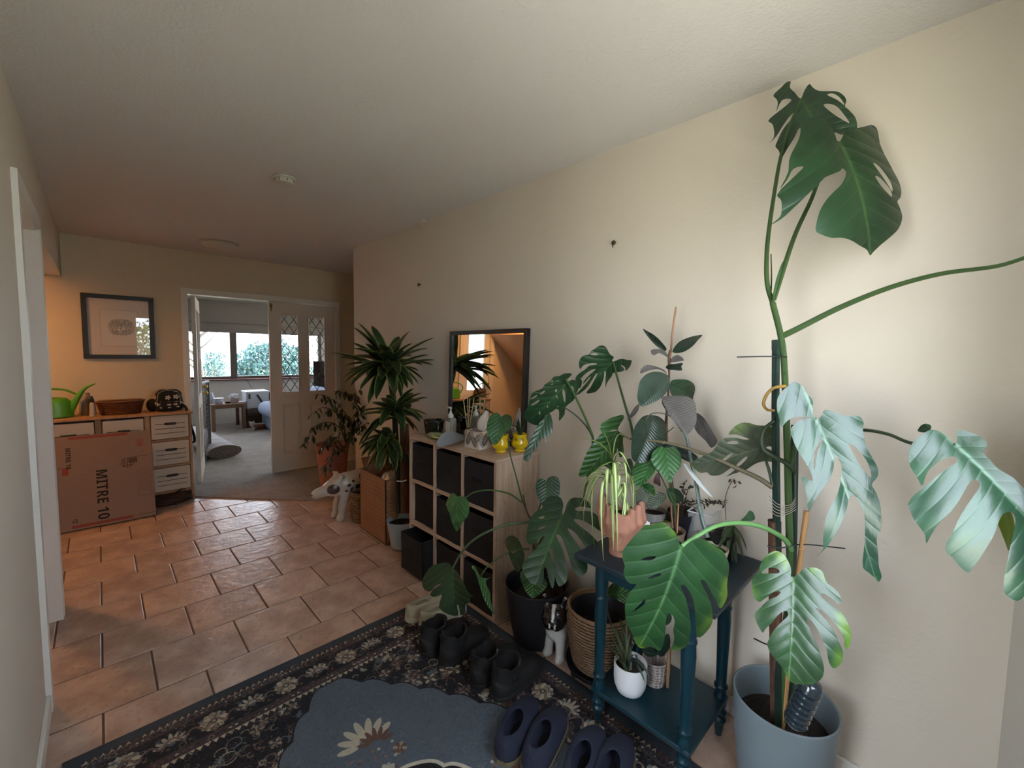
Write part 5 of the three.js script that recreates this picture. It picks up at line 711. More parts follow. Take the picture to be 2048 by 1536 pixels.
leafOn(mo2, WP, [985, 750, 960, 690, 940, 660, 880, 625, 830, 640, 815, 700, 850, 780, 870, 850, 900, 930, 945, 985, 1000, 900, 1010, 820], [985, 750], [870, 900], [1.95, 1.93, 1.98], L.monstera, { holes: [[885, 810, 910, 775, 950, 765, 930, 790]] });
leafOn(mo2, WP, [960, 980, 1000, 960, 1100, 980, 1210, 1060, 1220, 1110, 1180, 1170, 1090, 1232, 1060, 1220, 1000, 1140], [1090, 980], [1080, 1228], [1.85, 1.76, 1.82], L.young);
leafOn(mo2, W5, [972, 928, 942, 890, 880, 908, 842, 970, 835, 1040, 855, 1130, 908, 1202, 960, 1160, 1010, 1080, 1060, 1040, 1078, 970, 1060, 920, 1012, 905], [976, 935], [905, 1204], [2.1, 2.05, 2.08], L.heart, { ripple: 0.003 });
stalk(mo2, WP, [1110, 900, 1.95, 1085, 700, 1.98, 1060, 470, 2.0, 1030, 410, 2.0, 990, 240, 2.02], 0.008, 0.003, stemBrown, 'stem');
stalk(mo2, WP, [1040, 430, 2.0, 990, 310, 2.02, 940, 130, 2.06, 905, 0, 2.08, 880, -90, 2.1, 850, -230, 2.1, 845, -292, 2.1], 0.0045, 0.003);
stalk(mo2, WP, [1010, 330, 2.02, 950, 290, 2.0, 870, 235, 1.98, 760, 203, 1.98, 620, 195, 1.98, 500, 222, 1.99, 440, 262, 2.0, 366, 258, 2.0], 0.0045, 0.003);
stalk(mo2, WP, [1060, 500, 1.98, 950, 510, 1.97, 830, 525, 1.96, 700, 570, 1.95, 560, 640, 1.95, 460, 720, 1.96, 380, 820, 1.97, 318, 935, 1.98], 0.0065, 0.0045, std(0x47583a, 0.5));
stalk(mo2, WP, [1050, 760, 1.95, 950, 760, 1.95, 830, 800, 1.93, 720, 870, 1.92, 630, 950, 1.9, 582, 1020, 1.9], 0.004, 0.003);
stalk(mo2, WP, [1100, 800, 1.94, 1180, 640, 1.9, 1290, 520, 1.86, 1370, 430, 1.84], 0.006, 0.004);
stalk(mo2, WP, [1090, 600, 1.97, 1140, 380, 1.97, 1180, 260, 1.96, 1212, 110, 1.95], 0.0045, 0.003);
// its two high leaves on long stalks, from behind the stand
leafOn(mo2, W8, [1138, 262, 1130, 250, 1155, 210, 1110, 180, 1080, 130, 1060, 95, 1030, 83, 980, 90, 930, 125, 880, 150, 855, 185, 800, 200, 745, 240, 725, 300, 735, 352, 770, 310, 820, 285, 935, 272, 930, 290, 850, 300, 790, 350, 720, 400, 680, 450, 680, 487, 720, 480, 760, 430, 830, 370, 920, 335, 910, 355, 850, 400, 780, 480, 768, 525, 830, 450, 862, 425, 800, 520, 740, 600, 688, 690, 790, 600, 850, 520, 900, 430, 935, 390, 940, 400, 900, 480, 860, 560, 808, 642, 880, 640, 940, 610, 990, 530, 1020, 440, 1030, 370, 1045, 370, 1040, 450, 1045, 592, 1055, 530, 1080, 480, 1120, 430, 1138, 392, 1200, 390, 1280, 385, 1285, 360, 1240, 310, 1262, 312, 1300, 350, 1310, 396, 1360, 340, 1375, 290, 1378, 258, 1330, 250, 1260, 232, 1210, 240, 1160, 262], [1140, 266], [700, 640], [1.78, 1.86, 1.74], L.monstera, { holes: [[865, 182, 910, 168, 965, 180, 920, 192]], fold: 0.12, k: 2, fine: 16 });
leafOn(mo2, W8, [568, 522, 585, 480, 645, 420, 545, 408, 480, 440, 410, 445, 370, 490, 300, 530, 260, 580, 150, 630, 120, 680, 90, 800, 50, 880, 45, 940, 90, 1000, 150, 1030, 215, 1042, 240, 1010, 290, 960, 330, 890, 380, 860, 430, 825, 460, 840, 470, 900, 482, 996, 545, 910, 545, 820, 600, 770, 650, 740, 690, 680, 722, 590, 742, 590, 762, 520, 750, 485, 690, 495, 640, 490, 590, 512], [568, 526], [100, 1000], [1.82, 1.86, 1.76], L.monstera, { holes: [[372, 502, 400, 488, 392, 505], [440, 490, 475, 492, 460, 500], [368, 530, 405, 525, 385, 536], [230, 642, 290, 600, 295, 615, 240, 652], [120, 710, 200, 655, 192, 675, 130, 712], [120, 785, 220, 712, 222, 730, 150, 782], [418, 605, 438, 588, 446, 612, 430, 628], [430, 665, 442, 660, 452, 700, 440, 708], [515, 600, 535, 600, 541, 750, 530, 742], [616, 570, 638, 562, 660, 615, 650, 640], [315, 800, 333, 788, 326, 815], [442, 790, 453, 786, 452, 810], [222, 880, 232, 860, 240, 890, 230, 905]], fold: 0.16, k: 2, fine: 16 });
leafOn(mo2, W8, [330, 905, 352, 895, 382, 930, 400, 1110, 380, 1160, 312, 1220, 342, 1325, 298, 1222, 250, 1222, 230, 1290, 180, 1352, 160, 1362, 130, 1440, 100, 1492, 50, 1482, 40, 1432, 80, 1330, 150, 1180, 225, 1045, 290, 960], [338, 910], [75, 1480], [1.86, 1.8, 1.84], L.monstera, { k: 2 });
stalk(mo2, FR, [1168, 1000, 1.9, 1186, 880, 1.86, 1180, 858, 1.85, 1150, 792, 1.83, 1132, 758, 1.8, 1132, 768, 1.8].slice(0, 15), 0.0065, 0.0045);
stalk(mo2, FR, [1270, 900, 1.82, 1262, 850, 1.81, 1250, 810, 1.8, 1236, 760, 1.79, 1226, 723, 1.78], 0.0065, 0.004);
stalk(mo2, FR, [1186, 876, 1.86, 1178, 860, 1.86, 1160, 838, 1.86, 1140, 822, 1.86, 1128, 815, 1.86], 0.0045, 0.003, stemDark);
// green triangular leaves behind the spider plant
leafOn(mo2, WU, [880, 1090, 850, 1080, 800, 1095, 740, 1110, 725, 1050, 805, 985, 850, 968, 935, 950, 942, 975, 900, 1040, 885, 1085, 935, 1125, 1000, 1172, 930, 1150, 938, 1315, 902, 1332, 870, 1240, 860, 1330, 830, 1440, 740, 1400, 650, 1475, 600, 1500, 535, 1506, 560, 1390, 600, 1280, 670, 1180, 735, 1112], [882, 1090], [600, 1480], [1.82, 1.8, 1.78], L.young, { fold: 0.1 });

// woven basket pot on its wheeled tray
const bask = thing('woven_basket', 'brown woven seagrass basket pot behind the teal stand leg', 'basket', [1.572, 0.052, -1.03]);
const grassT = tex(512, 512, (u, v) => { const row = (v + 0.004 * fbm(u, v, 10, 2, 429)) * 20, r = Math.floor(row), f = row - r, t = (u * 30 + hash(r, 3, 5) + f * 0.9 + 10) % 1, a = hash(r, Math.floor(u * 30 + hash(r, 3, 5) + f * 0.9 + 10), 8), n = fbm(u, v, 60, 2, 431), k = Math.sin(PI * f) * (0.45 + 0.55 * Math.sin(PI * t)); return mix3(rgb(0x3f2d20), mix3(rgb(0x86674a), rgb(0xc09c78), cl(a * 0.7 + n * 0.5 - 0.1)), cl(k * 1.35)); });
const grassB = tex(512, 512, (u, v) => { const row = (v + 0.004 * fbm(u, v, 10, 2, 429)) * 20, r = Math.floor(row), f = row - r, t = (u * 30 + hash(r, 3, 5) + f * 0.9 + 10) % 1; return Math.sin(PI * f) * (0.5 + 0.5 * Math.sin(PI * t)); }, false);
const seagrass = std(0xffffff, 0.85, { map: grassT, bumpMap: grassB, bumpScale: 0.006 });
{
  const coil = []; const N = 20; for (let i = 0; i <= N * 4; i++) { const q = i / (N * 4), y = q * 0.26, r = 0.108 + 0.034 * Math.sin(PI * Math.min(1, q * 0.62 + 0.06)); coil.push([r + 0.0028 * Math.abs(Math.sin(q * N * PI)), y]); }
  mesh('body', lathe([[0, 0], [0.104, 0], ...coil], 72), seagrass, bask);
  mesh('rim', new THREE.TorusGeometry(0.139, 0.006, 10, 64).rotateX(PI / 2).translate(0, 0.261, 0), std(0x85694c, 0.85), bask);
  mesh('inner_wall', lathe([[0.136, 0.262], [0.132, 0.2], [0.12, 0.15]], 48), std(0x8c6a48, 0.9, { side: THREE.DoubleSide }), bask);
  mesh('nursery_pot', lathe([[0.1, 0.1], [0.122, 0.24], [0.126, 0.246], [0.121, 0.246], [0.108, 0.19]], 40), std(0x202126, 0.4), bask);
  mesh('soil', lathe([[0, 0.196], [0.05, 0.2], [0.112, 0.194]], 30), std(0x1e1916, 0.95, { bumpMap: rep(grainT, 1, 1), bumpScale: 0.03 }), bask);
}
const caddy = thing('pot_trolley', 'dark round plant trolley on castors under the woven basket', 'plant trolley', [1.572, 0, -1.03]);
mesh('tray', lathe([[0, 0.034], [0.128, 0.034], [0.143, 0.04], [0.148, 0.058], [0.145, 0.06], [0.14, 0.044], [0, 0.044]], 48), std(0x1d2023, 0.5), caddy);
for (let i = 0; i < 4; i++) { const a = 0.5 + i * PI / 2, w = mesh('castor', [new THREE.CylinderGeometry(0.017, 0.017, 0.022, 16).rotateZ(PI / 2).rotateY(a).translate(Math.cos(a) * 0.115, 0.0175, Math.sin(a) * 0.115), new RoundedBoxGeometry(0.03, 0.014, 0.03, 2, 0.004).translate(Math.cos(a) * 0.115, 0.033, Math.sin(a) * 0.115)], std(0x2a2725, 0.6), caddy); }
const ctus = thing('leafy_plant', 'yellow-green rounded leaf growing in the woven basket behind the stand', 'plant', [1.62, 0.25, -0.98]);
leafOn(ctus, [1200, 1120, 5.12], [80, 360, 90, 280, 150, 225, 220, 215, 290, 245, 340, 290, 420, 330, 470, 350, 420, 400, 330, 440, 240, 430, 150, 390], [85, 350], [465, 352], [1.72, 1.66, 1.68], L.young, { ripple: 0.02 });
stalk(ctus, FR, [1222, 1250, 1.76, 1214, 1215, 1.74, 1216, 1190, 1.72], 0.004, 0.003, stemBrown);

// glazed dog figure
{
  const dog = thing('dog_figurine', 'glazed white dog statue with a black masked face, standing by the black planter', 'figurine', [1.492, 0, -1.222]);
  const B = [], f = V(-0.86, 0, 0.5).normalize(), sd = V(0.5, 0, 0.86).normalize(), H = V(-0.012, 0.226, 0.006), hp = (a, y, s) => H.clone().addScaledVector(f, a).addScaledVector(sd, s).add(V(0, y, 0));
  B.push([V(0.012, 0.135, 0), V(0.12, 0.132, 0), 0.047, 0.042], [V(0.005, 0.15, 0), H.clone().add(V(0, -0.03, 0)), 0.044, 0.04]);
  for (const s of [-1, 1]) { B.push([V(0.004, 0.12, s * 0.031), V(-0.002, 0.022, s * 0.036), 0.025, 0.019], [V(-0.004, 0.016, s * 0.037), V(-0.018, 0.013, s * 0.038), 0.0185, 0.0155], [V(0.12, 0.115, s * 0.028), V(0.125, 0.06, s * 0.034), 0.034, 0.022], [V(0.125, 0.06, s * 0.034), V(0.118, 0.02, s * 0.036), 0.02, 0.017], [V(0.115, 0.014, s * 0.037), V(0.102, 0.013, s * 0.038), 0.017, 0.0145]); }
  B.push([hp(-0.004, 0.004, -0.006), hp(0.004, 0.002, 0.006), 0.05, 0.05], [hp(0.03, -0.018, 0), hp(0.046, -0.02, 0), 0.028, 0.02]);
  for (const s of [-1, 1]) B.push([hp(0.014, -0.02, s * 0.028), hp(0.022, -0.03, s * 0.025), 0.031, 0.026], [hp(0.044, -0.028, s * 0.011), hp(0.042, -0.04, s * 0.015), 0.0165, 0.013], [hp(-0.005, 0.034, s * 0.037), hp(0.002, 0.078, s * 0.046), 0.021, 0.012]);
  const paint = (x, y, z) => { const q = V(x, y, z).sub(H), a = q.dot(f), s = q.dot(sd), h = q.y; const headish = h > -0.048 + 0.02 * (a < 0.0 ? 1 : 0) && q.length() < 0.1; if (!headish || (h < -0.03 && a < 0.0)) { const g = 0.62 + 0.1 * fbm(x * 3 + 4, z * 3 + y * 2 + 4, 9, 2, 440); return [g, g, g * 0.97]; }
    const blaze = a > 0.01 && Math.abs(s) < 0.0045 + 0.004 * cl(h * 20) && h > -0.004, mouth = a > 0.034 && h < -0.012 && h > -0.034 && Math.abs(s) > 0.009 && Math.abs(s) < 0.0165, chin = a > 0.025 && h < -0.04 && Math.abs(s) < 0.012, rim = h > 0.045 && a < 0.004 && a > -0.002; return blaze || mouth || chin ? [0.72, 0.72, 0.7] : [0.012, 0.009, 0.008]; };
  const g = blob(B, 0.0028, 0.016, paint); g.setAttribute('uv', new THREE.BufferAttribute(new Float32Array(g.attributes.position.count * 2), 2));
  mesh('body', g, phy(0xffffff, 0.22, { vertexColors: true, clearcoat: 0.8, clearcoatRoughness: 0.06 }), dog);
  for (const s of [-1, 1]) { const e = hp(0.041, 0.004, s * 0.022); mesh('eye', new THREE.SphereGeometry(0.0078, 14, 12).translate(e.x, e.y, e.z), phy(0x2a1a10, 0.05, { clearcoat: 1 }), dog); }
  const n = hp(0.064, -0.014, 0); mesh('nose', new THREE.SphereGeometry(1, 14, 12).scale(0.0095, 0.0075, 0.0095).translate(n.x, n.y, n.z), phy(0x0b0908, 0.05, { clearcoat: 1 }), dog);
  for (const s of [-1, 1]) mesh('ear_edge', tube([hp(0.008, 0.032, s * 0.026), hp(0.009, 0.06, s * 0.034), hp(0.005, 0.079, s * 0.047), hp(0.007, 0.064, s * 0.058), hp(0.007, 0.036, s * 0.055)], 0.0018, 6), phy(0x8d8a86, 0.2, { clearcoat: 1 }), dog);
}

// ---------------------------------------------------------------- far left: chest of drawers, carton, picture, double doors; dracaena corner
const pine = std(0xffffff, 0.55, { map: oakTex(0xa87c56, 0xc39a70, 0x8a6243, 501) }), cream = std(0xcdc0ae, 0.55), blackKnob = std(0x191513, 0.45);
const chest = thing('chest_of_drawers', 'pine chest with cream drawer fronts standing below the framed picture', 'chest of drawers', [0.14, 0, -5.14]);
{
  const x0 = -1.0, x1 = 0.465, z1 = 0.19, z0 = -0.2;                      // from its base point
  mesh('top', box(x0 - 0.01, x1 + 0.012, 0.825, 0.845, z0, z1 + 0.015, 0.004), pine, chest);
  mesh('frame', [box(x1 - 0.02, x1, 0, 0.825, z0, z1), box(x0, x0 + 0.02, 0, 0.825, z0, z1), box(x0 + 0.02, x1 - 0.02, 0.1, 0.12, z0, z1 - 0.001), box(0.145, 0.165, 0.12, 0.825, z0, z1), box(0.165, x1 - 0.02, 0.345, 0.362, z1 - 0.02, z1), box(0.165, x1 - 0.02, 0.585, 0.602, z1 - 0.02, z1), box(x0 + 0.02, 0.128, 0.585, 0.602, z1 - 0.02, z1)], pine, chest);
  mesh('back_panel', box(x0, x1, 0.1, 0.825, z0, z0 + 0.01), pine, chest);
  mesh('inner_panel', [box(0.128, 0.145, 0.12, 0.825, z0, z1 - 0.005), box(-0.185, -0.145, 0.602, 0.825, z0, z1 - 0.03)], pine, chest);
  const drawer = (a, b, c, d, lines) => {
    const m = mesh('drawer', [box(a, b, c, d, z1 - 0.016, z1 + 0.008, 0.004), box(a + 0.006, b - 0.006, c + 0.01, d - 0.02, z0 + 0.02, z1 - 0.016)], cream, chest), cx = (a + b) / 2, hy = d - (lines ? 0.075 : 0.1), w = (b - a) * 0.4;
    mesh('handle', [new THREE.CapsuleGeometry(0.011, (b - a) * 0.24, 6, 14).rotateZ(PI / 2).scale(1, 1, 0.8).translate(cx, hy, z1 + 0.013)], blackKnob, m);
    mesh('groove', [box(cx - w, cx + w, hy - 0.0025, hy + 0.0025, z1 + 0.0075, z1 + 0.0092), ...(lines ? [box(cx - w, cx + w, hy - 0.046, hy - 0.0415, z1 + 0.0075, z1 + 0.0092), box(cx - w, cx + w, hy - 0.088, hy - 0.0835, z1 + 0.0075, z1 + 0.0092)] : [])], blackKnob, m);
  };
  drawer(0.172, x1 - 0.024, 0.608, 0.82, true); drawer(0.172, x1 - 0.024, 0.367, 0.58, true); drawer(0.172, x1 - 0.024, 0.124, 0.34, true);
  drawer(-0.14, 0.123, 0.61, 0.81, false); drawer(-0.49, -0.19, 0.61, 0.81, false); drawer(-0.98, -0.53, 0.61, 0.81, false); drawer(-0.45, 0.125, 0.13, 0.58, true);
}
// leaning flattened carton with its print
const cart = thing('cardboard_carton', 'large flattened brown carton with shop lettering leaning on the chest', 'carton', [-0.08, 0, -4.69]);
{
  const w = 0.76, h = 0.735, T = canvasTex(1024, 990, (x, W, Hh) => {
    x.fillStyle = '#8b7466'; x.fillRect(0, 0, W, Hh); reseed(61); for (let i = 0; i < 9000; i++) { x.fillStyle = rnd() < 0.5 ? 'rgba(80,55,40,.10)' : 'rgba(220,180,150,.08)'; x.fillRect(rnd() * W, rnd() * Hh, 14, 1.4); }
    const X = (m) => (m + 0.46) / w * W;                                      // metres along the hall's x
    x.fillStyle = '#8f4238'; x.fillRect(X(-0.2), 8, X(0.15) - X(-0.2), 26); x.fillRect(X(-0.2), Hh - 48, X(0.155) - X(-0.2), 28); x.fillRect(X(-0.24), 330, 46, 80);
    const vert = (s, mx, y, size, wgt) => { x.save(); x.translate(X(mx), y); x.rotate(PI / 2); x.fillStyle = '#1d1512'; x.font = `${wgt} ${size}px sans-serif`; x.textBaseline = 'middle'; x.fillText(s, 0, 0); x.restore(); };
    vert('MITRE 10', -0.02, 385, 124, 'bold'); vert('MITRE 10', -0.205, 118, 52, 'bold');
    x.fillStyle = '#1d1512'; x.font = 'bold 40px sans-serif'; x.save(); x.translate(X(-0.18), Hh - 92); x.rotate(PI / 2); x.strokeStyle = '#1d1512'; x.lineWidth = 5; for (let i = 0; i < 3; i++) { x.rotate(2 * PI / 3); x.beginPath(); x.moveTo(-18, -12); x.lineTo(14, -12); x.lineTo(6, -20); x.stroke(); } x.restore();
    x.save(); x.translate(X(0.14), 350); x.strokeStyle = '#3b2c24'; x.lineWidth = 5; x.beginPath(); x.arc(0, 0, 52, 0, 6.3); x.stroke(); for (const a of [-28, 0, 28]) { x.beginPath(); x.moveTo(a, -46); x.lineTo(a, 46); x.moveTo(-48, a); x.lineTo(48, a); x.stroke(); } x.fillStyle = '#3b2c24'; x.fillRect(12, -52, 70, 60); x.fillStyle = '#8b7466'; for (let i = 0; i < 4; i++) x.fillRect(18, -46 + i * 14, 58, 4); x.restore();
    x.strokeStyle = '#9c4038'; x.lineWidth = 5; x.strokeRect(X(0.205), 96, 54, 84); x.fillStyle = '#9c4038'; x.fillRect(X(0.205) + 12, 110, 30, 16); x.fillRect(X(0.205) + 12, 140, 30, 26);
    x.strokeStyle = '#6d5040'; x.lineWidth = 3; x.strokeRect(X(0.2), 440, 112, 300); for (let i = 0; i < 12; i++) { x.beginPath(); x.moveTo(X(0.2) + 12, 470 + i * 20); x.lineTo(X(0.2) + 98, 470 + i * 20); x.stroke(); }
    x.strokeStyle = '#4e382c'; x.lineWidth = 4; x.beginPath(); x.moveTo(X(0.17), 292); x.lineTo(W, 292); x.moveTo(0, 330); x.lineTo(X(-0.24), 330); x.moveTo(X(0.19), Hh - 40); x.lineTo(W, Hh - 40); x.stroke();
  });
  const g = new THREE.Group(), face = new THREE.PlaneGeometry(w, h, 1, 1).translate(0, h / 2, 0.0362);
  const tilt = new THREE.Matrix4().makeRotationX(-0.29);
  const put = (n, geo, m) => { geo.applyMatrix4(tilt); mesh(n, geo, m, cart); };
  put('carton', box(-w / 2, w / 2, 0.001, h, 0.0, 0.036, 0.002), std(0x86705f, 0.85)); put('printed_face', face, std(0xffffff, 0.8, { map: T }));
  put('flap', join([box(w / 2 - 0.02, w / 2 + 0.004, 0.02, h - 0.02, 0.006, 0.012), box(-0.2, 0.2, h - 0.002, h + 0.006, 0.012, 0.018)]), std(0x94705a, 0.9));
}
// things on the chest
const CT = 0.846;
const can = thing('watering_can', 'bright green plastic watering can with a long spout on the chest', 'watering can', [-0.28, CT, -5.12]);
mesh('body', [lathe([[0, 0], [0.085, 0], [0.09, 0.01], [0.078, 0.13], [0.06, 0.16], [0.045, 0.165], [0.04, 0.16], [0.05, 0.12]], 32).scale(1.3, 1, 0.85), tube([V(0.08, 0.04, 0), V(0.12, 0.12, 0), V(0.185, 0.235, 0.0), V(0.25, 0.275, 0.0)], (t) => lerp(0.034, 0.006, t), 12)], phy(0x5aa52a, 0.35), can);
mesh('handle', tube([V(-0.1, 0.05, 0), V(-0.17, 0.16, 0), V(-0.08, 0.23, 0), V(0.06, 0.23, 0), V(0.13, 0.19, 0)], 0.009, 10), phy(0x5aa52a, 0.35), can);
const jug = thing('glass_bottle', 'rounded smoky bottle between the watering can and the wicker basket', 'bottle', [-0.085, CT, -5.2]);
mesh('body', lathe([[0, 0], [0.05, 0], [0.056, 0.008], [0.05, 0.1], [0.035, 0.15], [0.018, 0.17], [0.018, 0.19], [0.014, 0.19]], 28), phy(0x8a7c6b, 0.15, { clearcoat: 1 }), jug);
const dropper = thing('dropper_bottle', 'slim white bottle with a black cap in front of the wicker basket', 'bottle', [-0.055, CT, -5.02]);
mesh('body', lathe([[0, 0], [0.019, 0], [0.02, 0.004], [0.017, 0.1], [0.012, 0.125], [0, 0.126]], 24), std(0xb9ada0, 0.4), dropper); mesh('cap', [cyl(0.013, 0.016, 0.03, 18, 0, 0.138, 0), cyl(0.006, 0.009, 0.025, 14, 0, 0.163, 0)], std(0x1c1815, 0.4), dropper);
const wick = thing('wicker_basket', 'low oval wicker basket with brown liner on the chest', 'basket', [0.125, CT, -5.1]);
{ const c = []; for (let i = 0; i <= 36; i++) { const q = i / 36; c.push([0.085 + 0.018 * q + 0.002 * Math.abs(Math.sin(q * 9 * PI)), q * 0.115]); } mesh('body', lathe([[0, 0.002], [0.08, 0.002], ...c, [0.094, 0.11], [0.085, 0.02], [0, 0.02]], 48).scale(1.55, 1, 0.9), std(0xffffff, 0.85, { map: rep(grassT, 1, 0.4), bumpMap: rep(grassB, 1, 0.4), bumpScale: 0.006, color: 0xc08a62 }), wick); mesh('rim', new THREE.TorusGeometry(0.101, 0.007, 8, 48).rotateX(PI / 2).scale(1.55, 1, 0.9).translate(0, 0.115, 0), std(0x7d5638, 0.8), wick); mesh('dowel', cyl(0.008, 0.008, 0.28, 12).rotateZ(PI / 2).translate(0, 0.125, 0.02), std(0x8a6242, 0.6), wick); }
const floralT = canvasTex(512, 512, (x, w, h) => { x.fillStyle = '#12131b'; x.fillRect(0, 0, w, h); reseed(71); for (let i = 0; i < 26; i++) { const a = (i % 5) * 105 + rr(0, 50), b = ((i / 5) | 0) * 100 + rr(0, 40), r = rr(22, 34); x.fillStyle = i % 4 === 3 ? '#34415a' : '#cfc9b4'; for (let k = 0; k < 5; k++) { x.beginPath(); x.ellipse(a + Math.cos(k * 1.257) * r * 0.6, b + Math.sin(k * 1.257) * r * 0.6, r * 0.5, r * 0.34, k * 1.257, 0, 6.3); x.fill(); } x.fillStyle = '#7a4a2e'; x.beginPath(); x.arc(a, b, r * 0.24, 0, 6.3); x.fill(); } });
const bag = thing('floral_backpack', 'black backpack with pale flowers sitting on the right end of the chest', 'backpack', [0.455, CT, -5.12]);
{
  const g = new RoundedBoxGeometry(0.215, 0.2, 0.15, 6, 0.05), p = g.attributes.position; for (let i = 0; i < p.count; i++) { const y = (p.getY(i) + 0.1) / 0.2; p.setX(i, p.getX(i) * (1.08 - 0.22 * y) + 0.006 * Math.sin(y * 9)); p.setZ(i, p.getZ(i) * (1.1 - 0.3 * y)); } g.translate(0, 0.1, 0); g.computeVertexNormals(); const fl = std(0xffffff, 0.85, { map: rep(floralT, 0.55, 0.55) });
  mesh('body', g, fl, bag); mesh('pocket', new RoundedBoxGeometry(0.15, 0.085, 0.04, 4, 0.016).translate(0.005, 0.052, 0.075), fl, bag); mesh('zip', tube([V(-0.085, 0.1, 0.07), V(-0.07, 0.17, 0.055), V(0, 0.196, 0.045), V(0.07, 0.17, 0.055), V(0.085, 0.1, 0.07)], 0.0035, 6), std(0x8a8578, 0.5), bag);
  mesh('side_pocket', new THREE.SphereGeometry(1, 20, 14).scale(0.045, 0.06, 0.05).translate(-0.115, 0.06, 0.0), std(0x16161c, 0.9), bag);
  mesh('strap', [tube([V(0.09, 0.06, 0.05), V(0.118, 0.035, 0.09), V(0.13, -0.02, 0.11), V(0.15, -0.15, 0.12), V(0.175, -0.26, 0.11), V(0.17, -0.31, 0.1), V(0.145, -0.3, 0.105), V(0.13, -0.18, 0.115), V(0.128, -0.03, 0.1)], 0.011, 8).scale(1, 1, 1)], std(0x17171a, 0.9), bag);
}
const bed = thing('brown_bag', 'slumped brown bag with pale trim on the floor under the drawers', 'bag', [0.42, 0, -4.97]);
{ const g = new THREE.SphereGeometry(1, 36, 22), p = g.attributes.position; for (let i = 0; i < p.count; i++) { const x = p.getX(i), y = p.getY(i), z = p.getZ(i), k = 1 + 0.1 * fbm(x * 0.5 + 2, z * 0.5 + y * 0.4 + 2, 5, 3, 520); p.setXYZ(i, x * 0.165 * k, Math.max(0, 0.047 + y * 0.05 * k), z * 0.13 * k); } g.computeVertexNormals(); mesh('body', g, std(0xffffff, 0.9, { map: tex(128, 128, (u, v) => mix3(rgb(0x35271e), rgb(0x8a715c), cl(fbm(u, v, 5, 3, 523) * 2.2 - 0.9))) }), bed); mesh('trim', tube([V(-0.14, 0.05, 0.1), V(-0.05, 0.075, 0.118), V(0.04, 0.07, 0.12), V(0.12, 0.055, 0.105), V(0.165, 0.03, 0.06)], 0.008, 8), std(0x2a211b, 0.8), bed); mesh('handle', tube([V(0.02, 0.08, 0.05), V(0.1, 0.12, 0.02), V(0.165, 0.08, -0.01)], 0.008, 8), std(0x2a211b, 0.8), bed); }
// framed picture
const pic = thing('framed_picture', 'small engraving in a wide cream mount and black frame on the far wall', 'picture', [0.15, 1.33, ZF]);
{
  const w = 0.49, h = 0.578, f = 0.036, fm = std(0x17100f, 0.4);
  mesh('frame', [box(-w / 2, w / 2, 0, f, 0.001, 0.026, 0.003), box(-w / 2, w / 2, h - f, h, 0.001, 0.026, 0.003), box(-w / 2, -w / 2 + f, f, h - f, 0.001, 0.026, 0.003), box(w / 2 - f, w / 2, f, h - f, 0.001, 0.026, 0.003)], fm, pic);
  mesh('print', box(-w / 2 + f, w / 2 - f, f, h - f, 0.002, 0.008), std(0xffffff, 0.9, { map: (() => { const t = canvasTex(512, 620, (x, W, Hh) => { x.fillStyle = '#d6c8bf'; x.fillRect(0, 0, W, Hh); x.strokeStyle = '#a0948a'; x.lineWidth = 3; x.strokeRect(100, 120, W - 200, Hh - 215); x.fillStyle = '#d9cec4'; x.fillRect(104, 124, W - 208, Hh - 223); reseed(81); for (let i = 0; i < 2600; i++) { const a = rnd() * 6.3, r = Math.sqrt(rnd()), px = W * 0.53 + Math.cos(a) * r * 108, py = Hh * 0.5 + Math.sin(a) * r * 98 + 8 * Math.sin(a * 3); x.strokeStyle = `rgba(40,36,34,${0.25 + rnd() * 0.5})`; x.lineWidth = 1.4; x.beginPath(); x.moveTo(px, py); x.lineTo(px + rr(-11, 11), py + rr(-9, 9)); x.stroke(); } for (let i = 0; i < 5; i++) { x.fillStyle = 'rgba(225,215,205,.8)'; x.beginPath(); x.ellipse(W * 0.53 + rr(-55, 50), Hh * 0.53 + rr(-18, 34), rr(8, 18), rr(7, 13), rnd(), 0, 6.3); x.fill(); } }); t.repeat.set(1 / (w - 2 * f), 1 / (h - 2 * f)); t.offset.set(0.5, -f / (h - 2 * f)); return t; })() }), pic);
  mesh('glass', box(-w / 2 + f, w / 2 - f, f, h - f, 0.012, 0.0135), phy(0xffffff, 0.01, { transmission: 1, thickness: 0, ior: 1.62 }), pic);
}
// smoke detector, ceiling light, hooks
const smoke = thing('smoke_detector', 'round white smoke detector on the ceiling', 'smoke detector', [0.79, 2.4, -2.674]);
mesh('base', lathe([[0, 0], [0.056, 0], [0.058, -0.004], [0.057, -0.014], [0, -0.014]].reverse(), 40), std(0xd6cfc4, 0.5), smoke); mesh('cap', lathe([[0.05, -0.014], [0.05, -0.03], [0.044, -0.036], [0, -0.038]].reverse(), 40), std(0xcfc8bc, 0.5), smoke); mesh('vent', [0, 1, 2, 3, 4, 5, 6, 7].map((k) => box(-0.002, 0.002, -0.028, -0.017, 0.0495, 0.0512).rotateY(k * PI / 4)), std(0x55504a, 0.8), smoke);
const clight = thing('ceiling_light', 'unlit flush oval ceiling light near the far wall', 'ceiling light', [0.836, 2.4, -4.74]);
mesh('rim', lathe([[0, 0], [0.15, 0], [0.152, -0.006], [0.145, -0.016], [0, -0.016]].reverse(), 48), std(0xc9bfb2, 0.5), clight); mesh('diffuser', lathe([[0.138, -0.016], [0.12, -0.034], [0.07, -0.044], [0, -0.047]].reverse(), 48), std(0xd8d0c6, 0.4), clight);
const hk = thing('ceiling_hook', 'small white hook high on the wall by the ceiling', 'hook', [XR - 0.02, 2.4, -2.767]);
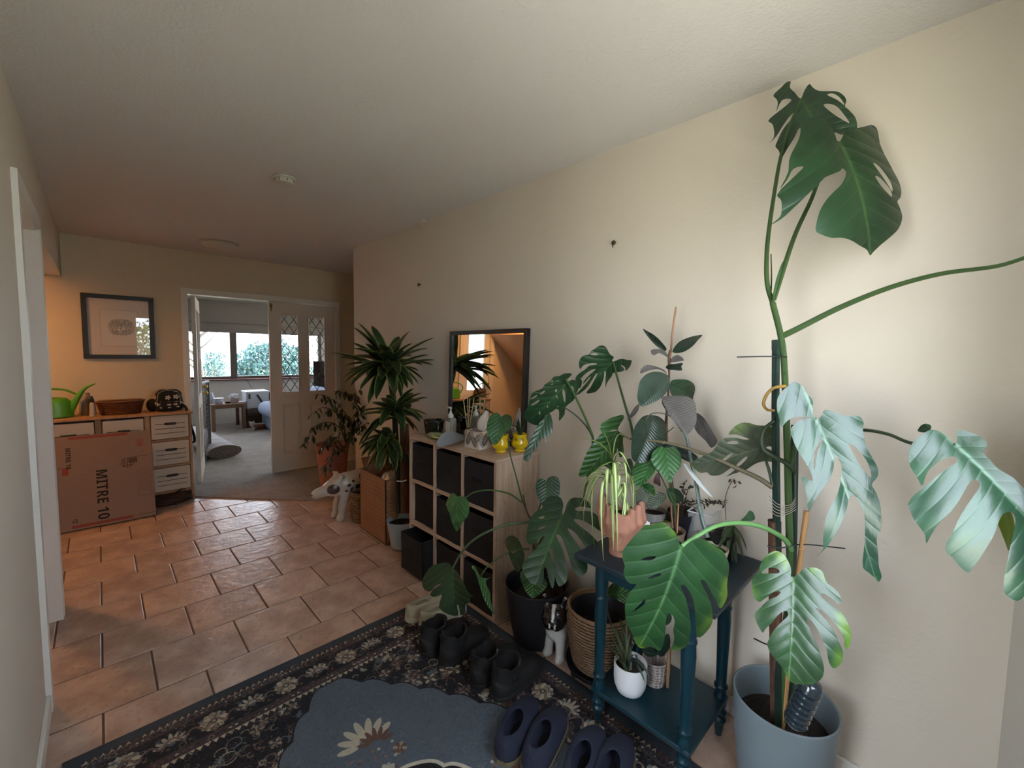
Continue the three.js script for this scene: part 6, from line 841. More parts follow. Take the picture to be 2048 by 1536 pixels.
mesh('base', cyl(0.016, 0.02, 0.012, 18, 0, -0.006, 0), std(0xe0dcd4, 0.5), hk); mesh('hook', tube([V(0, -0.01, 0), V(0, -0.03, 0), V(-0.012, -0.045, 0), V(-0.024, -0.035, 0), V(-0.026, -0.02, 0)], 0.0032, 8), std(0xd8d3ca, 0.4), hk);
const nl = thing('wall_screw', 'rusty round-headed screw hook in the bright wall above the rubber plant', 'screw hook', [XR, 1.963, -1.147]);
mesh('head', [new THREE.SphereGeometry(0.011, 14, 10).scale(0.7, 1, 1).translate(-0.012, 0, 0), cyl(0.003, 0.003, 0.014, 8).rotateZ(PI / 2).translate(-0.006, 0, 0)], std(0x4a2f22, 0.6), nl); mesh('hook', tube([V(-0.012, 0, 0), V(-0.02, -0.012, 0), V(-0.017, -0.024, 0)], 0.0025, 6), std(0x4a2f22, 0.6), nl);
const nl2 = thing('wall_nail', 'single dark nail in the wall above the dracaena', 'nail', [XR, 1.945, -2.849]);
mesh('nail', [cyl(0.004, 0.004, 0.02, 8).rotateZ(PI / 2).translate(-0.01, 0, 0), box(-0.022, -0.016, -0.016, 0.008, -0.005, 0.005, 0.001)], std(0x2c241e, 0.6), nl2);

// double doors: the right leaf closed, the left leaf swung into the living room
const dpaint = std(0xd9cfc0, 0.5);
struct('trim_4', [box(0.605, 0.66, 0, 1.976, ZF, ZF + 0.016, 0.003), box(2.123, 2.178, 0, 1.976, ZF, ZF + 0.016, 0.003), box(0.605, 2.178, 1.976, 2.035, ZF, ZF + 0.018, 0.003), box(0.605, 0.66, 0, 2.0, ZF - 0.116, ZF - 0.001), box(2.123, 2.178, 0, 2.0, ZF - 0.116, ZF - 0.001), box(0.66, 2.123, 1.976, 2.0, ZF - 0.115, ZF - 0.001)], gloss);
const glassLead = phy(0xffffff, 0.03, { transmission: 1, thickness: 0, ior: 1.5 }), lead = std(0x23241f, 0.5, { metalness: 0.3 });
function clip(poly, w, h) { for (const [ax, s, lim] of [[0, 1, w], [0, -1, 0], [1, 1, h], [1, -1, 0]]) { const o = []; for (let i = 0; i < poly.length; i++) { const a = poly[i], b = poly[(i + 1) % poly.length], da = s * (lim - a[ax]), db = s * (lim - b[ax]); if (da >= 0) o.push(a); if (da * db < 0) { const t = da / (da - db); o.push([lerp(a[0], b[0], t), lerp(a[1], b[1], t)]); } } poly = o; if (poly.length < 3) return null; } return poly; }
function doorLeaf(name, x, z, turn, mirrorX) {                               // hinge-free leaf: local x from 0 to W, y up, z thickness
  const W = 0.728, H = 1.965, T = 0.034;
  const gx = [0.115, 0.418], gw = 0.197, gy = 0.925, gh = 0.91, px = gx, pw = 0.197, py = 0.2, ph = 0.6;
  const bars = [box(0, gx[0], 0, H, 0, T), box(gx[0] + gw, gx[1], 0, H, 0, T), box(gx[1] + gw, W, 0, H, 0, T)];
  for (const g0 of gx) bars.push(box(g0, g0 + gw, 0, py, 0, T), box(g0, g0 + gw, py + ph, gy, 0, T), box(g0, g0 + gw, gy + gh, H, 0, T), box(g0, g0 + gw, py, py + ph, 0.006, T - 0.008));
  const d = struct(name, bars, dpaint); d.position.set(x, 0.008, z); d.rotation.y = turn;
  for (const g0 of gx) { mesh('panel', new RoundedBoxGeometry(pw - 0.05, ph - 0.06, T - 0.008, 2, 0.006).translate(g0 + gw / 2, py + ph / 2, T / 2), dpaint, d); mesh('moulding', [box(g0, g0 + gw, py, py + 0.014, T - 0.01, T + 0.004, 0.003), box(g0, g0 + gw, py + ph - 0.014, py + ph, T - 0.01, T + 0.004, 0.003), box(g0, g0 + 0.014, py, py + ph, T - 0.01, T + 0.004, 0.003), box(g0 + gw - 0.014, g0 + gw, py, py + ph, T - 0.01, T + 0.004, 0.003), box(g0, g0 + gw, gy - 0.004, gy + 0.012, T - 0.004, T + 0.005, 0.003), box(g0, g0 + gw, gy + gh - 0.012, gy + gh + 0.004, T - 0.004, T + 0.005, 0.003), box(g0 - 0.004, g0 + 0.01, gy, gy + gh, T - 0.004, T + 0.005, 0.003), box(g0 + gw - 0.01, g0 + gw + 0.004, gy, gy + gh, T - 0.004, T + 0.005, 0.003)], dpaint, d); }
  const dw = gw / 2, dh = 0.152; gx.forEach((g0) => {
    const came = []; for (let k = -6; k < 14; k++) for (const s of [1, -1]) { const p0 = [s > 0 ? -dw * 6 : gw + dw * 6, dh * (k - 6) + 0.02], p1 = [s > 0 ? gw + dw * 6 : -dw * 6, dh * (k - 6) + 0.02 + (gw + dw * 12) * dh / dw]; const dx = p1[0] - p0[0], dy = p1[1] - p0[1], n = Math.hypot(dx, dy), ox = -dy / n * 0.0028, oy = dx / n * 0.0028; const q = clip([[p0[0] + ox, p0[1] + oy], [p1[0] + ox, p1[1] + oy], [p1[0] - ox, p1[1] - oy], [p0[0] - ox, p0[1] - oy]], gw, gh); if (q) came.push(extr(q, 0.007).translate(g0, gy, T / 2 - 0.0035)); }
    mesh('lead_came', came, lead, d);
    // each diamond of glass between the cames
    for (let i = -3; i < 9; i++) for (let j = -12; j < 12; j++) { if (!((i + j) & 1)) continue; const cx = i * dw / 2, cy = j * dh / 2 + 0.02, q = clip([[cx - dw / 2, cy + dh * 3], [cx, cy + dh * 3 - dh / 2], [cx + dw / 2, cy + dh * 3], [cx, cy + dh * 3 + dh / 2]], gw, gh); if (q && Math.abs(THREE.ShapeUtils.area(q.map(([a, b]) => new THREE.Vector2(a, b)))) > 2e-4) mesh('pane', extr(q, 0.003).translate(g0, gy, T / 2 - 0.0015), glassLead, d); }
  });
  return d;
}
const dR = doorLeaf('door_1', 1.392, ZF - 0.05, 0), dL = doorLeaf('door_2', 0.7, ZF - 0.1, 1.385);
mesh('bolt', [box(0.018, 0.03, 1.86, 1.945, 0.034, 0.042, 0.002), box(0.012, 0.036, 1.9, 1.94, 0.034, 0.038, 0.002), cyl(0.005, 0.005, 0.016, 10).rotateX(PI / 2).translate(0.024, 1.872, 0.044)], std(0x7d6436, 0.4, { metalness: 0.7 }), dR);
for (const y of [0.9, 0.98]) mesh('handle', [new THREE.SphereGeometry(0.024, 14, 12).translate(0.69, y, 0.07), cyl(0.009, 0.009, 0.05, 10).rotateX(PI / 2).translate(0.69, y, 0.05)], std(0xb9a06a, 0.25, { metalness: 0.9 }), dL);

// ---------------------------------------------------------------- dracaena corner
const whiteP = thing('dracaena_pot', 'tapered white-blue pot of the dracaena at the left end of the shelf', 'pot', [1.55, 0, -2.735]);
mesh('pot', lathe([[0, 0.012], [0.07, 0.012], [0.078, 0.02], [0.09, 0.1], [0.108, 0.205], [0.11, 0.21], [0.106, 0.211], [0.096, 0.15], [0, 0.15]], 44), std(0x9fb0bc, 0.45), whiteP); mesh('foot', [lathe([[0, 0], [0.072, 0], [0.074, 0.012], [0, 0.012]], 36)], std(0x90a1ad, 0.45), whiteP); mesh('soil', lathe([[0, 0.178], [0.098, 0.176]], 24), soilMat, whiteP);
const dracT = tex(64, 64, (u, v) => { const x = Math.abs(u - 0.5) * 2, n = fbm(u, v, 8, 2, 560); return x > 0.84 ? rgb(0x8d9a54) : mix3(rgb(0x1c3018), rgb(0x35502a), n * 0.8 + (x > 0.55 ? 0.15 : 0)); });
const dracMat = phy(0xffffff, 0.4, { map: dracT, side: THREE.DoubleSide }), mossyBark = std(0xffffff, 0.9, { map: tex(128, 256, (u, v) => mix3(rgb(0x3f2c1e), rgb(0x7d5a3e), fbm(u, v, 16, 3, 571, 40))), bumpMap: rep(fineT, 1, 3), bumpScale: 0.006 }), darkBark = std(0x35301f, 0.9, { bumpMap: rep(fineT, 1, 3), bumpScale: 0.006 });
const drac = thing('dracaena', 'tall dracaena with strappy yellow-edged leaves in two tiers left of the mirror', 'plant', [1.55, 0.17, -2.735]);
const D0 = 3.02, WD = [580, 620, 3.07];
part('cane', tube(through(WD, [708, 1240, D0, 706, 1000, D0, 705, 830, D0, 700, 700, D0]), 0.032, 14), mossyBark, drac);
part('cane', tube(through(WD, [668, 1240, D0 + 0.04, 662, 1000, D0 + 0.05, 650, 800, D0 + 0.06, 640, 600, D0 + 0.06, 610, 380, D0 + 0.05]), 0.02, 12), darkBark, drac);
part('tie', tube(through(WD, [655, 1050, 2.96, 690, 1052, 2.95, 716, 1044, 2.96]), 0.004, 6), std(0xd5cfc4, 0.6), drac);
{
  // tips of the leaves as seen in the frame: [x, y, depth beside the trunk]
  reseed(91); const tier = (c, tips, w, d) => tips.forEach(([x, y, dz], i) => { const a = at(WD[0] + (c[0] + (i % 5 - 2) * 4) / WD[2], WD[1] + (c[1] + (i % 7 - 3) * 9) / WD[2], d), b = at(WD[0] + x / WD[2], WD[1] + y / WD[2], d + dz), l = a.distanceTo(b); for (const q of [0, 1]) part('leaf', strap(a, q ? b.clone().lerp(a, 0.12).add(V(rr(-0.07, 0.07), rr(-0.06, 0.06), rr(-0.09, 0.09))) : b, w * (0.95 + 0.3 * ((i * 37) % 10) / 10), l * (y > c[1] ? 0.2 : 0.1), 0.5, 9), dracMat, drac); });
  tier([600, 350], [[415, 78, 0], [500, 97, 0.1], [735, 130, 0.05], [885, 172, 0.1], [668, 162, 0.2], [375, 200, 0.1], [250, 263, -0.05], [390, 237, -0.2], [318, 290, 0.15], [335, 340, -0.1], [335, 450, 0.1], [333, 412, -0.15], [430, 492, -0.2], [892, 308, -0.05], [880, 340, 0.1], [822, 434, 0.1], [757, 467, -0.2], [645, 525, -0.32], [530, 548, -0.25], [686, 556, 0.1], [790, 376, 0.2], [747, 285, 0.25], [490, 196, 0.25], [560, 210, -0.3], [590, 250, -0.35], [440, 330, -0.35], [700, 250, -0.25], [560, 430, -0.38], [670, 400, -0.36], [470, 420, 0.3], [620, 470, 0.25], [720, 480, 0.3], [500, 530, 0.1], [440, 290, 0.3]], 0.068, D0);
  tier([650, 640], [[763, 480, 0.1], [845, 537, 0.05], [842, 645, 0.1], [790, 750, 0.05], [500, 572, 0.1], [430, 655, 0], [490, 722, -0.2], [420, 832, 0], [760, 508, 0.2], [800, 690, -0.15], [520, 610, -0.3], [560, 540, 0.2], [600, 520, -0.3], [700, 560, -0.3], [740, 600, -0.3], [560, 700, -0.35], [700, 720, -0.3], [460, 620, 0.25], [780, 640, 0.25]], 0.062, D0 + 0.02);
  tier([610, 800], [[420, 832, -0.05], [478, 905, -0.1], [470, 975, -0.05], [560, 985, -0.15], [730, 942, -0.1], [500, 732, 0], [650, 992, -0.2], [545, 875, -0.25], [520, 960, 0.1], [600, 1000, 0], [680, 900, -0.25], [440, 900, 0.15], [580, 720, -0.3], [640, 760, -0.3], [500, 860, 0.2]], 0.06, D0 + 0.04);
}
const tallBox = thing('tall_box', 'tall open brown cardboard box beside the dracaena', 'box', [1.475, 0, -2.835]);
{
  const m = std(0xffffff, 0.85, { bumpMap: tex(16, 256, (u, v) => 0.5 + 0.5 * Math.sin(v * 2 * PI * 32), false), bumpScale: 0.002, map: tex(128, 256, (u, v) => mix3(rgb(0x8a6248), rgb(0xad8363), 0.5 * fbm(u, v, 8, 3, 581) + 0.35 * (0.5 + 0.5 * Math.sin(v * 2 * PI * 48)))) });
  mesh('wall', [box(0, 0.006, 0, 0.49, -0.425, 0), box(0.28, 0.286, 0, 0.49, -0.425, 0), box(0, 0.286, 0, 0.49, -0.006, 0), box(0, 0.286, 0, 0.49, -0.425, -0.419), box(0, 0.286, 0, 0.006, -0.425, 0)], m, tallBox);
  mesh('flap', [box(0.03, 0.26, -0.09, 0, -0.003, 0.003).rotateX(2.6).translate(0, 0.49, -0.42), box(-0.003, 0.003, -0.12, 0, -0.4, -0.03).rotateZ(2.5).translate(0.283, 0.49, 0)], m, tallBox);
}
const plasticBits = thing('plastic_wrap', 'crumpled clear plastic poking out of the tall brown box', 'plastic wrap', [1.6, 0.44, -2.95]);
{ const g = new THREE.SphereGeometry(1, 24, 16), p = g.attributes.position; for (let i = 0; i < p.count; i++) { const x = p.getX(i), y = p.getY(i), z = p.getZ(i), k = 1 + 0.5 * (fbm(x + 3, y + z * 2 + 3, 4, 3, 590) - 0.5); p.setXYZ(i, x * 0.1 * k, Math.max(-0.02, y * 0.075 * k), z * 0.1 * k); } g.computeVertexNormals(); mesh('wrap', g, phy(0x9b958a, 0.2, { clearcoat: 0.6 }), plasticBits); }
const bk2 = thing('woven_basket', 'orange-brown round woven basket partly hidden behind the tall box', 'basket', [1.57, 0, -3.42]);
{ const c = []; for (let i = 0; i <= 60; i++) { const q = i / 60; c.push([0.075 + 0.028 * Math.sin(PI * Math.min(1, q * 0.6 + 0.1)) + 0.003 * Math.abs(Math.sin(q * 14 * PI)), q * 0.255]); } mesh('body', lathe([[0, 0], [0.07, 0], ...c, [0.09, 0.25], [0.08, 0.06], [0, 0.05]], 48), std(0xffffff, 0.85, { map: grassT, bumpMap: grassB, bumpScale: 0.008 }), bk2); mesh('liner', lathe([[0.084, 0.16], [0.093, 0.262], [0.098, 0.266], [0.1, 0.256]], 36), std(0x1c1614, 0.8), bk2); }
// pig figure
{
  const pig = thing('pig_figurine', 'painted pig statue, white with brown patches, looking left beside the tall box', 'figurine', [1.455, 0, -3.56]);
  const h = V(-0.07, 0.285, 0), B = [[V(0.03, 0.3, 0), V(0.19, 0.31, 0), 0.088, 0.1], [h, V(0.02, 0.3, 0), 0.072, 0.085], [h, V(-0.19, 0.262, 0), 0.066, 0.037], [V(-0.19, 0.262, 0), V(-0.225, 0.255, 0), 0.034, 0.033]];
  for (const s of [-1, 1]) B.push([V(0.0, 0.22, s * 0.05), V(-0.025, 0.12, s * 0.055), 0.042, 0.031], [V(-0.025, 0.12, s * 0.055), V(-0.045, 0.035, s * 0.055), 0.029, 0.023], [V(-0.045, 0.03, s * 0.055), V(-0.062, 0.018, s * 0.056), 0.024, 0.019], [V(0.2, 0.23, s * 0.055), V(0.21, 0.02, s * 0.058), 0.05, 0.024], [V(-0.055, 0.34, s * 0.045), V(-0.03, 0.385, s * 0.06), 0.022, 0.008], [V(-0.03, 0.385, s * 0.06), V(-0.05, 0.4, s * 0.065), 0.012, 0.006]);
  const spots = [[-0.1, 0.285, 0.06, 0.05], [0.02, 0.305, 0.085, 0.019], [0.045, 0.27, 0.09, 0.016], [0.0, 0.26, 0.08, 0.013], [0.055, 0.33, 0.07, 0.02], [0.1, 0.28, 0.1, 0.026], [0.03, 0.34, 0.06, 0.014], [0.17, 0.35, 0.05, 0.06]];
  const g = blob(B, 0.0045, 0.03, (x, y, z) => { for (const [a, b, c, r] of spots) if (Math.hypot(x - a, (y - b) * 1.25, (Math.abs(z) - c) * 0.7) < r + 0.006 * (fbm(x * 2 + 3, y * 2 + 3, 12, 2, 600) - 0.5)) return [0.05, 0.03, 0.028]; return [0.5, 0.44, 0.36]; });
  mesh('body', g, phy(0xffffff, 0.35, { vertexColors: true, clearcoat: 0.4, clearcoatRoughness: 0.2 }), pig);
  for (const s of [-1, 1]) mesh('eye', new THREE.SphereGeometry(0.008, 12, 10).translate(-0.112, 0.302, s * 0.057), phy(0x140d0a, 0.05, { clearcoat: 1 }), pig);
  for (const s of [-1, 1]) mesh('nostril', new THREE.SphereGeometry(0.007, 10, 8).translate(-0.256, 0.258, s * 0.012), std(0x3a221c, 0.6), pig);
}
// ficus in its rosy pot
const fp = thing('ficus_pot', 'large rosy terracotta pot behind the pig at the carpet edge', 'pot', [1.63, 0.012, -4.22]);
mesh('pot', lathe([[0, 0], [0.1, 0], [0.108, 0.01], [0.135, 0.3], [0.152, 0.46], [0.158, 0.462], [0.16, 0.5], [0.154, 0.505], [0.146, 0.5], [0.138, 0.4], [0, 0.4]], 44), std(0xffffff, 0.75, { map: tex(128, 128, (u, v) => mix3(rgb(0x87534a), rgb(0xb4766a), fbm(u, v, 10, 3, 611))) }), fp); mesh('soil', lathe([[0, 0.45], [0.143, 0.446]], 24), soilMat, fp);
const fic = thing('ficus', 'weeping fig with small drooping leaves in the rosy pot beside the doors', 'plant', [1.63, 0.46, -4.22]);
{
  const FD = 3.98, WFc = [580, 620, 3.07], br = [], bark = std(0x53402f, 0.8), leafShape = strap(V(0, 0, 0), V(0.055, -0.012, 0), 0.026, 0.004, 0.35, 6, undefined, (t) => Math.sin(PI * Math.min(1, 0.08 + t * 0.9)) ** 0.8), fm = [0x25371d, 0x1c2c17, 0x3a4a2a].map((c) => phy(c, 0.3, { side: THREE.DoubleSide }));
  const pathOf = (a) => through(WFc, a);
  const B = [[330, 850, FD, 390, 700, FD, 410, 560, FD, 400, 480, FD], [330, 850, FD, 380, 740, FD + 0.05, 330, 620, FD - 0.1, 230, 530, FD - 0.15, 150, 520, FD - 0.2], [345, 820, FD, 300, 720, FD - 0.15, 230, 690, FD - 0.2, 150, 720, FD - 0.25, 85, 845, FD - 0.3], [350, 800, FD, 440, 680, FD + 0.1, 440, 560, FD + 0.1, 350, 510, FD + 0.1, 270, 500, FD], [330, 850, FD, 260, 780, FD - 0.2, 220, 800, FD - 0.25, 190, 870, FD - 0.3], [340, 830, FD, 430, 640, FD, 480, 560, FD], [330, 840, FD, 290, 870, FD - 0.25, 230, 940, FD - 0.3, 180, 1000, FD - 0.35], [350, 820, FD, 300, 640, FD - 0.05, 200, 600, FD - 0.1, 140, 640, FD - 0.15], [340, 840, FD, 420, 730, FD - 0.1, 480, 690, FD - 0.1]];
  reseed(55);
  for (const b of B) {
    const pts = pathOf(b), c = new THREE.CatmullRomCurve3(pts); part('branch', tube(pts, (t) => lerp(0.008, 0.002, t), 6), bark, fic);
    const L0 = c.getLength(), n = Math.round(L0 / 0.021);
    for (let i = 0; i < n; i++) { const t = 0.28 + 0.72 * i / n, p = c.getPointAt(t), m = mesh('leaf', leafShape, fm[(rnd() * 3) | 0], fic), a = rnd() * 6.28; m.position.copy(p).add(V(rr(-0.03, 0.03), rr(-0.03, 0.02), rr(-0.03, 0.03))).sub(fic.position); m.rotation.set(rr(-0.5, 0.5), a, rr(-1.25, -0.45)); m.scale.setScalar(rr(0.8, 1.3)); }
  }
}

// ---------------------------------------------------------------- living room seen through the doorway
const blind = thing('roman_blind', 'grey fabric roman blind drawn halfway down the living room window', 'blind', [1.9, 1.74, -9.54]);
{ const fb = std(0x6f6861, 0.95, { bumpMap: rep(fineT, 8, 8), bumpScale: 0.001 }), g = new THREE.PlaneGeometry(3.3, 0.56, 80, 30), p = g.attributes.position; for (let i = 0; i < p.count; i++) { const y = p.getY(i) + 0.28; p.setZ(i, 0.012 * Math.sin(p.getX(i) * 2.1) * 0.3 + (y < 0.17 ? 0.03 * Math.sin(PI * y / 0.17) : 0.012 * Math.sin(PI * (y - 0.17) / 0.39)) + 0.02); p.setY(i, y + 0.004 * Math.sin(p.getX(i) * 9)); } g.computeVertexNormals(); const b = g.clone(); b.translate(0, 0, -0.012); mesh('fabric', [g, b], std(0x6f6861, 0.95, { side: THREE.DoubleSide }), blind); mesh('fold', box(-1.65, 1.65, 0.166, 0.176, 0.012, 0.026), std(0x3c3733, 0.9), blind); mesh('batten', box(-1.65, 1.65, -0.003, 0.012, 0.004, 0.026, 0.003), fb, blind); mesh('headrail', box(-1.65, 1.65, 0.55, 0.59, -0.02, 0.04, 0.004), fb, blind); }
const sideT = thing('side_table', 'wooden side table with cluttered top against the living room window wall', 'table', [1.6, 0.012, -9.0]);
mesh('top', box(-0.26, 0.26, 0.44, 0.465, -0.28, 0.28, 0.005), std(0x7d5c44, 0.5), sideT); for (const [a, b] of [[-1, -1], [1, -1], [-1, 1], [1, 1]]) mesh('leg', box(a * 0.225 - 0.025, a * 0.225 + 0.025, 0, 0.44, b * 0.245 - 0.025, b * 0.245 + 0.025, 0.004), std(0x6c4d38, 0.5), sideT); mesh('apron', [box(-0.22, 0.22, 0.385, 0.44, 0.225, 0.245), box(-0.22, 0.22, 0.385, 0.44, -0.245, -0.225)], std(0x6c4d38, 0.5), sideT);
const TT = 0.478;
const onT = (n, l, c, x, z, gs) => { const t = thing(n, l, c, [x, TT, z]); gs.forEach(([k, g, m]) => mesh(k, g, m, t)); return t; };
onT('plastic_tub', 'round white lidded tub on the side table', 'tub', 1.47, -8.82, [['body', lathe([[0, 0], [0.055, 0], [0.068, 0.09], [0, 0.09]], 28), std(0x9fa3b5, 0.4)], ['lid', lathe([[0, 0.09], [0.073, 0.09], [0.073, 0.102], [0, 0.104]], 28), std(0xcfd3dc, 0.4)]]);
onT('spray_bottle', 'pale bottle at the left of the side table', 'bottle', 1.395, -8.95, [['body', lathe([[0, 0], [0.035, 0], [0.038, 0.1], [0.02, 0.15], [0.016, 0.19], [0, 0.19]], 20), std(0xb4b9cc, 0.4)]]);
onT('dark_dish', 'small dark dish in the middle of the side table', 'dish', 1.6, -8.84, [['body', lathe([[0, 0], [0.03, 0], [0.05, 0.03], [0.046, 0.03], [0.028, 0.008], [0, 0.008]], 24), std(0x221d1c, 0.4)]]);
const tb2 = onT('tissue_box', 'white tissue box with a puffed tissue on the side table', 'tissue box', 1.71, -8.9, [['carton', new RoundedBoxGeometry(0.13, 0.075, 0.11, 2, 0.003).translate(0, 0.038, 0), std(0xa88f86, 0.6)]]);
{ const g = new THREE.SphereGeometry(1, 20, 14), p = g.attributes.position; for (let i = 0; i < p.count; i++) { const x = p.getX(i), y = p.getY(i), z = p.getZ(i), k = 1 + 0.4 * Math.sin(x * 5 + z * 4) * Math.cos(y * 5); p.setXYZ(i, x * 0.07 * k, 0.11 + y * 0.05 * k, z * 0.05 * k); } g.computeVertexNormals(); mesh('tissue', g, std(0xd5dae6, 0.9), tb2); }
onT('paper_pile', 'loose white papers at the right of the side table', 'papers', 1.8, -8.86, [['sheet', [box(-0.05, 0.05, 0, 0.012, -0.09, 0.06), box(-0.04, 0.07, 0.012, 0.02, -0.05, 0.08).rotateY(0.3)], std(0xbfc4d2, 0.8)]]);
const cool = thing('storage_box', 'white box with a black side strap beside the side table', 'box', [2.06, 0.36, -8.95]);
mesh('body', new RoundedBoxGeometry(0.36, 0.3, 0.36, 3, 0.014).translate(0, 0.15, 0), std(0xa9adb4, 0.5), cool); mesh('lid', new RoundedBoxGeometry(0.38, 0.03, 0.38, 3, 0.01).translate(0, 0.3, 0), std(0xc2c7cf, 0.5), cool); mesh('strap', [box(0.02, 0.05, 0.02, 0.3, 0.18, 0.186).rotateZ(0.5).translate(0.1, -0.03, 0), box(-0.15, -0.12, 0.18, 0.27, 0.18, 0.186)], std(0x1c1d22, 0.6), cool);
const amp = thing('dark_crate', 'dark crate under the white box', 'crate', [2.06, 0.012, -8.95]);
mesh('body', [box(-0.19, 0.19, 0, 0.347, -0.2, 0.17, 0.008)], std(0x2b2523, 0.7), amp); mesh('front', [box(-0.17, 0.17, 0.21, 0.33, 0.17, 0.178, 0.003), box(-0.17, 0.17, 0.02, 0.19, 0.17, 0.178, 0.003)], std(0x3b2d26, 0.6), amp);
const toy = thing('soft_toy', 'small furry toy lying on the carpet by the dark crate', 'toy', [2.0, 0.012, -8.55]);
mesh('body', blob([[V(-0.06, 0.06, 0), V(0.07, 0.055, 0), 0.05, 0.055], [V(-0.1, 0.1, 0.02), V(-0.09, 0.1, 0.02), 0.045, 0.04], [V(-0.13, 0.135, 0.0), V(-0.14, 0.15, 0), 0.014, 0.009], [V(-0.08, 0.14, 0.04), V(-0.08, 0.155, 0.05), 0.014, 0.009], [V(-0.05, 0.04, 0.06), V(-0.1, 0.02, 0.09), 0.024, 0.02]], 0.008, 0.03, (x, y) => (y > 0.09 || x < -0.08 ? [0.5, 0.45, 0.4] : [0.22, 0.09, 0.06])), std(0xffffff, 0.98, { vertexColors: true }), toy);
const redb = thing('red_bag', 'dark red bag on the sofa end behind the right door leaf', 'bag', [2.42, 0.47, -8.85]);
mesh('body', new RoundedBoxGeometry(0.3, 0.18, 0.2, 4, 0.05).translate(0, 0.09, 0), std(0x5a1c24, 0.8), redb);
const sofa = thing('sofa', 'blue-grey sofa with a rounded arm seen past the right door leaf', 'sofa', [2.55, 0.012, -8.1]);
mesh('base', new RoundedBoxGeometry(1.0, 0.3, 1.3, 4, 0.05).translate(0.05, 0.16, 0), std(0x7f8ba3, 0.9), sofa); mesh('arm', new THREE.CapsuleGeometry(0.13, 0.95, 8, 20).rotateX(PI / 2).translate(-0.42, 0.37, 0.05), std(0x8e9ab3, 0.9), sofa); mesh('backrest', new RoundedBoxGeometry(0.3, 0.45, 1.3, 5, 0.1).translate(0.42, 0.5, 0), std(0x7f8ba3, 0.9), sofa); mesh('cushion', new RoundedBoxGeometry(0.7, 0.15, 1.1, 4, 0.06).translate(0.05, 0.36, 0), std(0x8a96ae, 0.9), sofa);
const throwB = thing('throw_blanket', 'pale throw with dark lines draped over the sofa arm', 'blanket', [2.13, 0.38, -8.05]);
mesh('cloth', new THREE.CylinderGeometry(0.137, 0.137, 0.6, 28, 1, true, 0, PI * 1.15).rotateX(PI / 2).rotateZ(-0.25), std(0xffffff, 0.95, { side: THREE.DoubleSide, map: canvasTex(256, 256, (x, w, h) => { x.fillStyle = '#b7bccb'; x.fillRect(0, 0, w, h); x.strokeStyle = '#23252f'; x.lineWidth = 7; for (let i = 0; i < 7; i++) { x.beginPath(); x.moveTo(i * 42, 0); x.bezierCurveTo(i * 42 + 50, 80, i * 42 - 40, 160, i * 42 + 20, 256); x.stroke(); } }) }), throwB);
const wire = thing('wire_rack', 'tall grey wire crate panel standing beside the open door leaf', 'wire panel', [0.935, 0.012, -6.55], 1.25);
{ const wm = std(0x5c5c5a, 0.45, { metalness: 0.5 }); mesh('frame', [box(-0.26, -0.235, 0, 1.0, -0.02, 0.02, 0.004), box(0.235, 0.26, 0, 1.0, -0.02, 0.02, 0.004), box(-0.26, 0.26, 0.98, 1.005, -0.02, 0.02, 0.004), box(-0.26, 0.26, 0.0, 0.02, -0.02, 0.02, 0.004)], wm, wire); for (let i = 0; i < 17; i++) mesh('wire', cyl(0.004, 0.004, 0.48, 6).rotateZ(PI / 2).translate(0, 0.06 + i * 0.055, 0), wm, wire); for (let i = 0; i < 7; i++) mesh('wire', cyl(0.0035, 0.0035, 0.97, 6).translate(-0.2 + i * 0.066, 0.49, 0.005), wm, wire); mesh('castor', new THREE.SphereGeometry(0.022, 12, 8).translate(0.24, 0.012, 0.03), std(0x151516, 0.5), wire); }
const roll = thing('rolled_carpet', 'flattened roll of carpet lying along the living room floor', 'carpet roll', [1.13, 0.012, -6.5], 0.06);
{ const sp = []; for (let i = 0; i <= 90; i++) { const a = i / 90 * 2 * PI * 3.1, r = 0.03 + 0.16 * i / 90; sp.push([Math.cos(a) * r * 1.0, Math.sin(a) * r * 0.46 + 0.088]); } const body = lathe([[0, 0], [0.186, 0], [0.19, 0.006], [0.19, 1.9], [0, 1.9]], 48).rotateX(-PI / 2).scale(1, 0.46, 1).translate(0, 0.088, 0); mesh('roll', body, std(0xb4b0b4, 0.95, { bumpMap: rep(fineT, 8, 8), bumpScale: 0.003 }), roll); mesh('end', lathe([[0, 0], [0.186, 0]], 48).rotateX(PI / 2).scale(1, 0.46, 1).translate(0, 0.088, 0.001), std(0x6b625a, 0.95, { side: THREE.DoubleSide }), roll); mesh('end_spiral', tube(sp.map(([x, y]) => V(x, y, 0.002)), 0.0035, 5, 180), std(0x4a433d, 0.95), roll); for (let i = 0; i < 5; i++) mesh('tie_band', new THREE.TorusGeometry(0.192, 0.003, 6, 48).scale(1, 0.46, 1).translate(0, 0.088, -0.2 - i * 0.32), std(0x55555c, 0.6), roll); }
const cord = tag(mesh('cable', tube([V(1.98, 0.865, -9.55), V(2.02, 0.868, -9.48), V(2.06, 0.8, -9.46), V(2.09, 0.69, -9.3), V(2.1, 0.675, -9.1)], 0.004, 6), std(0x1b1b1d, 0.6)), 'dark cable hanging from the living room sill to the white box', 'cable');
const tv = thing('television', 'dark flat television standing in the living room behind the right door glass', 'television', [3.5, 0.6, -8.6], -0.5);
mesh('body', box(-0.5, 0.5, 0.05, 0.62, -0.025, 0.02, 0.008), std(0x1a1b1f, 0.4), tv); mesh('screen', box(-0.485, 0.485, 0.068, 0.605, 0.02, 0.022), phy(0x0c0d11, 0.1), tv); mesh('stand', [box(-0.15, 0.15, 0, 0.012, -0.1, 0.1, 0.004), box(-0.03, 0.03, 0.01, 0.08, -0.02, 0.01)], std(0x1a1b1f, 0.4), tv);
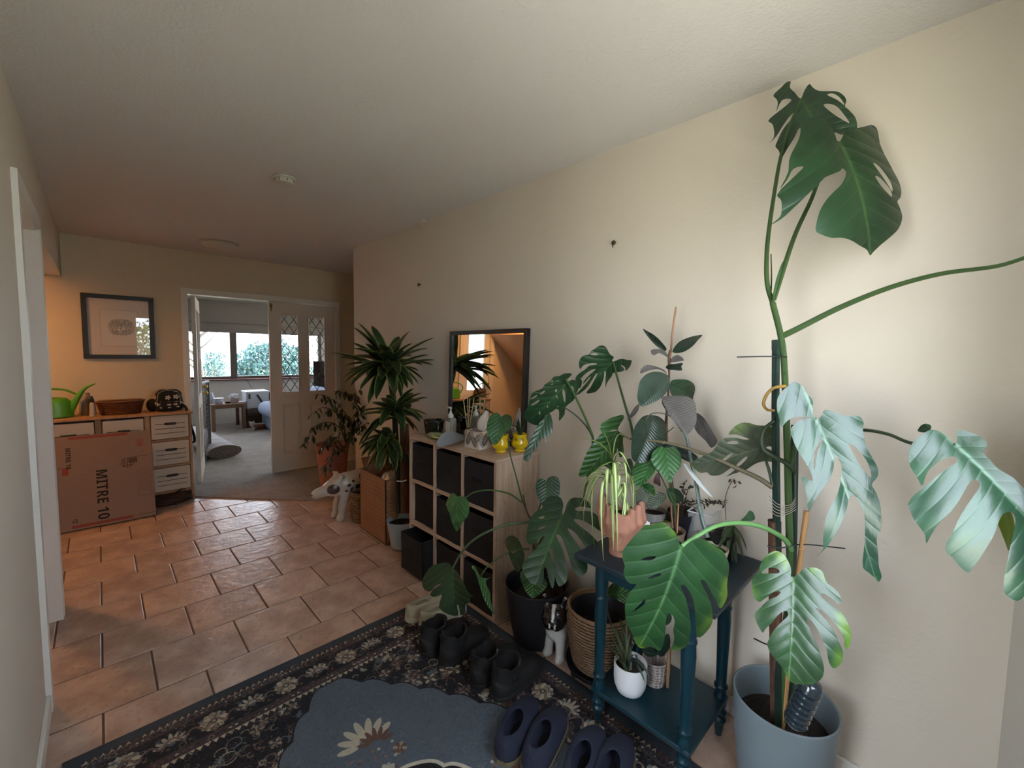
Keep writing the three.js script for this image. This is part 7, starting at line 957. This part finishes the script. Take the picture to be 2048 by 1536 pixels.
const tvc = thing('cabinet', 'low brown cabinet under the television', 'cabinet', [3.5, 0.012, -8.6], -0.5);
mesh('body', box(-0.6, 0.6, 0, 0.588, -0.22, 0.2, 0.006), std(0x5e4634, 0.5), tvc); for (const s of [-1, 1]) { const d = mesh('door', box(s * 0.29 - 0.28, s * 0.29 + 0.28, 0.05, 0.56, 0.2, 0.215, 0.003), std(0x66503d, 0.5), tvc); mesh('handle', box(s * 0.05 - 0.008, s * 0.05 + 0.008, 0.3, 0.42, 0.215, 0.235, 0.004), std(0x8d8a84, 0.3, { metalness: 0.8 }), d); }

// ---------------------------------------------------------------- stair side, lamp and the white door that the mirror shows
const back = struct('door_3', [box(-1.17, -0.62, 0, 0.95, ZF - 0.06, ZF - 0.02), box(-1.17, -1.07, 0.95, 1.98, ZF - 0.06, ZF - 0.02), box(-0.72, -0.62, 0.95, 1.98, ZF - 0.06, ZF - 0.02), box(-1.07, -0.72, 1.88, 1.98, ZF - 0.06, ZF - 0.02)], std(0xe6e8e6, 0.25));
mesh('pane', box(-1.07, -0.72, 0.95, 1.88, ZF - 0.042, ZF - 0.038), phy(0xf2f6f8, 0.35, { transmission: 0.8, thickness: 0, ior: 1.5 }), back);
struct('trim_5', [box(-1.25, -1.17, 0, 1.98, ZF, ZF + 0.02, 0.003), box(-0.62, -0.54, 0, 1.98, ZF, ZF + 0.02, 0.003), box(-1.25, -0.54, 1.98, 2.06, ZF, ZF + 0.02, 0.003)], gloss);
const knob = thing('door_knob', 'round brass knob on the white door seen in the mirror', 'door knob', [-1.12, 1.05, ZF - 0.02]); mesh('knob', [new THREE.SphereGeometry(0.026, 16, 12).translate(0, 0, 0.05), cyl(0.01, 0.014, 0.04, 12).rotateX(PI / 2).translate(0, 0, 0.022)], std(0xb08a3a, 0.25, { metalness: 0.9 }), knob);
const tote = thing('tote_bag', 'grey-brown tote bag with pale lettering hanging on the white door', 'bag', [-0.98, 0.62, ZF - 0.015]);
{ const g = new RoundedBoxGeometry(0.27, 0.36, 0.07, 4, 0.03), p = g.attributes.position; for (let i = 0; i < p.count; i++) { const y = p.getY(i) / 0.18; p.setX(i, p.getX(i) * (1 - 0.12 * y)); p.setZ(i, p.getZ(i) * (1 - 0.4 * y)); } g.translate(0, 0.18, 0.03); g.computeVertexNormals(); mesh('body', g, std(0x6d5a55, 0.85), tote); mesh('lettering', box(-0.1, 0.1, 0.1, 0.24, 0.0645, 0.0665), std(0xffffff, 0.8, { map: (() => { const t = canvasTex(256, 180, (x, w, h) => { x.fillStyle = '#6d5a55'; x.fillRect(0, 0, w, h); x.fillStyle = '#d5cbc6'; x.font = 'bold 92px sans-serif'; x.textAlign = 'center'; x.fillText('BAG', w / 2, 120); }); t.repeat.set(1 / 0.2, 1 / 0.14); t.offset.set(0.5, -0.1 / 0.14); return t; })() }), tote); mesh('strap', tube([V(-0.08, 0.34, 0.035), V(-0.07, 0.43, 0.05), V(-0.1, 0.44, 0.045), V(0.02, 0.43, 0.05), V(0.08, 0.34, 0.035)], 0.008, 8), std(0x4a3c38, 0.85), tote); }
// sloping underside of the stairs
{ const s = extr([[-1.15, 2.4], [-1.15, 1.86], [-2.3, 0.92], [-2.3, 2.4]], 0.9).translate(0, 0, ZF + 0.001); struct('stair_soffit', metreUV(s), std(0xc9a887, 0.85)); }
const wlamp = thing('wall_lamp', 'lit warm wall lamp in the stair recess left of the hall', 'lamp', [-0.95, 2.27, -4.55]);
mesh('shade', lathe([[0.05, 0.02], [0.075, -0.07], [0.073, -0.07], [0.048, 0.02]], 28), std(0xd8c7a8, 0.7, { side: THREE.DoubleSide }), wlamp); mesh('rose', cyl(0.05, 0.05, 0.03, 24, 0, 0.085, 0), gloss, wlamp); mesh('stem', cyl(0.008, 0.008, 0.09, 10, 0, 0.05, 0), gloss, wlamp);
mesh('bulb', new THREE.SphereGeometry(0.03, 20, 14).translate(0, -0.03, 0), new THREE.MeshStandardMaterial({ color: 0xffd9a0, emissive: new THREE.Color(1, 0.55, 0.2), emissiveIntensity: 6 }), wlamp);
{ const l = new THREE.PointLight(new THREE.Color().setRGB(1, 0.46, 0.14), 3.4); l.name = 'wall_lamp_light'; l.position.set(-0.95, 2.24, -4.55); l.castShadow = true; l.shadow.radius = 1.5; scene.add(l); }

// ---------------------------------------------------------------- outside: lawn, bushes, bare tree
struct('ground', [box(-40, 40, -0.4, -0.16, -60, -9.76), box(-40, 40, -0.4, -0.16, 0.31, 40), box(-40, -2.45, -0.4, -0.16, -9.76, 0.31), box(4.85, 40, -0.4, -0.16, -9.76, 0.31), box(-2.45, -0.32, -0.3, -0.16, -2.2, 0.31), box(-2.45, -0.81, -0.4, -0.16, -9.76, -5.47)], std(0xffffff, 0.95, { map: rep(tex(128, 128, (u, v) => mix3(rgb(0xa2a592), rgb(0xcfcdc2), fbm(u, v, 8, 4, 701))), 0.6, 0.6) }));
const leafQuad = (() => { const g = strap(V(0, 0, 0), V(0.085, 0.008, 0), 0.045, 0.012, 0.3, 3).scale(0.75, 0.75, 0.75); return g; })();
function bush(name, label, pos, size, count, mat, seed) {
  const t = thing(name, label, 'bush', pos); reseed(seed); const m = new THREE.InstancedMesh(leafQuad, mat, count), q = new THREE.Object3D(), c = new THREE.Color();
  for (let i = 0; i < count; i++) { const d = V(rr(-1, 1), rr(-1, 1), rr(-1, 1)); if (d.lengthSq() > 1) { i--; continue; } d.setLength(Math.pow(rnd(), 0.25)); const k = 1 + 0.18 * Math.sin(d.x * 7 + d.z * 5) * Math.cos(d.y * 6); q.position.set(d.x * size[0] * k, size[1] * (1 + d.y * k), d.z * size[2] * k); q.rotation.set(rnd() * 6.3, rnd() * 6.3, rnd() * 6.3); q.scale.setScalar(rr(0.7, 1.6)); q.updateMatrix(); m.setMatrixAt(i, q.matrix); m.setColorAt(i, c.setRGB(rr(0.75, 1.15), rr(0.8, 1.15), rr(0.75, 1.25))); }
  m.name = 'foliage'; m.userData.kind = 'stuff'; m.castShadow = m.receiveShadow = true; t.add(m);
  for (let i = 0; i < 5; i++) mesh('trunk', tube([V(rr(-0.2, 0.2), 0, rr(-0.2, 0.2)), V(rr(-0.5, 0.5) * size[0], size[1] * 0.8, rr(-0.5, 0.5) * size[2]), V(rr(-0.7, 0.7) * size[0], size[1] * 1.5, rr(-0.7, 0.7) * size[2])], (k) => lerp(0.05, 0.015, k), 6), std(0x6d5c4c, 0.9), t);
  return t;
}
const bl = std(0x39605f, 0.6, { side: THREE.DoubleSide }), bl2 = std(0x56713c, 0.6, { side: THREE.DoubleSide });
bush('garden_bush', 'big rounded green bush outside the right half of the living room window', [3.8, -0.16, -14.5], [1.05, 0.93, 0.8], 12000, bl, 711);
bush('garden_bush', 'small grey-green bush in the middle of the garden view behind the bare tree', [3.0, -0.16, -18.5], [0.42, 0.78, 0.4], 1600, bl, 712);
bush('garden_bush', 'low green shrub below the living room window', [2.2, -0.16, -13.4], [1.5, 0.36, 0.4], 2600, bl2, 713);
bush('garden_bush', 'leafy hedge outside the front window, seen only as a reflection in the picture glass', [0.95, -0.16, 3.4], [0.62, 1.15, 0.45], 2400, std(0x5f7a2c, 0.5, { side: THREE.DoubleSide }), 714);
const tree = thing('bare_tree', 'pale leafless tree outside the left half of the living room window', 'tree', [2.1, -0.16, -15.5]);
{ const bk = std(0x57514a, 0.9); reseed(720); mesh('trunk', tube([V(0, 0, 0), V(0.05, 0.8, 0), V(-0.02, 1.6, 0), V(0.06, 2.6, 0), V(0.0, 3.6, 0)], (t) => lerp(0.11, 0.03, t), 8), bk, tree); for (let i = 0; i < 16; i++) { const y = rr(0.9, 2.8), a = rr(-0.5, 0.5) + (i % 2 ? PI : 0), l = rr(0.6, 1.5); mesh('branch', tube([V(0.02, y, 0), V(Math.cos(a) * l * 0.5, y + l * 0.45, Math.sin(a) * l * 0.5), V(Math.cos(a) * l, y + l * 0.8 + rr(-0.2, 0.2), Math.sin(a) * l)], (t) => lerp(0.03, 0.008, t), 5), bk, tree); } }

renderer.render(scene, camera);
